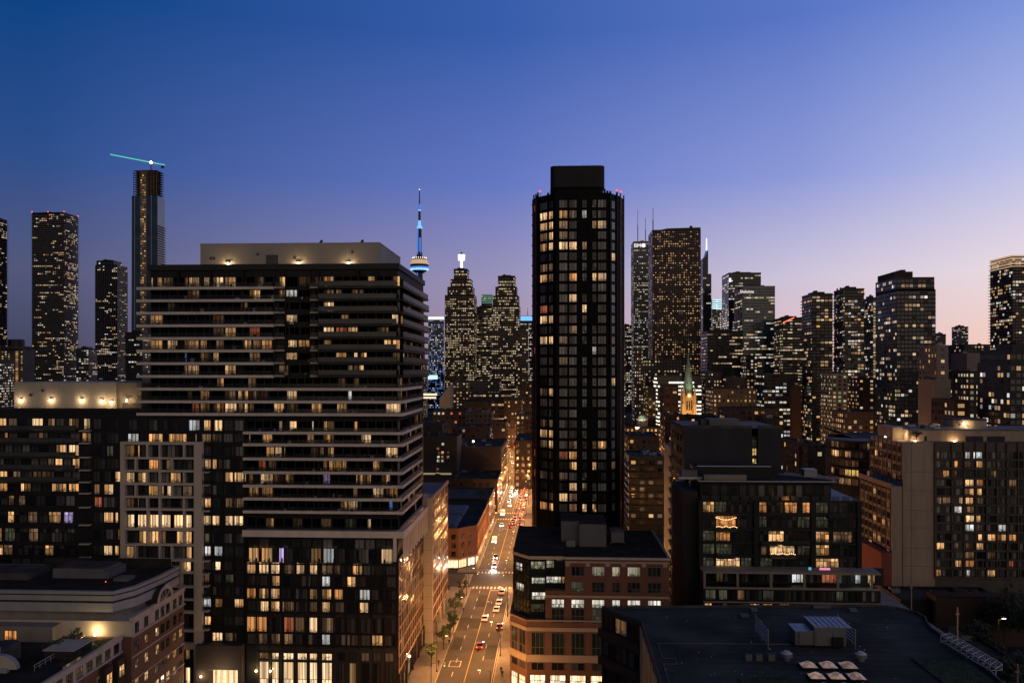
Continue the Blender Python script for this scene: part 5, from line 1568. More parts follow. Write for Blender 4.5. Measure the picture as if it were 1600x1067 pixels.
# ================================================================== the dark tower (centre)
def build_dark_tower():
    Y = 236.0
    P = lambda px, dy: (wx(px, Y + dy), Y + dy)
    pts = [P(831.5, 9), P(838.5, 5.5), P(868, .0), P(951, .0), P(968, 5), P(974.5, 9.5)]
    pts += [(pts[-1][0] - .5, Y + 30), (pts[0][0] + .5, Y + 30)]
    B = Bld('residential_tower', 'tall black tower with rounded corners and tiered dark plant top in the centre', 'tower', (wx(903, Y), Y + 14, 0), frame='tower_black')
    zt = wz(302, 0, Y)
    b = MB(); b.prism(pts, 0, zt, 'tower_black', 'roof_dark'); B.part('wall', b)
    faces = [Face(pts[i], pts[i + 1]) for i in range(5)]
    V = lambda py: faces[2].v(py, 8)
    pitch, y0 = 16.37, 318.6
    nrow = 30
    colsF = [(873.5, 887), (889, 901.5), (909.5, 917), (925.3, 932), (934, 947.5)]
    colL = [(844, 856.3), (857.8, 864.5)]; colR = [(955.3, 961.2)]
    b = MB()
    for k in range(nrow + 1):
        v = V(y0 + pitch * (k - .5))
        for FF in faces: b.fbox(FF, 0, FF.len, v - .22, v + .22, 0, .14, 'tower_black')
    B.part('spandrel', b)
    b = MB()
    for FF, xs in ((faces[2], (869.5, 888, 904, 907.5, 919, 923, 949)), (faces[1], (841, 857, 866.3)), (faces[3], (953, 963))):
        for x in xs:
            u = FF.u(x); b.fbox(FF, u - .3, u + .3, 12, zt + .5, 0, .32, 'tower_black')
    for FF, x in ((faces[0], .5), (faces[0], .95), (faces[4], .1), (faces[4], .9)): b.fbox(FF, FF.len * x - .25, FF.len * x + .25, 12, zt + 1.0, 0, .3, 'maroon_fin')
    B.part('fin', b)
    L = {1: {'L0': 'b', 'L1': 'b', 0: 'y', 1: 'd', 2: 'w'}, 2: {'L0': 'y', 'L1': 'b', 0: 'd', 3: 'y', 4: 'b'}, 3: {'L0': 'd', 'L1': 'b', 0: 'd'}, 4: {'L0': 'y', 'L1': 'b', 0: 'b', 1: 'b', 2: 'd'}, 5: {'R0': 'b'},
         6: {'L0': 'd', 'L1': 'd'}, 7: {'L0': 'y', 'L1': 'd', 1: 'o', 3: 'b', 4: 'b'}, 8: {4: 'g'}, 9: {1: 'b'}, 10: {'L0': 'r', 'L1': 'd', 2: 'b'}, 11: {'L0': 'b', 'L1': 'b'}, 12: {1: 'd'}, 13: {'L0': 'b', 'L1': 'b', 0: 'd'}, 14: {3: 'w'},  # the white pane here is a reflection painted as glow
         15: {0: 'd'}, 17: {'R0': 'b'}, 18: {'L0': 'd', 'L1': 'y'}, 19: {}, 21: {'L0': 'd', 'L1': 'd'}, 22: {'L0': 'y', 'L1': 'y'}, 23: {'L0': 'd', 'L1': 'b', 1: 'd', 3: 'd', 4: 'y'}, 24: {0: 'r', 1: 'y'}, 25: {1: 'y', 3: 'b', 'R0': 'd'},
         26: {0: 'd'}, 27: {1: 'b', 2: 'd'}, 28: {0: 'b', 1: 'd'}, 29: {'L0': 'o', 'L1': 'y', 1: 'd', 2: 'b', 3: 'y'}}
    cm = {'b': 'lit_bright', 'y': 'lit_warm', 'd': 'lit_dim', 'w': 'lit_white', 'o': 'lit_orange', 'r': 'lit_red', 'g': 'lit_green'}
    for k in range(nrow):
        v1, v0 = V(y0 + pitch * (k - .5)) - .3, V(y0 + pitch * (k + .5)) + .35
        for FF, cols, tag in ((faces[2], colsF, ''), (faces[1], colL, 'L'), (faces[3], colR, 'R')):
            for i, (a, c) in enumerate(cols):
                key = i if not tag else tag + str(i)
                st = L.get(k, {}).get(key)
                if st: st = cm[st]
                else:
                    if tag == '' and i in (2, 3) and RNG.random() < .3: continue
                    st = RNG.choice(('glass_curtain', 'glass_curtain', 'glass', 'tower_pane', 'tower_pane'))
                B.win(FF, FF.u(a), FF.u(c), v0, v1, st, 2 if c - a > 11.5 else (1 if c - a > 6.2 else 0), .35 if tag == '' and c - a < 9 else 0, .03)
        if RNG.random() < .5: B.win(faces[4], 1.0, 2.2, v0, v1, RNG.choice(('lit_red', 'glass', 'lit_dim', 'glass')), 0, 0, .03)
        if RNG.random() < .4: B.win(faces[0], 1.2, 2.6, v0, v1, RNG.choice(('lit_red', 'glass', 'glass')), 0, 0, .03)
    # plant top
    qa, qb = wx(860, Y + 5), wx(945, Y + 5)
    def rounded(x0, x1, y0_, y1_, r):
        out = []
        for cx, cy, a0 in ((x1 - r, y0_ + r, -90), (x1 - r, y1_ - r, 0), (x0 + r, y1_ - r, 90), (x0 + r, y0_ + r, 180)):
            for i in range(5): out.append((cx + r * math.cos(R(a0 + 22.5 * i)), cy + r * math.sin(R(a0 + 22.5 * i))))
        return out
    z1, z2 = wz(293, 0, Y + 5), wz(259.5, 0, Y + 5)
    b = MB(); b.prism(rounded(qa, qb, Y + 5, Y + 24, 1.6), z1, z2, 'plant_dark', 'roof_dark'); b.prism(rounded(qa + .5, qb - .5, Y + 5.6, Y + 23, 1.5), zt, z1, 'tower_black')
    pr = B.part('plant_room', b)
    b = MB()
    for x in (874, 881, 889, 911, 919, 926): b.tube((wx(x, Y + 8), Y + 8, z2), (wx(x, Y + 8), Y + 8, z2 + .9), .06, 'tower_black')
    B.part('antenna', b, parent=pr)
    b = MB()
    for i in range(7):
        x = wx(840 + i * 21, Y + 2); b.box(x - .25, x + .25, Y + (6 if i in (0, 6) else 2.0), Y + (6.5 if i in (0, 6) else 2.5), zt, zt + 1.5, 'tower_black')
    B.part('roof_post', b)
    for x, y in ((844, 299), (964, 299), (970, 301)):
        b = MB(); b.ball((wx(x, Y + 6), Y + 6, wz(y, 0, Y + 6)), .28, 'beacon_red', 8, 5); b.tube((wx(x, Y + 6), Y + 6, zt), (wx(x, Y + 6), Y + 6, wz(y, 0, Y + 6)), .07, 'tower_black'); B.part('beacon', b)
    B.finish()


noise_mat('tower_black', (.0035, .0035, .004), .6, .3, .3, spec=.1)
noise_mat('maroon_fin', (.06, .014, .012), .5, .2, .3)
noise_mat('plant_dark', (.014, .0145, .015), .7, .25, .2)
dark_glass('tower_pane', (.12, .125, .13), .2, (.3, .3, .295))
build_dark_tower()


# ================================================================== brick office on the right kerb
def build_brick_office():
    Y = 190.0
    P0 = (wx(797, Y + 5), Y + 5.0); P1 = (wx(823, Y), Y); P2 = (wx(1046, Y), Y)
    YB = 224.0
    F = Face(P1, P2); C = Face(P0, P1); U = F.u; V = lambda y: F.v(y, 8)
    B = Bld('brick_office', 'red brick office with pale bands, glazed corner and white lit windows on the right kerb', 'office building', ((P0[0] + P2[0]) / 2, Y + 15, 0), frame='sand_frame')
    zt = V(873)
    foot = [P0, P1, P2, (P2[0], YB), (P0[0] , YB)]
    z1 = V(968)
    b = MB(); b.prism(foot, 0, z1, 'brick_red'); B.part('lower_wall', b)
    xg = F.p(U(883), 0)[0]; xg2 = F.p(U(852), 0)[0]
    b = MB(); b.box(xg, P2[0], Y, YB, z1, zt, 'brick_red'); b.box(xg2, xg, Y, Y + 6, z1, V(923), 'brick_red'); B.part('upper_wall', b)
    b = MB(); b.prism([(P0[0] + .8, Y + 6.2), (P1[0] + .6, Y + 1.2), (xg2, Y + 1.2), (xg2, Y + 2.4), (xg, Y + 2.4), (xg, YB), (P0[0] + .8, YB)], z1, V(866), 'green_glass', 'roof_dark'); B.part('glass_corner', b)
    # roof
    b = MB(); b.box(xg - .1, P2[0] + .25, Y - .3, Y + .3, zt, zt + .45, 'limestone'); b.box(P2[0] - .2, P2[0] + .25, Y + .3, YB, zt, zt + .45, 'limestone'); B.part('parapet', b)
    b = MB(); b.prism([(P0[0] + .7, Y + 6), (P1[0] + .5, Y + 1.0), (xg - .12, Y + 1.0), (xg - .12, Y + .32), (P2[0] - .22, Y + .32), (P2[0] - .22, YB), (P0[0] + .7, YB)], zt - .3, zt + .1, 'roof_dark')
    b.prism([(P0[0] + .5, Y + 5.9), (P1[0] + .4, Y + .9), (xg - .12, Y + .9), (xg - .12, Y + 1.2), (P1[0] + .5, Y + 1.2), (P0[0] + .8, Y + 6.1)], zt - .35, zt + .35, 'limestone')
    rf = B.part('roof', b)
    ra, rb = wx(877, 204), wx(947, 204)
    xm = wx(905, 204)
    b = MB(); b.box(ra, xm, 204.5, 216, zt + .1, zt + 6.0, 'plaster_grey'); b.box(xm, rb, 203, 216, zt + .1, zt + 5.6, 'plaster_grey'); b.box(ra - .1, xm, 204.4, 216.1, zt + 6.0, zt + 6.15, 'roof_dark'); b.box(xm, rb + .1, 202.9, 216.1, zt + 5.6, zt + 5.75, 'roof_dark')
    B.part('plant_room', b, parent=rf)
    b = MB(); b.box(ra + 1.2, ra + 3.4, 202.6, 203.8, zt + .1, zt + 1.6, 'steel'); b.box(ra + 1.1, ra + 3.5, 202.5, 203.9, zt + 1.6, zt + 1.75, 'roof_pale'); B.part('roof_unit', b, parent=rf)
    xc = wx(964, 208); b = MB(); b.box(xc - 1.6, xc + 1.6, 206, 213, zt + .5, zt + 3.0, 'plaster_grey'); b.frustum(xc, 209.5, zt + 3.0, zt + 3.6, 1.4, 1.2, 12, 'roof_grey')
    for dx in (-1.5, 1.5): b.tube((xc + dx, 206.2, zt), (xc + dx * 1.2, 206, zt + .6), .08, 'steel')
    B.part('cooling_unit', b, parent=rf)
    b = MB()
    for x in (wx(836, 205), wx(842, 205)): b.box(x - .15, x + .15, 200, 214, zt + .15, zt + .4, 'roof_grey')
    B.part('pipe_run', b, parent=rf)
    rg = random.Random(4)
    for i in range(16):
        x, y = rg.uniform(wx(885, 195), wx(1030, 195)), rg.uniform(193, 222)
        if ra - 2 < x < rb + 6 and y > 200: continue
        b = MB(); b.frustum(x, y, zt + .1, zt + .5, .22, .18, 8, 'black_metal'); B.part('roof_vent', b, parent=rf)
    # bands
    b = MB()
    for y0, y1, x0, x1, o in ((876, 879, 883, 1046, .10), (929.5, 933, 852, 1046, .12), (980, 986, 823, 1046, .14), (1023, 1034, 823, 1046, .16), (968, 970, 823, 1046, .35)):
        b.fbox(F, U(x0), F.len if x1 == 1046 else U(x1), V(y1), V(y0), -.02, o, 'sand_band')
        if x0 == 823: b.fbox(C, 0, C.len, V(y1), V(y0), -.02, o - .003, 'sand_band')
    for x in (887, 918.5, 949.5, 974.5, 1006, 1039.5):
        b.fbox(F, U(x) - .5, U(x) + .5, V(884), V(879), -.02, .12, 'sand_band')
    B.part('stone_band', b)
    cols = [(892.5, 913), (924.7, 944.6), (956, 969), (980, 1000.6), (1012, 1033)]
    for (a, c), s1, s2 in zip(cols, ('glass', 'lit_blind', 'lit_blind', 'lit_blind', 'green_glass'), ('lit_green', 'green_glass', 'glass', 'glass', 'green_glass')):
        B.win(F, U(a), U(c), V(899), V(884), s1, 2 if c - a > 15 else 1, 0, .04); B.win(F, U(a), U(c), V(924.5), V(908), s2, 2 if c - a > 15 else 1, .35, .04)
    for a, c in [(861.5, 881.7)] + cols:
        B.win(F, U(a), U(c), V(949), V(935.5), 'lit_office', 2 if c - a > 15 else 1, .4, .04); B.win(F, U(a), U(c), V(973), V(950), RNG.choice(('glass', 'green_glass', 'lit_green')), 2, .5, .04)
    for a, c in [(830, 850), (861.5, 881.7), (892.5, 913), (924.7, 944.6), (956, 976), (988, 1008), (1018, 1038)]:
        B.win(F, U(a), U(c), V(1023), V(988), 'green_glass', 2, .33, .04)
        B.win(F, U(a), U(c), V(1047), V(1034.5), 'glass', 1, 0, .04)
        B.win(F, U(a) - .3, U(c) + .3, .3, V(1054), 'shopfront', 1, .75, .04)
    for i in range(2):
        B.win(C, .6 + i * (C.len - .4) / 2, (i + 1) * (C.len - .4) / 2, V(1023), V(985), 'glass', 1, .33, .04); B.win(C, .6 + i * (C.len - .4) / 2, (i + 1) * (C.len - .4) / 2, .3, V(1058), 'shopfront', 0, .75, .04)
        B.win(C, .6 + i * (C.len - .4) / 2, (i + 1) * (C.len - .4) / 2, V(1047), V(1035), 'glass', 0, 0, .04)
    # glazed corner storeys
    G = Face((P1[0] + .6, Y + 1.2), (xg2, Y + 1.2)); G2 = Face((xg2, Y + 2.4), (xg, Y + 2.4)); G3 = Face((P0[0] + .8, Y + 6.2), (P1[0] + .6, Y + 1.2))
    b = MB()
    for FF in (G, G2, G3):
        n = max(2, round(FF.len / 1.4))
        for i in range(n + 1): b.fbox(FF, FF.len * i / n - .05, FF.len * i / n + .05, z1, V(866), 0, .12, 'black_metal')
        for y in (866.5, 879, 892, 903, 915, 927, 940, 953): b.fbox(FF, 0, FF.len, V(y) - .06, V(y) + .06, 0, .1, 'black_metal')
    B.part('mullion_grid', b)
    for FF, x0, x1, y0, y1, st in ((G, .3, G.len * .98, 878.5, 891, 'lit_blind'), (G2, .2, 2.0, 878.5, 891, 'lit_blind'), (G2, 2.6, 3.9, 872, 880, 'lit_warm'), (G, .5, 3.6, 904, 914, 'lit_office'), (G2, .2, G2.len * .8, 904, 915, 'lit_office'), (G2, G2.len * .82, G2.len - .1, 904, 915, 'lit_warm'), (G3, 1.0, 4.2, 918, 930, 'lit_office'), (G, .5, 3.8, 927, 939, 'lit_office'), (G3, 1.0, 3.6, 886, 899, 'lit_office'), (G, .4, G.len - .3, 946, 958, 'lit_green')):
        B.win(FF, x0, x1, V(y1), V(y0), st, 3 if x1 - x0 > 2.5 else 1, .45, .06)
    B.finish()


noise_mat('plaster_grey', (.13, .128, .125), .8, .12, .3, streak=True)
noise_mat('sand_frame', (.13, .12, .095), .6, .1, .5)
noise_mat('sand_band', (.38, .3, .215), .85, .12, .4)
lit_mat('lit_blind', [(.85, .72, .5), (.9, .8, .62), (.8, .7, .45)], .28, .6)
build_brick_office()


# ================================================================== black blank wall, loft building, beige building
def build_loft():
    Y = 192.0
    F = Face((wx(1093, Y), Y), (wx(1343, Y), Y)); U = F.u; V = lambda y: F.v(y, 18)
    B = Bld('loft_building', 'dark glazed loft building with orange lit flats and roof terraces, before the black wall', 'apartment building', (wx(1220, Y), Y + 8, 0))
    zt = V(781); x0, x1 = F.A.x, F.B.x
    b = MB(); b.box(x0, x1, Y, Y + 20, 0, zt, 'black_metal'); b.box(x0 - 3.4, x0 - .02, Y + 2, Y + 20, 0, zt + 1.5, 'brick_black'); B.part('wall', b)
    zr = zt + 3.6
    b = MB(); b.box(x0 + .6, x1 - 5.5, Y + 2.6, Y + 19, zt, zr, 'charcoal'); b.box(x0, x1 - 4.6, Y + 1.4, Y + 20, zr, zr + .3, 'roof_dark')
    rf = B.part('roof_storey', b)
    Fp = Face((x0 + .6, Y + 2.58), (x1 - 5.5, Y + 2.58))
    for i in range(14): B.win(Fp, .5 + i * Fp.len / 14, -.1 + (i + 1) * Fp.len / 14, zt + .2, zr - .5, RNG.choice(('glass', 'green_glass', 'glass_curtain')), 0, 0, .03)
    b = MB()
    for (xa, xb, ya, yb) in ((x0, x1 - 4.6, Y + 1.4, Y + 1.6), (x0, x0 + .2, Y + 1.6, Y + 20), (x1 - 4.8, x1 - 4.6, Y + 1.6, Y + 20)): b.box(xa, xb, ya, yb, zr + .3, zr + .5, 'white_metal')
    B.part('roof_edge', b, parent=rf)
    m = wx(1150, Y + 6)
    b = MB(); b.box(m - 9.5, m + 8.5, Y + 8, Y + 15, zr + .3, zr + 3.0, 'charcoal'); b.box(m - 8.5, m + 7.5, Y + 8.6, Y + 14, zr + 3.0, zr + 3.1, 'roof_membrane'); b.box(m - 7.8, m + 2, Y + 4, Y + 5.2, zr + .3, zr + 1.5, 'tan_wall'); b.box(m - 8.8, m + 8.6, Y + 7.9, Y + 8.1, zr + 3.0, zr + 3.2, 'white_metal'); B.part('plant_room', b, parent=rf)
    b = MB(); b.box(m - 12.6, m - 9, Y + 6, Y + 9, zr + .3, zr + 2.2, 'plaster_grey'); b.box(m - 13.5, m - 8, Y + 5.4, Y + 5.6, zr + .3, zr + .8, 'white_metal'); B.part('roof_unit', b, parent=rf)
    b = MB(); b.box(m + 17, m + 20, Y + 10, Y + 13, zr + .3, zr + 2.2, 'steel'); b.tube((m + 14, Y + 16, zr + .6), (m + 24, Y + 6, zr + .6), .2, 'white_metal'); b.tube((m + 12, Y + 14, zr + .6), (m + 22, Y + 4, zr + .6), .12, 'white_metal'); B.part('pipe_run', b, parent=rf)
    # concrete frame
    b = MB()
    for x in (1094.5, 1180.5, 1269.5, 1341.5): b.fbox(F, U(x) - .5, U(x) + .5, V(893), zt - .2, .02, .7, 'charcoal')
    for y in (803, 826.5, 848, 869): b.fbox(F, 0, F.len, V(y) - .16, V(y) + .16, .02, .55, 'dark_panel')
    B.part('frame_grid', b)
    g = MB()
    for i in range(16): g.fbox(F, .4 + i * F.len / 16, (i + 1) * F.len / 16 - .1, zt + .02, zt + 1.0, .3, .35, 'guard_glass')
    B.part('balustrade', g)
    q = lambda *s: sp(1000, 3.335, *s)
    for (y1, y0, s) in ((801, 784, q((620, 660, 'o'), (752, 818, 'o'), (845, 885, 'o'), (390, 450, 'g'), (915, 980, 'g'))), (824, 806, q((395, 500, 'o'), (620, 660, 'g'), (820, 885, 'g'), (915, 980, 'g'))),
                        (846, 829, q((320, 388, 'g'), (395, 470, 'o'), (668, 750), (915, 985), (1005, 1105, 'd'))), (867, 850, q((320, 388, 'g'), (395, 480, 'g'), (630, 660, 'd'), (675, 805, 'b'), (820, 885, 'g'), (915, 985))),
                        (888, 871, q((320, 385, 'g'), (395, 520, 'b'), (525, 580, 'g'), (625, 690, 'g'), (915, 1035)))):
        row_windows(B, F, 1096, 1340, V(y1), V(y0), s, 12, n=.05, dark=('glass', 'glass', 'green_glass'), tr=.72)
    # balconies with strings of lights
    for xa, xb, y, fairy in ((1115, 1150, 828, True), (1187, 1212, 849, False), (1200, 1240, 869, True), (1270, 1320, 845, False), (1290, 1318, 806, False), (1118, 1145, 869, False), (1220, 1262, 848, False)):
        bb = MB(); v = V(y); bb.fbox(F, U(xa), U(xb), v - .25, v, .55, 2.2, 'charcoal')
        ob = B.part('balcony', bb)
        g = MB(); g.fbox(F, U(xa) + .05, U(xb) - .05, v + .05, v + 1.0, 2.1, 2.15, 'guard_glass'); B.part('balustrade', g, parent=ob)
        if fairy:
            fb = MB(); n = 14
            for i in range(n): fb.ball(F.p(U(xa) + .3 + (U(xb) - U(xa) - .6) * i / (n - 1), v + 1.05 + .12 * math.sin(i * 1.3), 2.2), .1, 'fairy_light', 6, 3)
            if xa == 1115:
                for i in range(n): fb.ball(F.p(U(xa) + .3 + (U(xb) - U(xa) - .6) * i / (n - 1), v + 3.0 - .5 * math.sin(math.pi * i / (n - 1)), 1.4), .1, 'fairy_light', 6, 3)
            B.part('light_string', fb, kind='stuff', parent=ob)
            lamp('string_light', F.p(U((xa + xb) / 2), v + 1.4, 1.4), 60, (1, .45, .18), .5, ob)
    # podium
    Yp = 187.0
    PF = Face((wx(1099, Yp), Yp), (wx(1376, Yp), Yp)); pu = PF.u; pv = lambda y: PF.v(y, 18)
    zp = pv(893)
    b = MB(); b.box(PF.A.x, PF.B.x, Yp, Y + 18, 0, zp - 3.8, 'charcoal'); b.box(PF.A.x, x1 + 5, Y - .9, Y - .02, zp - 3.8, zp - .02, 'charcoal'); B.part('podium_wall', b)
    b = MB(); b.fbox(PF, 0, PF.len, zp - .5, zp, -5.0, .2, 'tan_wall')
    for i in range(6): b.fbox(PF, i * PF.len / 5.2 * .98, i * PF.len / 5.2 * .98 + .5, zp - 3.9, zp - .5, -.3, .2, 'tan_wall')
    b.fbox(PF, 0, PF.len, pv(920.5), pv(917.5), 0, .3, 'tan_wall'); b.fbox(PF, 0, PF.len, pv(942), pv(940), 0, .3, 'tan_wall'); B.part('podium_frame', b)
    PB = Face((PF.A.x, Y - .95), (x1 + 5, Y - .95))
    row_windows(B, PB, 1104, 1368, zp - 3.4, zp - .9, q((790, 860, 'w'), (945, 1030, 'r'), (1120, 1150, 'w'), (1185, 1225)), 13, n=.03)
    row_windows(B, PF, 1101, 1374, pv(938), pv(922), q((340, 395, 'g'), (410, 455, 'g'), (640, 700, 'g'), (1020, 1060, 'g')), 13, n=.03)
    row_windows(B, PF, 1101, 1374, pv(962), pv(943), q((335, 375), (430, 455, 'g'), (570, 625), (640, 690, 'o'), (725, 780, 'o'), (815, 835)), 15, n=.03)
    bb = MB(); bb.fbox(PB, PB.u(1276), PB.u(1292), zp - .02 + .1, zp + .5, 2, 2.2, 'pink_band'); B.part('neon_strip', bb)
    bb = MB(); bb.fbox(PB, PB.u(1259), PB.u(1263), zp + .05, zp + .6, 2, 2.2, 'teal_band'); B.part('neon_strip', bb)
    lamp('terrace_light', PB.p(PB.u(1338), zp - 1.5, 2.5), 120, (.85, 1, .9), .2, B.root)
    B.finish()
    # black blank wall behind
    Y = 214.0
    B = Bld('blank_building', 'black windowless wall with one column of yellow stair windows behind the loft building', 'building', (wx(1140, Y), Y + 12, 0))
    xa, xs0, xs1, xb = wx(1070, Y), wx(1175, Y), wx(1184.5, Y), wx(1221, Y); zt = wz(669, xa, Y)
    b = MB(); b.box(xa, xs0, Y, Y + 26, 0, zt, 'plaster_black'); b.box(xs1, xb, Y, Y + 26, 0, zt, 'plaster_black'); b.box(xs0, xs1, Y + .8, Y + 26, 0, zt - 2, 'plaster_black'); B.part('wall', b)
    Fs = Face((xs0, Y + .8), (xs1, Y + .8))
    for i, py in enumerate((686, 700, 716, 730, 744)): B.win(Fs, .2, Fs.len - .2, Fs.v(py + 12), Fs.v(py), 'glass' if i == 0 else 'lit_stair', 1, .5, .03)
    L = Face((xa, Y + 26), (xa, Y))
    for f in range(13):
        v = zt - 4 - f * 3.2
        for u in (3, 8, 13, 18): B.win(L, u, u + 2.4, v, v + 2.0, RNG.choice(('glass', 'glass', 'lit_dim')), 1, 0, .03)
    b = MB(); b.box(xa + .3, xb - .3, Y + .4, Y + 25.6, zt, zt + .3, 'roof_pale'); b.box(wx(1108, Y + 5), wx(1155, Y + 5), Y + 5, Y + 12, zt + .3, zt + 2.0, 'plaster_grey'); b.box(wx(1095, Y + 6), wx(1106, Y + 6), Y + 6, Y + 10, zt + .3, zt + 1.8, 'roof_grey')
    b.box(xa - .1, xs0, Y - .1, Y + .3, zt, zt + .7, 'roof_grey'); b.box(xs1, xb + .1, Y - .1, Y + .3, zt, zt + .7, 'roof_grey'); B.part('roof', b)
    B.finish()
    # balcony stack beside the lane
    B = Bld('lane_apartments', 'narrow dark apartment block with orange lit balcony edge along the lane', 'apartment building', (wx(1052, 250), 250, 0))
    x0 = wx(1037.5, 262); x1 = wx(1066, 240)
    b = MB(); b.box(x0, x1, 240, 262, 0, wz(703, x0, 240), 'charcoal'); B.part('wall', b)
    Ff = Face((x0, 240), (x1, 240)); zt = wz(703, x0, 240)
    for f in range(17):
        v = zt - 3.1 - f * 3.0
        bb = MB(); bb.box(x0 - 1.3, x0 + .3, 239, 243, v, v + 1.1, 'tan_wall'); B.part('balcony', bb)
        for i in range(2): B.win(Ff, .8 + i * 2.6, 2.8 + i * 2.6, v + .4, v + 2.4, RNG.choice(('glass', 'glass', 'glass_curtain', 'lit_warm', 'lit_dim')), 1, 0, .03)
    B.finish()


noise_mat('plaster_black', (.03, .032, .036), .8, .18, .25, streak=True)
lit_mat('lit_stair', [(1, .6, .16), (1, .66, .22)], .6, 1.0)
build_loft()


def build_beige():
    Y = 252.0
    xa, xm, xw, xr = wx(1394, Y), wx(1411, Y), wx(1460.5, Y), wx(1665, Y)
    F = Face((xw, Y), (xr, Y)); U = F.u; V = lambda y: F.v(y, 12)
    B = Bld('beige_building', 'beige concrete apartment building with blank end wall and lamps under its roof storey', 'apartment building', (wx(1500, Y), Y + 12, 0))
    zt = V(692)
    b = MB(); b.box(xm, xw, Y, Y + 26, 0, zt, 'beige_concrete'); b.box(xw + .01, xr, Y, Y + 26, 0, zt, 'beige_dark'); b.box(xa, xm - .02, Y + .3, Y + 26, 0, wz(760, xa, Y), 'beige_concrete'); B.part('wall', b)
    W = Face((xm, Y), (xw, Y)); b = MB()
    for py in (737, 766, 797, 824, 856, 884): b.fbox(W, 0, W.len, W.v(py) - .05, W.v(py) + .05, 0, .04, 'joint')
    for px in (1424, 1458): b.fbox(W, W.u(px) - .05, W.u(px) + .05, 5, zt, 0, .035, 'joint')
    B.part('panel_joint', b)
    # left return: windows of the receding side
    L1 = Face((xm, Y + 26), (xm, Y + .4)); L2 = Face((xa, Y + 26), (xa, Y + .4))
    for f in range(14):
        v = zt - 3.2 - f * 2.8
        for i in range(7):
            B.win(L1 if v > wz(760, xa, Y) else L2, 1.0 + i * 3.5, 3.3 + i * 3.5, v, v + 1.9, RNG.choice(('glass',) * 6 + ('glass_curtain', 'lit_warm', 'lit_dim')), 1, 0, .03)
    b = MB()
    for FF, zz_ in ((L2, wz(760, xa, Y)),):
        for i in range(8): b.fbox(FF, i * 3.5 + .1, i * 3.5 + .5, 8, zz_, 0, .15, 'beige_dark')
        b.fbox(FF, 0, 25.6, zz_ - .6, zz_ + .8, 0, .5, 'beige_concrete')
    for i in range(8): b.fbox(L1, i * 3.5 + .1, i * 3.5 + .5, wz(760, xa, Y), zt, 0, .15, 'beige_dark')
    B.part('pier', b)
    q = lambda *s: sp(1300, 3.333, *s)
    rows = {711: q((530, 560, 'd'), (690, 720, 'w'), (735, 782, 'w')), 725: q((636, 655, 'o'), (692, 725, 'd'), (745, 785)), 740: q((577, 610, 'o'), (636, 650, 'd')), 754: q((692, 738, 'b'), (752, 788, 'o'), (920, 960, 'd')), 768: q((692, 738), (755, 780)), 782: q((535, 570, 'd'), (575, 618, 'd'), (660, 680), (695, 735), (755, 788, 'd')), 796: q((636, 676, 'w'), (700, 740, 'd')), 810: q((695, 740, 'b'), (748, 775)), 824: q((692, 740, 'w'), (750, 785, 'd'), (865, 905, 'w')), 839: q((760, 782), (810, 852), (860, 905), (920, 960, 'o')), 853: q((636, 660, 'd'), (696, 738, 'd'), (748, 788)), 867: q((692, 740), (810, 850, 'd')), 880: q((640, 675), (695, 740, 'o'), (920, 945, 'r')), 895: q((535, 568, 'o'), (700, 720, 'w'), (800, 850))}
    b = MB()
    for y, s in rows.items():
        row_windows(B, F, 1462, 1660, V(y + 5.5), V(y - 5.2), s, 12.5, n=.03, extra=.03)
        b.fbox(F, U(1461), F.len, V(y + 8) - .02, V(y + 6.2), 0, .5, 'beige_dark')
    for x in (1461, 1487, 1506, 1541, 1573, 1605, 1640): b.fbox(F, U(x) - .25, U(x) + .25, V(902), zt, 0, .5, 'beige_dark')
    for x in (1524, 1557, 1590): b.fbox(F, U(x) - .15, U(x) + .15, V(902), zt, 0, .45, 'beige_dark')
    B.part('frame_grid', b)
    # roof storey
    pf = Face((wx(1420, Y + 6), Y + 6), (xr, Y + 6)); zp = pf.v(672, 10)
    b = MB(); b.box(pf.A.x, xr, Y + 6, Y + 22, zt, zp, 'beige_concrete'); b.box(pf.A.x - 3.2, pf.A.x - .02, Y + 10, Y + 22, zt, zp + .6, 'beige_concrete'); b.box(pf.A.x - .3, xr, Y + 5.7, Y + 22.2, zp, zp + .3, 'roof_pale'); rs = B.part('roof_storey', b)
    for a, c in ((1508.5, 1536), (1542, 1570), (1444, 1448)):
        b = MB(); b.fbox(pf, pf.u(a), pf.u(c), pf.v(695), pf.v(681), 0, .05, 'plaster_black'); B.part('louvre', b, parent=rs)
    for x in (1429, 1490):
        bb = MB(); u = pf.u(x); v = pf.v(689, u) + .0; bb.ball(pf.p(u, v, .4), .3, 'wall_lamp', 8, 5); bb.fbox(pf, u - .2, u + .2, v + .25, v + .4, 0, .5, 'black_metal'); B.part('wall_lamp', bb, parent=rs)
        lamp('wall_light', pf.p(u, v, .9), 420, (1, .6, .28), .2, rs)
    Yd = Y + 14; xd = wx(1521, Yd); b = MB(); b.frustum(xd, Yd + 6, zp, wz(657, xd, Yd), 6.4, 6.4, 20, 'beige_concrete'); b.frustum(xd, Yd + 6, wz(657, xd, Yd), wz(655.5, xd, Yd), 6.6, 6.6, 20, 'roof_grey'); B.part('water_tank', b, parent=rs)
    bb = MB(); bb.ball((xd - 3.4, Yd - .9, wz(662, xd, Yd)), .35, 'wall_lamp', 8, 5); B.part('wall_lamp', bb, parent=rs); lamp('wall_light', (xd - 3.2, Yd - 1.8, wz(663, xd, Yd)), 500, (1, .72, .42), .2, rs)
    rg = random.Random(3)
    b = MB()
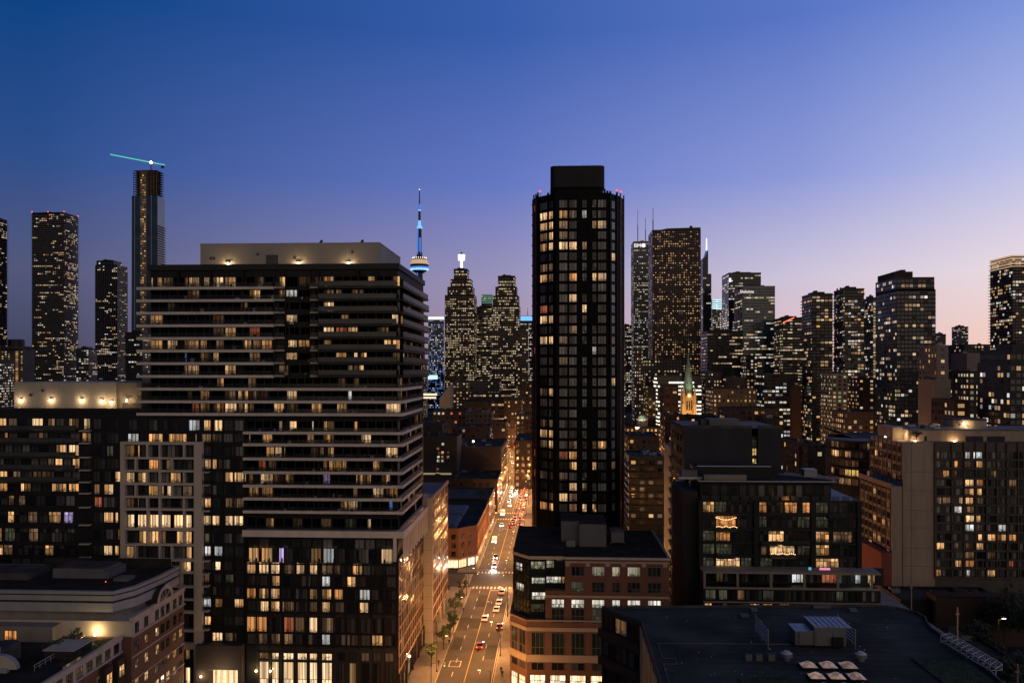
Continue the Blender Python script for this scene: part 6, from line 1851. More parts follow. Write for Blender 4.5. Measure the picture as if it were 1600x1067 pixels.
    for i in range(10):
        x = rg.uniform(wx(1425, Yd), wx(1480, Yd)); y = rg.uniform(Y + 8, Y + 20); b.box(x, x + rg.uniform(.6, 2.4), y, y + 1, zp + .3, zp + rg.uniform(.7, 1.4), rg.choice(('steel', 'roof_grey', 'white_metal')))
    B.part('roof_unit', b, parent=rs)
    # terrace planting lights on the left roof
    bb = MB()
    for i in range(8):
        x = rg.uniform(wx(1365, Y + 16), wx(1400, Y + 16)); bb.ball((xm + rg.uniform(.5, 6), Y + rg.uniform(3, 18), zt + .5), .14, 'lamp_warm', 6, 4)
    B.part('terrace_lamp', bb)
    lamp('terrace_light', (xm + 3, Y + 8, zt + 1.5), 260, (1, .7, .4), .3, B.root)
    # low brick annex and red end wall
    b = MB(); b.box(wx(1376, Y), wx(1392, Y), Y - .5, Y + 20, 0, wz(863, xa, Y), 'red_paint'); b.box(wx(1370, Y + 20), xa - .05, Y + 20, Y + 50, 0, wz(850, xa, Y + 20), 'brick_red'); B.part('annex', b)
    B.finish()
    # curved glass flats behind
    Y = 330.0
    B = Bld('curved_flats', 'curved glass flats with deep overhanging balconies, left of the beige building', 'apartment building', (wx(1340, Y), Y + 10, 0))
    cx = wx(1352, Y + 16); zt = wz(692, cx, Y)
    pts = [(cx + 13.5 * math.cos(R(a)), Y + 16 + 13.5 * math.sin(R(a))) for a in range(180, 281, 12)] + [(cx + 14, Y + 3), (cx + 14, Y + 24), (cx - 13.5, Y + 24)]
    b = MB(); b.prism(pts, 0, zt, 'charcoal', 'roof_dark'); B.part('wall', b)
    for f in range(5):
        v = zt - f * 3.6
        out = [(cx + 15.2 * math.cos(R(a)), Y + 16 + 15.2 * math.sin(R(a))) for a in range(180, 281, 12)] + [(cx + 14.2, Y + 1.4), (cx + 14.2, Y + 10), (cx - 13, Y + 20)]
        b = MB(); b.prism(out, v - .1, v + .5, 'dark_panel'); B.part('balcony', b)
        for i in range(len(pts) - 4):
            FF = Face(pts[i], pts[i + 1])
            B.win(FF, .1, FF.len - .1, v - 2.9, v - .3, RNG.choice(('glass', 'glass_curtain', 'lit_dim', 'lit_warm', 'lit_stair') if f % 2 == 1 else ('glass', 'lit_dim', 'glass_curtain')), 1, 0, .04)
    B.finish()
    # sweeping roof canopy behind
    r = thing('transit_roof', 'low dark building with long sweeping pale roof edge behind the curved flats', 'building', (wx(1360, 420), 425, 0))
    b = MB(); Yc = 420; b.box(wx(1318, Yc), wx(1405, Yc), Yc + 2, Yc + 24, 0, wz(684, wx(1360, Yc), Yc), 'charcoal'); part('wall', b, r)
    b = MB(); n = 10
    for i in range(n):
        xa_, xb_ = 1312 + 95 * i / n, 1312 + 95 * (i + 1) / n
        ya_, yb_ = 673 + 10 * min(1, (i / n) / .3) ** .7, 673 + 10 * min(1, ((i + 1) / n) / .3) ** .7
        X0, X1_ = wx(xa_, Yc), wx(xb_, Yc); za, zb = wz(ya_, X0, Yc), wz(yb_, X1_, Yc)
        b.hexa([(X0, Yc, za - .8), (X1_, Yc, zb - .8), (X1_, Yc + 26, zb - .2), (X0, Yc + 26, za - .2), (X0, Yc, za), (X1_, Yc, zb), (X1_, Yc + 26, zb + .6), (X0, Yc + 26, za + .6)], 'roof_grey')
    part('roof', b, r)
    b = MB()
    for x in (1328, 1338, 1345): b.ball((wx(x, Yc - 4), Yc - 4, wz(688, wx(x, Yc), Yc)), .4, 'beacon_white', 6, 4)
    part('lamp', b, r)


noise_mat('joint', (.12, .1, .085), .9, .1, .5)
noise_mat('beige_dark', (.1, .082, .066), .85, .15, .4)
noise_mat('red_paint', (.22, .05, .035), .7, .15, .3)
build_beige()


# ================================================================== foreground roof
def build_roof_building():
    z = 38.0
    B = Bld('roof_building', 'flat dark membrane roof with glowing skylights in the right foreground', 'building', (35, 112, 0))

    def at(px, py, zz=z):
        D = (CAM_H - zz) * FOC / (py - HOR); t = (px - 800) / FOC * D
        return (CA * t - SA * D, SA * t + CA * D)
    pa, pb, pc = at(940, 949.5), at(1001, 972.5), at(1032, 1070)
    right = [at(1365, 947), at(1400, 950.5), at(1432, 958), at(1447, 966), at(1450, 974), at(1456, 983), at(1500, 1013), at(1560, 1062), at(1600, 1100)]
    poly = [pa, pb, pc, (pc[0] - .6, 80), (right[-1][0], 80)] + right[::-1]
    b = MB(); b.prism(poly, 0, z - .35, 'plaster_black'); B.part('wall', b)
    b = MB(); b.prism(poly, z - .35, z, 'roof_membrane'); rf = B.part('roof', b)
    b = MB()
    ring = [pc, pb, pa] + right
    for p, q in zip(ring, ring[1:]):
        d = Vector((q[0] - p[0], q[1] - p[1])).normalized(); n = Vector((d.y, -d.x)) * .3
        b.hexa([(p[0], p[1], z), (q[0], q[1], z), (q[0] + n.x, q[1] + n.y, z), (p[0] + n.x, p[1] + n.y, z), (p[0], p[1], z + .35), (q[0], q[1], z + .35), (q[0] + n.x, q[1] + n.y, z + .35), (p[0] + n.x, p[1] + n.y, z + .35)], 'roof_grey')
    B.part('parapet', b, parent=rf)
    # left return with recessed floors and strip of rough stone
    F1 = Face(pa, pb); F2 = Face(pb, pc)
    b = MB()
    for i in range(5):
        v = z - 4.4 - i * 4.2
        b.fbox(F1, -.3, F1.len, v, v + 1.3, 0, .5, 'brick_dark')
        for k in range(3): B.win(F1, .3 + k * F1.len / 3, (k + 1) * F1.len / 3, v + 1.4, v + 3.8, 'lit_dim' if (i, k) == (0, 1) else 'glass', 1, 0, .03)
    B.part('spandrel', b)
    b = MB(); rg = random.Random(9)
    for i in range(26):
        u0, u1 = i * F2.len / 26, (i + 1) * F2.len / 26
        b.fbox(F2, u0, u1 - .03, z - rg.uniform(9, 30), z - .4 - rg.uniform(0, .3), 0, .12 + rg.uniform(0, .12), 'stone_strip')
    B.part('stone_cladding', b)
    # skylights
    for r_ in range(3):
        for c in range(3):
            x, y = at(1246 + c * 30.5 + r_ * 13, 1038 + r_ * 17.5)
            x1, _ = at(1246 + c * 30.5 + r_ * 13 + 25, 1038 + r_ * 17.5)
            _, y0 = at(1246, 1038 + r_ * 17.5 + 14); y0 += 1.0
            w = x1 - x
            b = MB(); b.box(x, x + w, y0, y, z, z + .35, 'black_metal'); o = B.part('skylight', b, parent=rf)
            # shallow glass dome
            b2 = MB(); n = 6
            P = lambda i, j: (x + .1 + (w - .2) * i / n, y0 + .1 + (y - y0 - .2) * j / n, z + .36 + .5 * math.sin(math.pi * i / n) * math.sin(math.pi * j / n))
            for i in range(n):
                for j in range(n): b2.poly([P(i, j), P(i + 1, j), P(i + 1, j + 1), P(i, j + 1)], 'skylight_glow')
            me = b2.mesh('dome', True); bm = bmesh.new(); bm.from_mesh(me); bmesh.ops.remove_doubles(bm, verts=bm.verts, dist=.001); bm.to_mesh(me); bm.free()
            o['label'] = 'square skylight glowing peach from below'
            d = bpy.data.objects.new('dome', me); link(d, o)
    # air handling unit
    x, y = at(1236, 1003); x2, _ = at(1264, 1003); x3, _ = at(1312, 1003)
    b = MB(); b.box(x, x2, y - 2, y + 1.2, z + .3, z + 2.1, 'plaster_grey'); b.box(x2 + .02, x3, y - 2.2, y + 2.4, z + .3, z + 2.7, 'plaster_grey')
    b.box(x - .08, x2, y - 2.1, y + 1.3, z + 2.1, z + 2.2, 'steel'); b.box(x2, x3 + .6, y - 2.3, y + 2.5, z + 2.7, z + 2.82, 'steel')
    for i in range(7): xx = x2 + (x3 - x2) * i / 6; b.box(xx - .05, xx + .05, y - 2.3, y + 2.5, z + 2.82, z + 2.9, 'white_metal')
    b.box(x3 - 1.9, x3 - .5, y - 2.7, y - 2.2, z + .4, z + 1.5, 'black_metal')
    for i in range(3): b.box(x + .4 + i * 2.2, x + .5 + i * 2.2, y - 2.23, y - 2.2, z + .5, z + 2.0, 'roof_grey')
    B.part('air_handler', b, parent=rf)
    for px in (1190, 1322):
        b = MB(); xs, ys_ = at(px, 1000)
        for i in range(5): b.box(xs - .04, xs + .04, ys_ - 3.5, ys_ + 3.5, z + .4 + i * .45, z + .6 + i * .45, 'steel')
        for dy in (-3.5, 0, 3.5): b.box(xs - .06, xs + .06, ys_ + dy - .06, ys_ + dy + .06, z, z + 2.6, 'steel')
        B.part('louvre_screen', b, parent=rf)
    for px in (1169.5, 1185.5, 1205):
        xs, ys_ = at(px, 1031); b = MB(); b.box(xs - .4, xs + .4, ys_ - .3, ys_ + .3, z, z + .75, 'plaster_grey'); b.frustum(xs, ys_, z + .75, z + .8, .26, .26, 10, 'black_metal'); B.part('condenser', b, parent=rf)
    for px, py in ((1229, 1031), (1345, 1032)):
        xs, ys_ = at(px, py); b = MB(); b.frustum(xs, ys_, z, z + .5, .45, .45, 12, 'steel'); b.frustum(xs, ys_, z + .5, z + .9, .75, .75, 14, 'steel'); b.frustum(xs, ys_, z + .9, z + 1.2, .7, .3, 14, 'white_metal'); B.part('roof_fan', b, parent=rf)
    for px, py, w in ((1178, 953.5, 1.0), (1163, 963, 1.2), (1332, 954, 1.1), (1283, 948.5, 2.6)):
        xs, ys_ = at(px, py); b = MB(); b.box(xs - w / 2, xs + w / 2, ys_ - .5, ys_ + .5, z, z + .35, 'roof_pale'); B.part('hatch', b, parent=rf)
    b = MB()
    def seam(p, q):
        p, q = at(*p), at(*q); b.tube((p[0], p[1], z + .04), (q[0], q[1], z + .04), .06, 'roof_pale', 5)
    for p, q in (((1027, 1005), (1235, 1006.5)), ((1027, 1005), (1035, 1028)), ((1035, 1028), (1055, 1029)), ((1055, 1029), (1058, 1037.5)), ((1036, 1037), (1058, 1037.5)), ((1036, 1037), (1045, 1068))): seam(p, q)
    B.part('cable_run', b, parent=rf)
    b = MB()
    for i in range(22):
        y = 92 + i * 1.75
        b.box(20.5 + (0 if y < 121 else -4), 45 + (y % 3), y, y + .09, z, z + .012, 'roof_dark')
    for i in range(9): b.box(45.2, 66 - max(0, y - 128), 92 + i * 4, 92.1 + i * 4, z, z + .012, 'roof_dark')
    B.part('membrane_seam', b, kind='stuff', parent=rf)
    rg = random.Random(11)
    b = MB()
    for i in range(60):
        xs, ys_ = at(rg.uniform(1040, 1400), rg.uniform(955, 1060)); s = rg.uniform(.03, .1)
        b.box(xs - s, xs + s, ys_ - s, ys_ + s, z, z + .06, rg.choice(('roof_pale', 'white_metal', 'tan_wall')))
    B.part('grit', b, kind='stuff', parent=rf)
    # planted beds
    for quad in (((1432, 1033), (1505, 1033), (1556, 1067), (1475, 1067)), ((1154, 1060), (1236, 1058), (1248, 1075), (1160, 1078))):
        b = MB(); q = [at(*p) for p in quad]; b.prism(q[::-1], z, z + .14, 'green_roof'); B.part('planted_bed', b, parent=rf)
        b = MB()
        for i in range(900):
            s_, t_ = rg.random(), rg.random(); lo = Vector(q[0]).lerp(Vector(q[1]), s_); hi = Vector(q[3]).lerp(Vector(q[2]), s_); p = lo.lerp(hi, t_)
            h = rg.uniform(.05, .25); a = rg.uniform(0, 6.3); b.poly([(p.x, p.y, z + .13), (p.x + .07 * math.cos(a), p.y + .07 * math.sin(a), z + .13), (p.x + rg.uniform(-.06, .06), p.y + rg.uniform(-.06, .06), z + .14 + h)], 'leaf_dark')
        B.part('sedum', b, kind='stuff', parent=rf)
    b = MB(); p, q = at(1425, 1030), at(1478, 1070); b.tube((p[0], p[1], z + .1), (q[0], q[1], z + .1), .12, 'roof_grey'); B.part('bed_edge', b, parent=rf)
    B.finish()
    # white lattice rail along the curved roof edge
    t = thing('lattice_rail', 'white metal lattice cradle rail along the curved roof edge', 'rail', at(1510, 1030) + (z,))
    rail = [((1470, 1004), (1556, 1057)), ((1484, 1000), (1566, 1050))]
    b = MB()
    for (p, q) in rail:
        a_, c_ = at(*p), at(*q)
        for h in (.3, 1.0): b.tube((a_[0], a_[1], z + h), (c_[0], c_[1], z + h), .07, 'white_metal')
    part('chord', b, t)
    b = MB()
    for i in range(11):
        s_ = i / 10
        A1, A2 = [Vector(at(*p)).lerp(Vector(at(*q)), s_) for p, q in rail]
        s2 = min(1, s_ + .1); B1, B2 = [Vector(at(*p)).lerp(Vector(at(*q)), s2) for p, q in rail]
        b.tube((A1.x, A1.y, z + .3), (A1.x, A1.y, z + 1.0), .05, 'white_metal'); b.tube((A2.x, A2.y, z + .3), (A2.x, A2.y, z + 1.0), .05, 'white_metal')
        b.tube((A1.x, A1.y, z + 1.0), (A2.x, A2.y, z + 1.0), .05, 'white_metal')
        if i < 10: b.tube((A1.x, A1.y, z + .3), (B1.x, B1.y, z + 1.0), .04, 'white_metal'); b.tube((A2.x, A2.y, z + 1.0), (B2.x, B2.y, z + .3), .04, 'white_metal'); b.tube((A1.x, A1.y, z + .3), (B2.x, B2.y, z + .3), .04, 'white_metal')
        if i % 5 == 0: b.tube((A1.x, A1.y, z), (A1.x, A1.y, z + .3), .06, 'white_metal')
    part('brace', b, t, kind='stuff')


noise_mat('stone_strip', (.42, .34, .2), .9, .25, .6)
lit_mat('skylight_glow', [(1, .58, .36), (1, .62, .42)], .16, .3)
MATS['skylight_glow'].node_tree.nodes['Principled BSDF'].inputs['Base Color'].default_value = (.3, .26, .24, 1)
build_roof_building()


# ================================================================== left foreground building
def build_corner_house():
    B = Bld('stone_house', 'brick and limestone building with pale grey cornice roof in the left foreground', 'apartment building', (-105, 150, 0))
    X = -82.0; XL = -150.0
    zl, zm, zp = 22.6, 26.0, 31.6
    b = MB()
    b.box(XL, X, 158, 181, 0, zm - 3.0, 'brick_red'); b.box(XL, X, 158, 181, zm - 3.0, zm, 'limestone'); B.part('wall', b)
    b = MB(); b.box(XL, X - 2, 120, 157.98, 0, zl - 2.4, 'brick_red'); b.box(XL, X - 2, 120, 157.98, zl - 2.4, zl, 'limestone'); B.part('front_wall', b)
    S = Face((X, 158), (X, 181)); S2 = Face((X - 2, 120), (X - 2, 158))
    b = MB(); b.fbox(S, 0, S.len, zm - .1, zm + .7, -.4, .25, 'limestone'); b.fbox(S, 0, S.len, zm - 3.2, zm - 2.9, 0, .3, 'limestone')
    for i in range(4): b.fbox(S, 0, S.len, 5 + i * 4.6, 5.2 + i * 4.6, 0, .12, 'limestone')
    b.fbox(S2, 0, S2.len, zl - .1, zl + .8, -.4, .25, 'limestone'); b.fbox(S2, 0, S2.len, zl - 2.6, zl - 2.3, 0, .3, 'limestone'); B.part('cornice', b)
    # arched gable on the street side
    b = MB(); n = 12; c = 13.5
    pts = [(c + 3.6 * math.cos(R(a)), zm + .6 + 3.0 * math.sin(R(a))) for a in [180 * i / n for i in range(n + 1)]]
    for d, k, rr in ((.3, 'limestone', 1.0),):
        i0 = len(b.v); fr = [S.p(u, v, d) for u, v in pts]; bk = [S.p(u, v, -5) for u, v in pts]
        b.poly(fr, k); b.poly(bk, 'roof_dark')
        for j in range(n): b.poly([fr[j], fr[j + 1], bk[j + 1], bk[j]], 'roof_dark')
    B.part('gable', b)
    b = MB(); pts2 = [(c + 2.6 * math.cos(R(a)), zm + .7 + 2.1 * math.sin(R(a))) for a in [180 * i / n for i in range(n + 1)]]
    b.poly([S.p(u, v, .34) for u, v in pts2], 'glass'); 
    for a in (45, 90, 135): b.tube(S.p(c, zm + .7, .36), S.p(c + 2.6 * math.cos(R(a)), zm + .7 + 2.1 * math.sin(R(a)), .36), .06, 'limestone')
    B.part('fan_window', b)
    for f in range(6):
        v = zm - 2.7 - f * 3.6
        for i, u in enumerate((1.2, 5.0, 9.6, 12.0, 14.4, 17.6, 20.4)):
            st = 'glass_curtain' if f == 0 else RNG.choice(('glass', 'glass_curtain', 'lit_warm', 'lit_bright', 'glass', 'lit_warm'))
            B.win(S, u, u + 1.5, v, v + 2.0, st, 1, .5, .03)
    for f in range(5):
        v = zl - 2.2 - f * 3.6
        for i in range(12): B.win(S2, 1.0 + i * 3.1, 2.8 + i * 3.1, v, v + 1.8, RNG.choice(('glass', 'glass_curtain', 'glass', 'lit_dim')), 2, .5, .03)
    b = MB()
    for i in range(2): b.fbox(S2, 30 + i * 4.5, 32.6 + i * 4.5, 3, zl - 3, 0, 1.2, 'brick_brown')
    B.part('bay', b)
    for i in range(2):
        Fb = Face((X - .8, 150 + i * 4.5), (X - .8, 152.6 + i * 4.5))
        for f in range(4): B.win(Fb, .3, 2.3, zl - 6.5 - f * 3.6, zl - 4.2 - f * 3.6, 'lit_dim' if f else 'lit_warm', 1, .5, .03)
    # roof storey with stepped pale cornice
    fp = [(XL, 158.5), (-86, 158.5), (-83.6, 163), (-82.6, 172), (-82.6, 180), (XL, 180)]
    inset = lambda d: [(XL, 158.5 + d), (-86 - d * .6, 158.5 + d), (-83.6 - d, 163 + d * .4), (-82.6 - d, 172), (-82.6 - d, 180 - d), (XL, 180 - d)]
    b = MB(); b.prism(inset(1.2), zl, zm + 1.6, 'tan_wall'); wl = B.part('roof_storey', b)
    b = MB(); b.prism(fp, zm + 1.6, zm + 3.3, 'grey_cornice'); b.prism(inset(.35), zm + 3.3, zm + 3.7, 'roof_dark'); b.prism(inset(.1), zm + 3.7, zp - .9, 'grey_cornice'); b.prism(inset(.5), zp - .9, zp - .6, 'roof_dark'); b.prism(inset(-.1), zp - .6, zp, 'grey_cornice'); B.part('stepped_cornice', b, parent=wl)
    b = MB(); b.prism(inset(.7), zp, zp + .06, 'roof_dark')
    rf = B.part('roof', b, parent=wl)
    b = MB(); b.box(-104, -93, 168, 175, zp + .06, zp + 2.0, 'plaster_grey'); b.box(-103.6, -93.4, 168.4, 174.6, zp + 2.0, zp + 2.2, 'roof_grey'); b.box(-93, -92, 168, 175, zp + .06, zp + 1.6, 'plaster_grey'); B.part('roof_unit', b, parent=wl)
    b = MB(); b.box(-130, -108, 166, 174, zp + .06, zp + 1.4, 'roof_grey'); b.box(-90, -87, 166, 169, zp + .06, zp + .7, 'plaster_grey'); b.box(-112, -84, 178, 179, zp + .06, zp + 1.8, 'roof_dark'); B.part('roof_unit', b, parent=wl)
    bb = MB(); bb.ball((-90.5, 164, zp + .5), .12, 'beacon_red', 6, 4); B.part('beacon', bb, parent=wl)
    Fr = Face((XL, 159.7), (-86.7, 159.7))
    for px in (24, 51, 81): B.win(Fr, Fr.u(px), Fr.u(px + 12), zl + .6, zl + 2.6, 'lit_dim' if px == 24 else 'glass', 2, 0, .03)
    # roof terrace with lamp and planting, side railing
    bb = MB(); bb.ball((-88.5, 156.5, zl + 1.2), .22, 'wall_lamp', 8, 5); bb.tube((-88.5, 156.5, zl), (-88.5, 156.5, zl + 1.2), .05, 'black_metal'); B.part('terrace_lamp', bb)
    lamp('terrace_light', (-88.8, 156.8, zl + 1.6), 420, (1, .66, .3), .2, B.root)
    b = MB()
    for i in range(10): b.box(-90 - i * .02, -89.94 - i * .02, 140 + i * 1.6, 140.06 + i * 1.6, zl, zl + 1.1, 'white_metal')
    b.tube((-90, 140, zl + 1.1), (-90.2, 156, zl + 1.1), .06, 'white_metal'); b.tube((-90, 140, zl + .6), (-90.2, 156, zl + .6), .04, 'white_metal')
    B.part('railing', b)
    b = MB(); b.box(-92, -86.5, 146, 152, zl, zl + 1.6, 'brick_dark'); b.box(-92.2, -86.3, 145.8, 152.2, zl + 1.6, zl + 1.75, 'limestone'); B.part('stair_head', b)
    b = MB(); b.box(XL, X - 2.4, 120.2, 157.9, zl, zl + .08, 'roof_dark'); B.part('terrace_floor', b)
    b = MB()
    for i in range(4): b.box(-101.5 + i * .1, -97.6 + i * 1.15, 141.5 - i * .9, 142.4 - i * .9, zl + .08, zl + 3.4 - i * .85, 'grey_cornice')
    b.box(-104, -97, 142.4, 147, zl + .08, zl + 3.0, 'roof_grey'); B.part('stepped_gable', b)
    b = MB(); pts3 = [(-95.8 + 3.2 * math.cos(R(180 * i / 12)), zl + .6 + 2.4 * math.sin(R(180 * i / 12))) for i in range(13)]
    b.poly([(x_, 139.2, z_) for x_, z_ in pts3], 'limestone'); b.poly([(x_, 140.2, z_) for x_, z_ in pts3], 'limestone')
    for p_, q_ in zip(pts3, pts3[1:]): b.poly([(p_[0], 139.2, p_[1]), (q_[0], 139.2, q_[1]), (q_[0], 140.2, q_[1]), (p_[0], 140.2, p_[1])], 'grey_cornice')
    B.part('arched_gable', b)
    b = MB(); rg = random.Random(12)
    for i in range(1500):
        x_, y_ = rg.uniform(-87.2, -85.0), rg.uniform(143, 154.5); h_ = zl + .1 + rg.random() ** .6 * (1.0 + .5 * math.sin(y_ * 1.9)); a_ = rg.uniform(0, 6.3); s_ = rg.uniform(.08, .2)
        b.poly([(x_, y_, h_), (x_ + s_ * math.cos(a_), y_ + s_ * math.sin(a_), h_ + rg.uniform(-.05, .1)), (x_ + rg.uniform(-.1, .1), y_ + rg.uniform(-.1, .1), h_ + s_)], rg.choice(('leaf', 'leaf_dark')))
    B.part('hedge', b, kind='stuff')
    b = MB(); b.box(-87.4, -84.8, 142.8, 154.7, zl + .08, zl + .5, 'brick_dark'); B.part('planter', b)
    b = MB()
    for i in range(5): b.box(-84.6, -84.5, 139.4 + i * 1.1, 140.4 + i * 1.1, zl + .1, zl + 1.1, 'lit_dim')
    B.part('lit_rail', b)
    Fo = Face((-112, 155), (-96, 155)); b = MB(); b.box(-112, -96, 155, 158, zl, zl + 3.0, 'tan_wall'); B.part('terrace_room', b); B.win(Fo, 6.5, 9.0, zl + .4, zl + 2.3, 'lit_orange', 2, 0, .03)
    B.finish()


build_corner_house()


# ================================================================== trees
def tree(label, x, y, h, r, seed, leaves=700, z0=.14, leaf='leaf', name='street_tree', group=None, size=.34):
    rg = random.Random(seed)
    t = thing(name, label, 'tree', (x, y, z0), group)
    b = MB()
    th = h * .42
    b.tube((x, y, z0), (x + rg.uniform(-.1, .1), y, z0 + th), .1 + h * .008, 'bark', 7, .07 + h * .004)
    tips = []
    for i in range(7):
        a = rg.uniform(0, 6.28); l = r * rg.uniform(.45, .85)
        q = (x + l * math.cos(a), y + l * math.sin(a), z0 + th + (h - th) * rg.uniform(.2, .75))
        b.tube((x, y, z0 + th * rg.uniform(.75, 1.0)), q, .06 + h * .003, 'bark', 5, .02); tips.append(q)
    b.tube((x, y, z0 + th), (x, y, z0 + h * .9), .06, 'bark', 5, .02); tips.append((x, y, z0 + h * .85))
    part('trunk', b, t)
    b = MB()
    clumps = [(q[0] + rg.gauss(0, r * .15), q[1] + rg.gauss(0, r * .15), q[2] + rg.gauss(0, r * .1), r * rg.uniform(.28, .5)) for q in tips for _ in range(2)]
    for i in range(leaves):
        cx, cy, cz, cr = rg.choice(clumps)
        d = Vector((rg.gauss(0, 1), rg.gauss(0, 1), rg.gauss(0, .8))).normalized() * cr * rg.random() ** .4
        p = Vector((cx, cy, cz)) + d
        u = Vector((rg.gauss(0, 1), rg.gauss(0, 1), rg.gauss(0, 1))).normalized(); v = u.orthogonal().normalized()
        s = size * rg.uniform(.6, 1.3)
        b.poly([tuple(p - u * s), tuple(p + v * s * .5), tuple(p + u * s), tuple(p - v * s * .5)], leaf)
    part('crown', b, t)
    return t


def build_trees():
    for i, (px, py, lab) in enumerate(((674, 1042, 'small street tree nearest the corner of the balcony tower'), (693, 1015, 'street tree beside the twin-globe lamp nearest the podium grid'), (703, 997, 'street tree third from the near end of the left sidewalk'), (709, 985, 'street tree fourth from the near end of the left sidewalk'), (711, 962, 'slim street tree fifth along the left sidewalk'), (719, 948, 'street tree sixth along the left sidewalk, near the stone pier'), (723, 934, 'street tree last before the crossing on the left sidewalk'))):
        x, y = ground(px, py)
        tree(lab, x, y, 6.2 - .2 * (i % 3), 1.7, 40 + i, 420, group='trees on the left sidewalk', size=.3)
    rg = random.Random(21)
    k = 0
    labs = ['dark leafy tree in the park left end, behind the black wall', 'tall dark tree in the park beside the lit lane', 'round dark tree in the middle of the park', 'dark tree in the park below the orange street', 'broad dark tree at the park right end', 'dark tree in front of the park lamps', 'low dark tree at the near edge of the park', 'dark tree by the low brick block near the park']
    for px, Y, h in ((1195, 455, 15), (1222, 470, 17), (1246, 450, 18), (1266, 460, 18), (1288, 455, 15), (1212, 430, 12), (1250, 425, 13), (1300, 430, 11)):
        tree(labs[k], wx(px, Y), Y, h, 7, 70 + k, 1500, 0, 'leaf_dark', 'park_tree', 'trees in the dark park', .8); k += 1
    labs = ['dark tree against the beige building lower windows', 'dark tree at the right edge below the beige building', 'large dark tree in the yard right of the foreground roof', 'dark tree in the yard by the low wall', 'small dark tree in the yard near the lit lamp', 'dark tree before the four-storey brick house, left', 'dark tree before the four-storey brick house, right']
    k = 0
    for px, Y, h, r in ((1570, 225, 15, 6), (1610, 215, 18, 7), (1590, 180, 15, 6), (1535, 215, 11, 5), (1590, 140, 11, 5), (1478, 405, 28, 5), (1500, 405, 29, 5)):
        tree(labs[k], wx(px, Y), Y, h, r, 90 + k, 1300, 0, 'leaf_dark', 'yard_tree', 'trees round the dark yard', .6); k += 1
    for i, (x, y, lab) in enumerate(((-90.5, 153.5, 'potted tree on the lit roof terrace, left foreground'), (-92.5, 150, 'shrub on the roof terrace beside the stair head'))):
        tree(lab, x, y, 3.2 - i, 1.4, 130 + i, 260, 22.6, 'leaf', 'terrace_tree', None, .2)
    xb = wx(1411, 252)
    tree('potted tree between the lamps on the beige roof terrace', xb + 5.5, 256, 3.4, 1.5, 140, 260, wz(692, xb, 252), 'leaf_dark', 'terrace_tree', None, .22)


build_trees()


# ================================================================== street lamps and signals
def street_lamp(label, x, y, side, h=9.0, power=1500, group='tall street lamps along the road', arm=2.4, zb=.14):
    t = thing('street_lamp', label, 'street lamp', (x, y, zb), group)
    b = MB(); b.tube((x, y, zb), (x, y, h), .1, 'black_metal', 8, .07); b.frustum(x, y, zb, zb + .6, .2, .14, 8, 'black_metal'); part('pole', b, t)
    b = MB(); b.tube((x, y, h - .2), (x + side * arm, y, h + .25), .05, 'black_metal'); part('arm', b, t)
    b = MB(); b.box(x + side * arm - .35, x + side * arm + .35, y - .16, y + .16, h + .15, h + .34, 'black_metal'); part('lamp_head', b, t)
    b = MB(); b.box(x + side * arm - .28, x + side * arm + .28, y - .12, y + .12, h + .08, h + .148, 'lamp_glow'); part('lens', b, t)
    lamp('street_light', (x + side * arm, y, h - .05), power, (1, .42, .12), .25, t)


def globe_lamp(label, x, y, h=5.2, power=1600):
    t = thing('globe_lamp', label, 'street lamp', (x, y, .14), 'globe lamps on the left sidewalk')
    b = MB(); b.tube((x, y, .14), (x, y, h), .07, 'black_metal', 8, .05); b.tube((x - .55, y, h - .5), (x + .55, y, h + .05), .035, 'black_metal'); part('pole', b, t)
    for dx, dz in ((-.55, -.25), (.55, .3)):
        b = MB(); b.ball((x + dx, y, h + dz), .3, 'lamp_glow', 10, 7); part('globe', b, t, smooth=True)
    lamp('globe_light', (x, y - .2, h + .9), power, (1, .72, .42), .4, t)


def signal(label, x, y, side, glowm):
    t = thing('traffic_signal', label, 'traffic light', (x, y, .14), 'traffic signals at the crossings')
    b = MB(); b.tube((x, y, .14), (x, y, 5.6), .09, 'black_metal', 8); b.tube((x, y, 5.4), (x + side * 3.2, y, 5.6), .05, 'black_metal'); part('pole', b, t)
    b = MB(); b.box(x + side * 3.2 - .17, x + side * 3.2 + .17, y - .12, y + .12, 4.7, 5.7, 'paint_yellow'); part('signal_head', b, t)
    for i in range(3):
        b = MB(); b.ball((x + side * 3.2, y - .14, 5.5 - i * .3), .11, glowm if (i == 0 and glowm == 'signal_red') or (i == 2 and glowm == 'signal_green') else 'black_metal', 8, 5); part('lens', b, t)


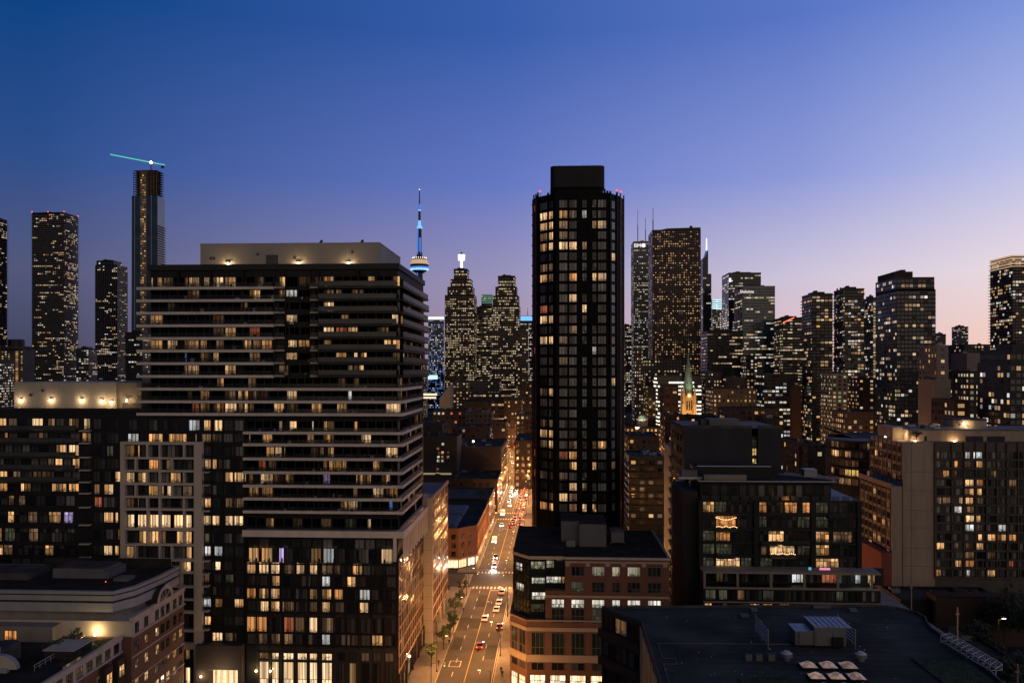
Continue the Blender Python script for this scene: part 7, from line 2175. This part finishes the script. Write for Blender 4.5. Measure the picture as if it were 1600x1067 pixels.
def build_lamps():
    xl, xr = -28.9, -13.9
    names = ['nearest', 'second', 'third', 'fourth', 'fifth', 'sixth', 'seventh', 'eighth']
    ys = (170, 205, 240, 275, 326, 352, 382, 410)
    for i, y in enumerate(ys):
        street_lamp('tall street lamp on the left kerb, %s from the viewer' % names[i], xl, y, 1, power=8000 if y < 300 else 6000)
        street_lamp('tall street lamp on the right kerb, %s from the viewer' % names[i], xr, y + 12, -1, power=13500)
    for i, y in enumerate(range(445, 1000, 30)):
        street_lamp('street lamp on the far left kerb beyond the second crossing', road_c(y) - 7.6, y, 1, power=13000, group='far left street lamps', h=9)
        street_lamp('street lamp on the far right kerb beyond the second crossing', road_c(y) + 7.6, y + 15, -1, power=13000, group='far right street lamps', h=9)
    for i, (px, py) in enumerate(((645, 1021), (668, 985), (687, 947), (633, 1060))):
        x, y = ground(px, py)
        globe_lamp('twin-globe lamp by the podium grid, %s from the viewer' % ('second', 'third', 'fourth', 'nearest')[i], x + .5, y)
    signal('traffic signal on the near left corner of the crossing', -29.2, 284.5, 1, 'signal_green')
    signal('traffic signal on the near right corner of the crossing', -13.8, 283.0, -1, 'signal_green')
    signal('traffic signal on the far left corner of the crossing', -29.2, 309.5, 1, 'signal_red')
    signal('traffic signal on the near kerb by the podium doors', -29.0, 196.0, 1, 'signal_green')
    # lamp in the yard, lower right
    x, y = wx(1560, 132), 132
    street_lamp('lone street lamp shining in the dark yard beside the lattice rail', x, y, 1, h=36.5, power=900, group=None, arm=.8, zb=0)
    # lanes and side streets lit from below
    for i, (x, y, p) in enumerate(((46, 215, 9000), (44, 252, 9000), (47, 290, 12000))):
        street_lamp('lane lamp between the brick office and the loft building', x, y, -1, h=7.5, power=p, group='lamps in the lane', zb=0)
    for x in (-90, -60, 0, 25, 60):
        street_lamp('street lamp on the cross street', x, 305.6, -1 if x > -21 else 1, h=8.5, power=12000, group='lamps on the cross street', arm=.6, zb=0)
    for px, Y in ((1015, 700), (1028, 690), (1050, 690), (1150, 600), (1225, 600), (1236, 640), (1248, 560), (1270, 540), (1300, 520), (1330, 520), (1360, 480), (1440, 470), (690, 780), (675, 700), (720, 790), (745, 820), (1420, 560), (1500, 380), (1350, 650)):
        street_lamp('street lamp among the far blocks', wx(px, Y), Y, 1, h=9, power=22000, group='lamps among the far blocks', zb=0)


build_lamps()


# ================================================================== cars
def car_mesh_parts(paint, toward, van=False):
    """sedan or van facing -Y when toward, +Y otherwise; origin on the ground under its middle"""
    L_, W, H = (4.6, 1.82, 1.46) if not van else (5.4, 2.0, 2.2)
    s = -1 if toward else 1
    out = {}
    prof = [(-L_ / 2, .35), (-L_ / 2, .78), (-L_ / 2 + .35, .92), (L_ / 2 - 1.3, .95), (L_ / 2 - .15, .74), (L_ / 2, .6), (L_ / 2, .3)]
    if van: prof = [(-L_ / 2, .4), (-L_ / 2, H), (L_ / 2 - 1.3, H), (L_ / 2 - .9, 1.15), (L_ / 2 - .1, .95), (L_ / 2, .4)]

    def extrude(b, pr, w0, w1, key):
        n = len(pr); i = len(b.v); zs = [p[1] for p in pr]; lo, hi = min(zs), max(zs)
        for sx in (-1, 1):
            for yy, zz in pr:
                w = w0 + (w1 - w0) * (zz - lo) / max(.01, hi - lo)
                b.v.append((sx * w / 2, s * yy, zz))
        k = b.m(key)
        for j in range(n): b.f.append((i + j, i + (j + 1) % n, i + n + (j + 1) % n, i + n + j)); b.mi.append(k)
        b.f.append(tuple(i + j for j in range(n))); b.mi.append(k); b.f.append(tuple(i + n + j for j in range(n))); b.mi.append(k)
    b = MB(); extrude(b, prof, W, W * .94, paint); out['body'] = b
    if not van:
        b = MB(); extrude(b, [(-L_ / 2 + .5, .9), (-L_ / 2 + 1.15, H - .06), (.35, H - .06), (1.15, .93)], W * .9, W * .72, 'car_glass'); out['cabin'] = b
        b = MB(); extrude(b, [(-L_ / 2 + 1.1, H - .07), (-L_ / 2 + 1.25, H), (.25, H), (.4, H - .07)], W * .73, W * .7, paint); out['roof'] = b
    else:
        b = MB(); extrude(b, [(L_ / 2 - 1.32, H - .15), (L_ / 2 - .92, 1.2), (L_ / 2 - 1.0, 1.18), (L_ / 2 - 1.4, H - .15)], W * .9, W * .85, 'car_glass'); out['cabin'] = b
    for nm, sx, sy in (('wheel', -1, -1), ('wheel.1', 1, -1), ('wheel.2', -1, 1), ('wheel.3', 1, 1)):
        b = MB(); x = sx * (W / 2 - .12); b.tube((x - .1, s * sy * L_ * .3, .32), (x + .1, s * sy * L_ * .3, .32), .32, 'tyre', 12); out[nm] = b
    for nm, sx in (('headlight', -1), ('headlight.1', 1)):
        b = MB(); b.box(sx * W * .34 - .17, sx * W * .34 + .17, min(s * (L_ / 2 - .06), s * (L_ / 2 + .03)), max(s * (L_ / 2 - .06), s * (L_ / 2 + .03)), .58, .76, 'head_light'); out[nm] = b
    for nm, sx in (('taillight', -1), ('taillight.1', 1)):
        b = MB(); b.box(sx * W * .37 - .16, sx * W * .37 + .16, min(-s * (L_ / 2 - .06), -s * (L_ / 2 + .03)), max(-s * (L_ / 2 - .06), -s * (L_ / 2 + .03)), .68, .86, 'tail_light'); out[nm] = b
    return out


CARP = {}


def near_car(label, px, py, paint, toward, group=None, van=False, beam=0):
    x, y = ground(px, py)
    key = (paint, toward, van)
    if key not in CARP: CARP[key] = {k: b.mesh(k.split('.')[0]) for k, b in car_mesh_parts(paint, toward, van).items()}
    t = thing('car' if not van else 'van', label, 'car' if not van else 'van', (x, y, .03), group)
    for k, me in CARP[key].items():
        o = bpy.data.objects.new(k.split('.')[0], me); link(o, t, (x, y, .03))
    if beam:
        s = -1 if toward else 1
        for dx in (-.6, .6): lamp('beam', (x + dx, y + s * 2.5, .7), beam, (1, .93, .8), .08, t, spot=60, aim=(x + dx * .8, y + s * 14, 0))
    return t


for nm, c in (('paint_black', (.015, .015, .017)), ('paint_silver', (.45, .45, .47)), ('paint_car_white', (.75, .74, .72)), ('paint_dark_red', (.16, .02, .02)), ('paint_grey', (.12, .12, .13)), ('paint_taxi', (.6, .35, .05))):
    noise_mat(nm, c, .3, .05, .5, spec=.6)
noise_mat('car_glass', (.01, .011, .013), .08, .1, 1.0, spec=.6)
noise_mat('tyre', (.012, .012, .012), .9, .1, 2.0)


def build_cars():
    near_car('dark car with red tail lights, alone in the nearest stretch of road', 750, 1011, 'paint_dark_red', False)
    near_car('white car driving away on the centre line', 757.5, 968, 'paint_car_white', False)
    near_car('dark car with red tail lights hugging the right kerb line', 781, 981, 'paint_black', False)
    near_car('white-rumped car braking behind another below the turn arrow', 775.5, 954, 'paint_silver', False)
    near_car('silver car braking just ahead of the car below the turn arrow', 779.5, 943, 'paint_car_white', False)
    near_car('car with red tail lights stopped at the crossing', 784, 927, 'paint_silver', False)
    near_car('silver car with blazing headlights at the far stop line', 772, 886, 'paint_silver', True, beam=2600)
    near_car('dark car queued behind the blazing headlights', 774.5, 872, 'paint_black', True, beam=900)
    near_car('white van parked facing the viewer past the corner shop', 772.5, 847, 'paint_car_white', True, van=True)
    near_car('dark car driving away beyond the white van', 796.5, 824, 'paint_black', False)
    near_car('white car turning across the street at the second crossing', 784, 822, 'paint_car_white', True, beam=500)
    near_car('car with bright tail lights entering the second crossing', 801, 815, 'paint_grey', False)
    near_car('white van on the left kerb at the second crossing', 785.5, 804, 'paint_car_white', True, van=True)
    near_car('yellow taxi parked on the left beyond the second crossing', 797, 791, 'paint_taxi', True)
    near_car('dark car parked just past the yellow taxi', 796, 784, 'paint_black', True)
    near_car('pale car parked left, last before the headlight cluster', 799, 776, 'paint_silver', True)
    # far traffic: one small mesh each
    def small(toward, key):
        b = MB(); p = car_mesh_parts(key, toward)
        for k in ('body', 'cabin', 'roof'):
            q = p[k]; i = len(b.v); b.v.extend(q.v)
            for f, m in zip(q.f, q.mi): b.f.append(tuple(i + j for j in f)); b.mi.append(b.m(q.mats[m]))
        s = -1 if toward else 1
        for sx in (-.62, .62):
            b.box(sx - .26, sx + .26, min(s * 2.25, s * 2.36), max(s * 2.25, s * 2.36), .5, .85, 'head_far'); b.box(sx - .3, sx + .3, min(-s * 2.25, -s * 2.36), max(-s * 2.25, -s * 2.36), .6, .98, 'tail_far')
        return b.mesh('car')
    rg = random.Random(31)
    away = [small(False, k) for k in ('paint_black', 'paint_silver', 'paint_grey')]; tow = [small(True, k) for k in ('paint_black', 'paint_silver', 'paint_car_white')]

    def put(me, x, y, label, group):
        o = bpy.data.objects.new('far_car', me); link(o, None, (x, y, .03)); o['label'] = label; o['category'] = 'car'; o['group'] = group
    y = 402
    while y < 548:
        for lane in (2.2, 5.0): put(rg.choice(away), -21.4 + lane + rg.uniform(-.3, .3), y + rg.uniform(-2.5, 2.5), 'car in the double queue of red tail lights before the street bends', 'queue of red tail lights')
        y += 11.0
    for i in range(6): put(rg.choice(tow), -21.4 - (1.4 if i % 2 else 4.6), 505 + (i // 2) * 9, 'car in the white cluster of headlights before the street bends', 'cluster of headlights')
    lamp('beam', (-24.4, 501, .8), 9000, (1, .95, .85), .2, None, spot=80, aim=(-24.4, 480, 0)); lamp('beam', (-22.6, 503, .8), 7000, (1, .95, .85), .2, None, spot=80, aim=(-22.6, 482, 0))
    y = 556
    while y < 1000:
        for lane in (1.6, 4.8): put(rg.choice(away), road_c(y) + lane, y + rg.uniform(-2, 2), 'car with red tail lights on the far stretch past the bend', 'red tail lights past the bend')
        if rg.random() < .3: put(rg.choice(tow), road_c(y) - 3.2, y, 'car with white headlights on the far stretch past the bend', 'headlights past the bend')
        y += 9.5
    # red light thrown on the far roadway by the brake lights
    for y in range(410, 545, 22): lamp('brake_glow', (-17.6, y, 1.4), 260, (1, .1, .05), .4)
    for y in range(560, 960, 40): lamp('brake_glow', (road_c(y) + 3, y, 2.0), 900, (1, .12, .05), .5)


build_cars()


# ================================================================== people
def person_mesh():
    sk = [((0, 0, .95), .15), ((0, 0, 1.2), .16), ((0, 0, 1.42), .17), ((0, 0, 1.55), .06), ((0, .02, 1.66), .1), ((0, .02, 1.76), .08),
          ((.1, 0, .9), .1), ((.12, -.14, .5), .075), ((.12, -.05, .08), .05), ((.12, -.2, .04), .04), ((-.1, 0, .9), .1), ((-.12, .12, .5), .075), ((-.12, .24, .08), .05), ((-.12, .1, .04), .04),
          ((.22, 0, 1.4), .065), ((.27, .1, 1.12), .05), ((.26, .02, .88), .04), ((-.22, 0, 1.4), .065), ((-.27, -.1, 1.12), .05), ((-.26, -.18, .9), .04)]
    ed = [(0, 1), (1, 2), (2, 3), (3, 4), (4, 5), (0, 6), (6, 7), (7, 8), (8, 9), (0, 10), (10, 11), (11, 12), (12, 13), (2, 14), (14, 15), (15, 16), (2, 17), (17, 18), (18, 19)]
    me = bpy.data.meshes.new('person'); me.from_pydata([p for p, _ in sk], ed, [])
    o = bpy.data.objects.new('person_source', me); COL.objects.link(o)
    o.modifiers.new('skin', 'SKIN'); s = o.modifiers.new('sub', 'SUBSURF'); s.levels = 1; s.render_levels = 1
    for v, (_, r) in zip(me.skin_vertices[0].data, sk): v.radius = (r, r)
    me.skin_vertices[0].data[0].use_root = True
    dg = bpy.context.evaluated_depsgraph_get(); m2 = bpy.data.meshes.new_from_object(o.evaluated_get(dg))
    bpy.data.objects.remove(o)
    m2.name = 'person'
    for k in ('cloth_dark', 'skin_tone'): m2.materials.append(MATS[k])
    for p in m2.polygons: p.material_index = 1 if p.center.z > 1.56 else 0
    return m2


noise_mat('cloth_dark', (.03, .03, .04), .9, .3, 6); noise_mat('skin_tone', (.4, .26, .19), .6, .1, 6)


def build_people():
    me = person_mesh()
    for px, py, lab, a in ((674, 990, 'person in dark clothes walking by the podium grid', 10), (685.5, 1041, 'person in dark clothes standing by the near kerb', 160), (724, 957, 'person waiting on the left sidewalk before the crossing', 80), (721, 951, 'person walking beside the stone pier', 200), (702, 1008, 'person in dark clothes by the third street tree', 30), (727, 905, 'person crossing the side street', 90), (785, 1058, 'person on the right sidewalk under the brick office', 0), (783, 1052, 'person beside the brick office shop window', 180)):
        x, y = ground(px, py); o = bpy.data.objects.new('person', me); link(o, None, (x, y, .14)); o.rotation_euler = (0, 0, R(a)); o['label'] = lab; o['category'] = 'person'


build_people()


# ================================================================== dark yard, lower right
def build_yard():
    b = MB(); Y = 232
    x0, x1 = wx(1463, Y), wx(1640, Y)
    b.box(x0, x1, Y, Y + 6, 0, wz(933, x0, Y), 'brick_brown'); b.box(x0 - .2, x1, Y - .2, Y + .3, wz(933, x0, Y), wz(933, x0, Y) + .4, 'charcoal')
    solo('garage_wall', b, 'long low blank wall in the dark yard below the beige building', 'wall')
    block('low_garage', 'low garage roof with scattered plant in front of the beige building', wx(1398, 240), wx(1560, 240), 236, 250, 10.5, wall='charcoal', faces='', clutter=8, roof='roof_grey')
    for i, (pa, pb, Y, zb, lab) in enumerate(((1455, 1520, 190, 4, 'first low pale parapet in the dark yard'), (1500, 1640, 160, 5, 'second low pale parapet in the dark yard'), (1480, 1560, 210, 3, 'third low pale parapet in the dark yard'), (1530, 1660, 138, 16, 'near parapet beam in the dark yard by the lit lamp'))):
        b = MB(); b.box(wx(pa, Y), wx(pb, Y), Y, Y + .5, 0, zb, 'charcoal'); b.box(wx(pa, Y) - .1, wx(pb, Y), Y - .1, Y + .6, zb, zb + .3, 'beige_dark')
        solo('yard_wall', b, lab, 'wall', 'parapets in the yard')
    for px, Y, h, lab in ((1424, 176, 31, 'thin post beside the curved roof corner'), (1496, 140, 36, 'thin post behind the lattice rail'), (1590, 125, 32, 'thin post at the lower right edge')):
        b = MB(); x = wx(px, Y); b.tube((x, Y, 0), (x, Y, h), .16, 'tan_wall', 8, .12); b.box(x - .3, x + .3, Y - .05, Y + .05, h - 1.2, h - 1.0, 'tan_wall')
        solo('utility_pole', b, lab, 'pole')
    rg = random.Random(55)
    for i, (pa, pb, Y_, d_, zb, lab) in enumerate(((1462, 1512, 196, 16, 6, 'low shed with flat dark roof behind the lattice rail'), (1520, 1580, 200, 20, 7, 'wide shed with plant on its dark roof in the yard'), (1500, 1560, 166, 14, 9, 'dark workshop roof beside the thin post'), (1570, 1640, 172, 18, 10, 'dark roof at the right edge of the yard'), (1545, 1600, 146, 12, 15, 'nearest dark roof under the yard lamp'))):
        block('yard_shed', lab, wx(pa, Y_), wx(pb, Y_), Y_, Y_ + d_, zb, wall='brick_black', faces='F', lit=.06, lits=('far_dim', 'far_amber'), clutter=5, roof='roof_grey')
    # lane wing of the loft podium with orange lit windows
    Yb = 200
    B = Bld('brick_terrace', 'receding brick terrace with orange lit windows behind the foreground roof', 'building', (wx(1400, 220), 220, 0))
    x = wx(1428, 186); b = MB(); b.box(x, x + 8, 186, 236, 0, 16, 'brick_brown'); B.part('wall', b)
    L = Face((x, 236), (x, 186))
    for f in range(4):
        for i in range(14): B.win(L, .8 + i * 3.5, 2.9 + i * 3.5, 1.5 + f * 3.7, 3.7 + f * 3.7, RNG.choice(('lit_orange', 'lit_dim', 'glass', 'glass', 'lit_warm')), 1, .5, .03)
    b = MB(); b.box(x - .2, x + 8.2, 185.8, 236.2, 16, 16.5, 'tan_wall'); B.part('cornice', b)
    B.finish()


build_yard()
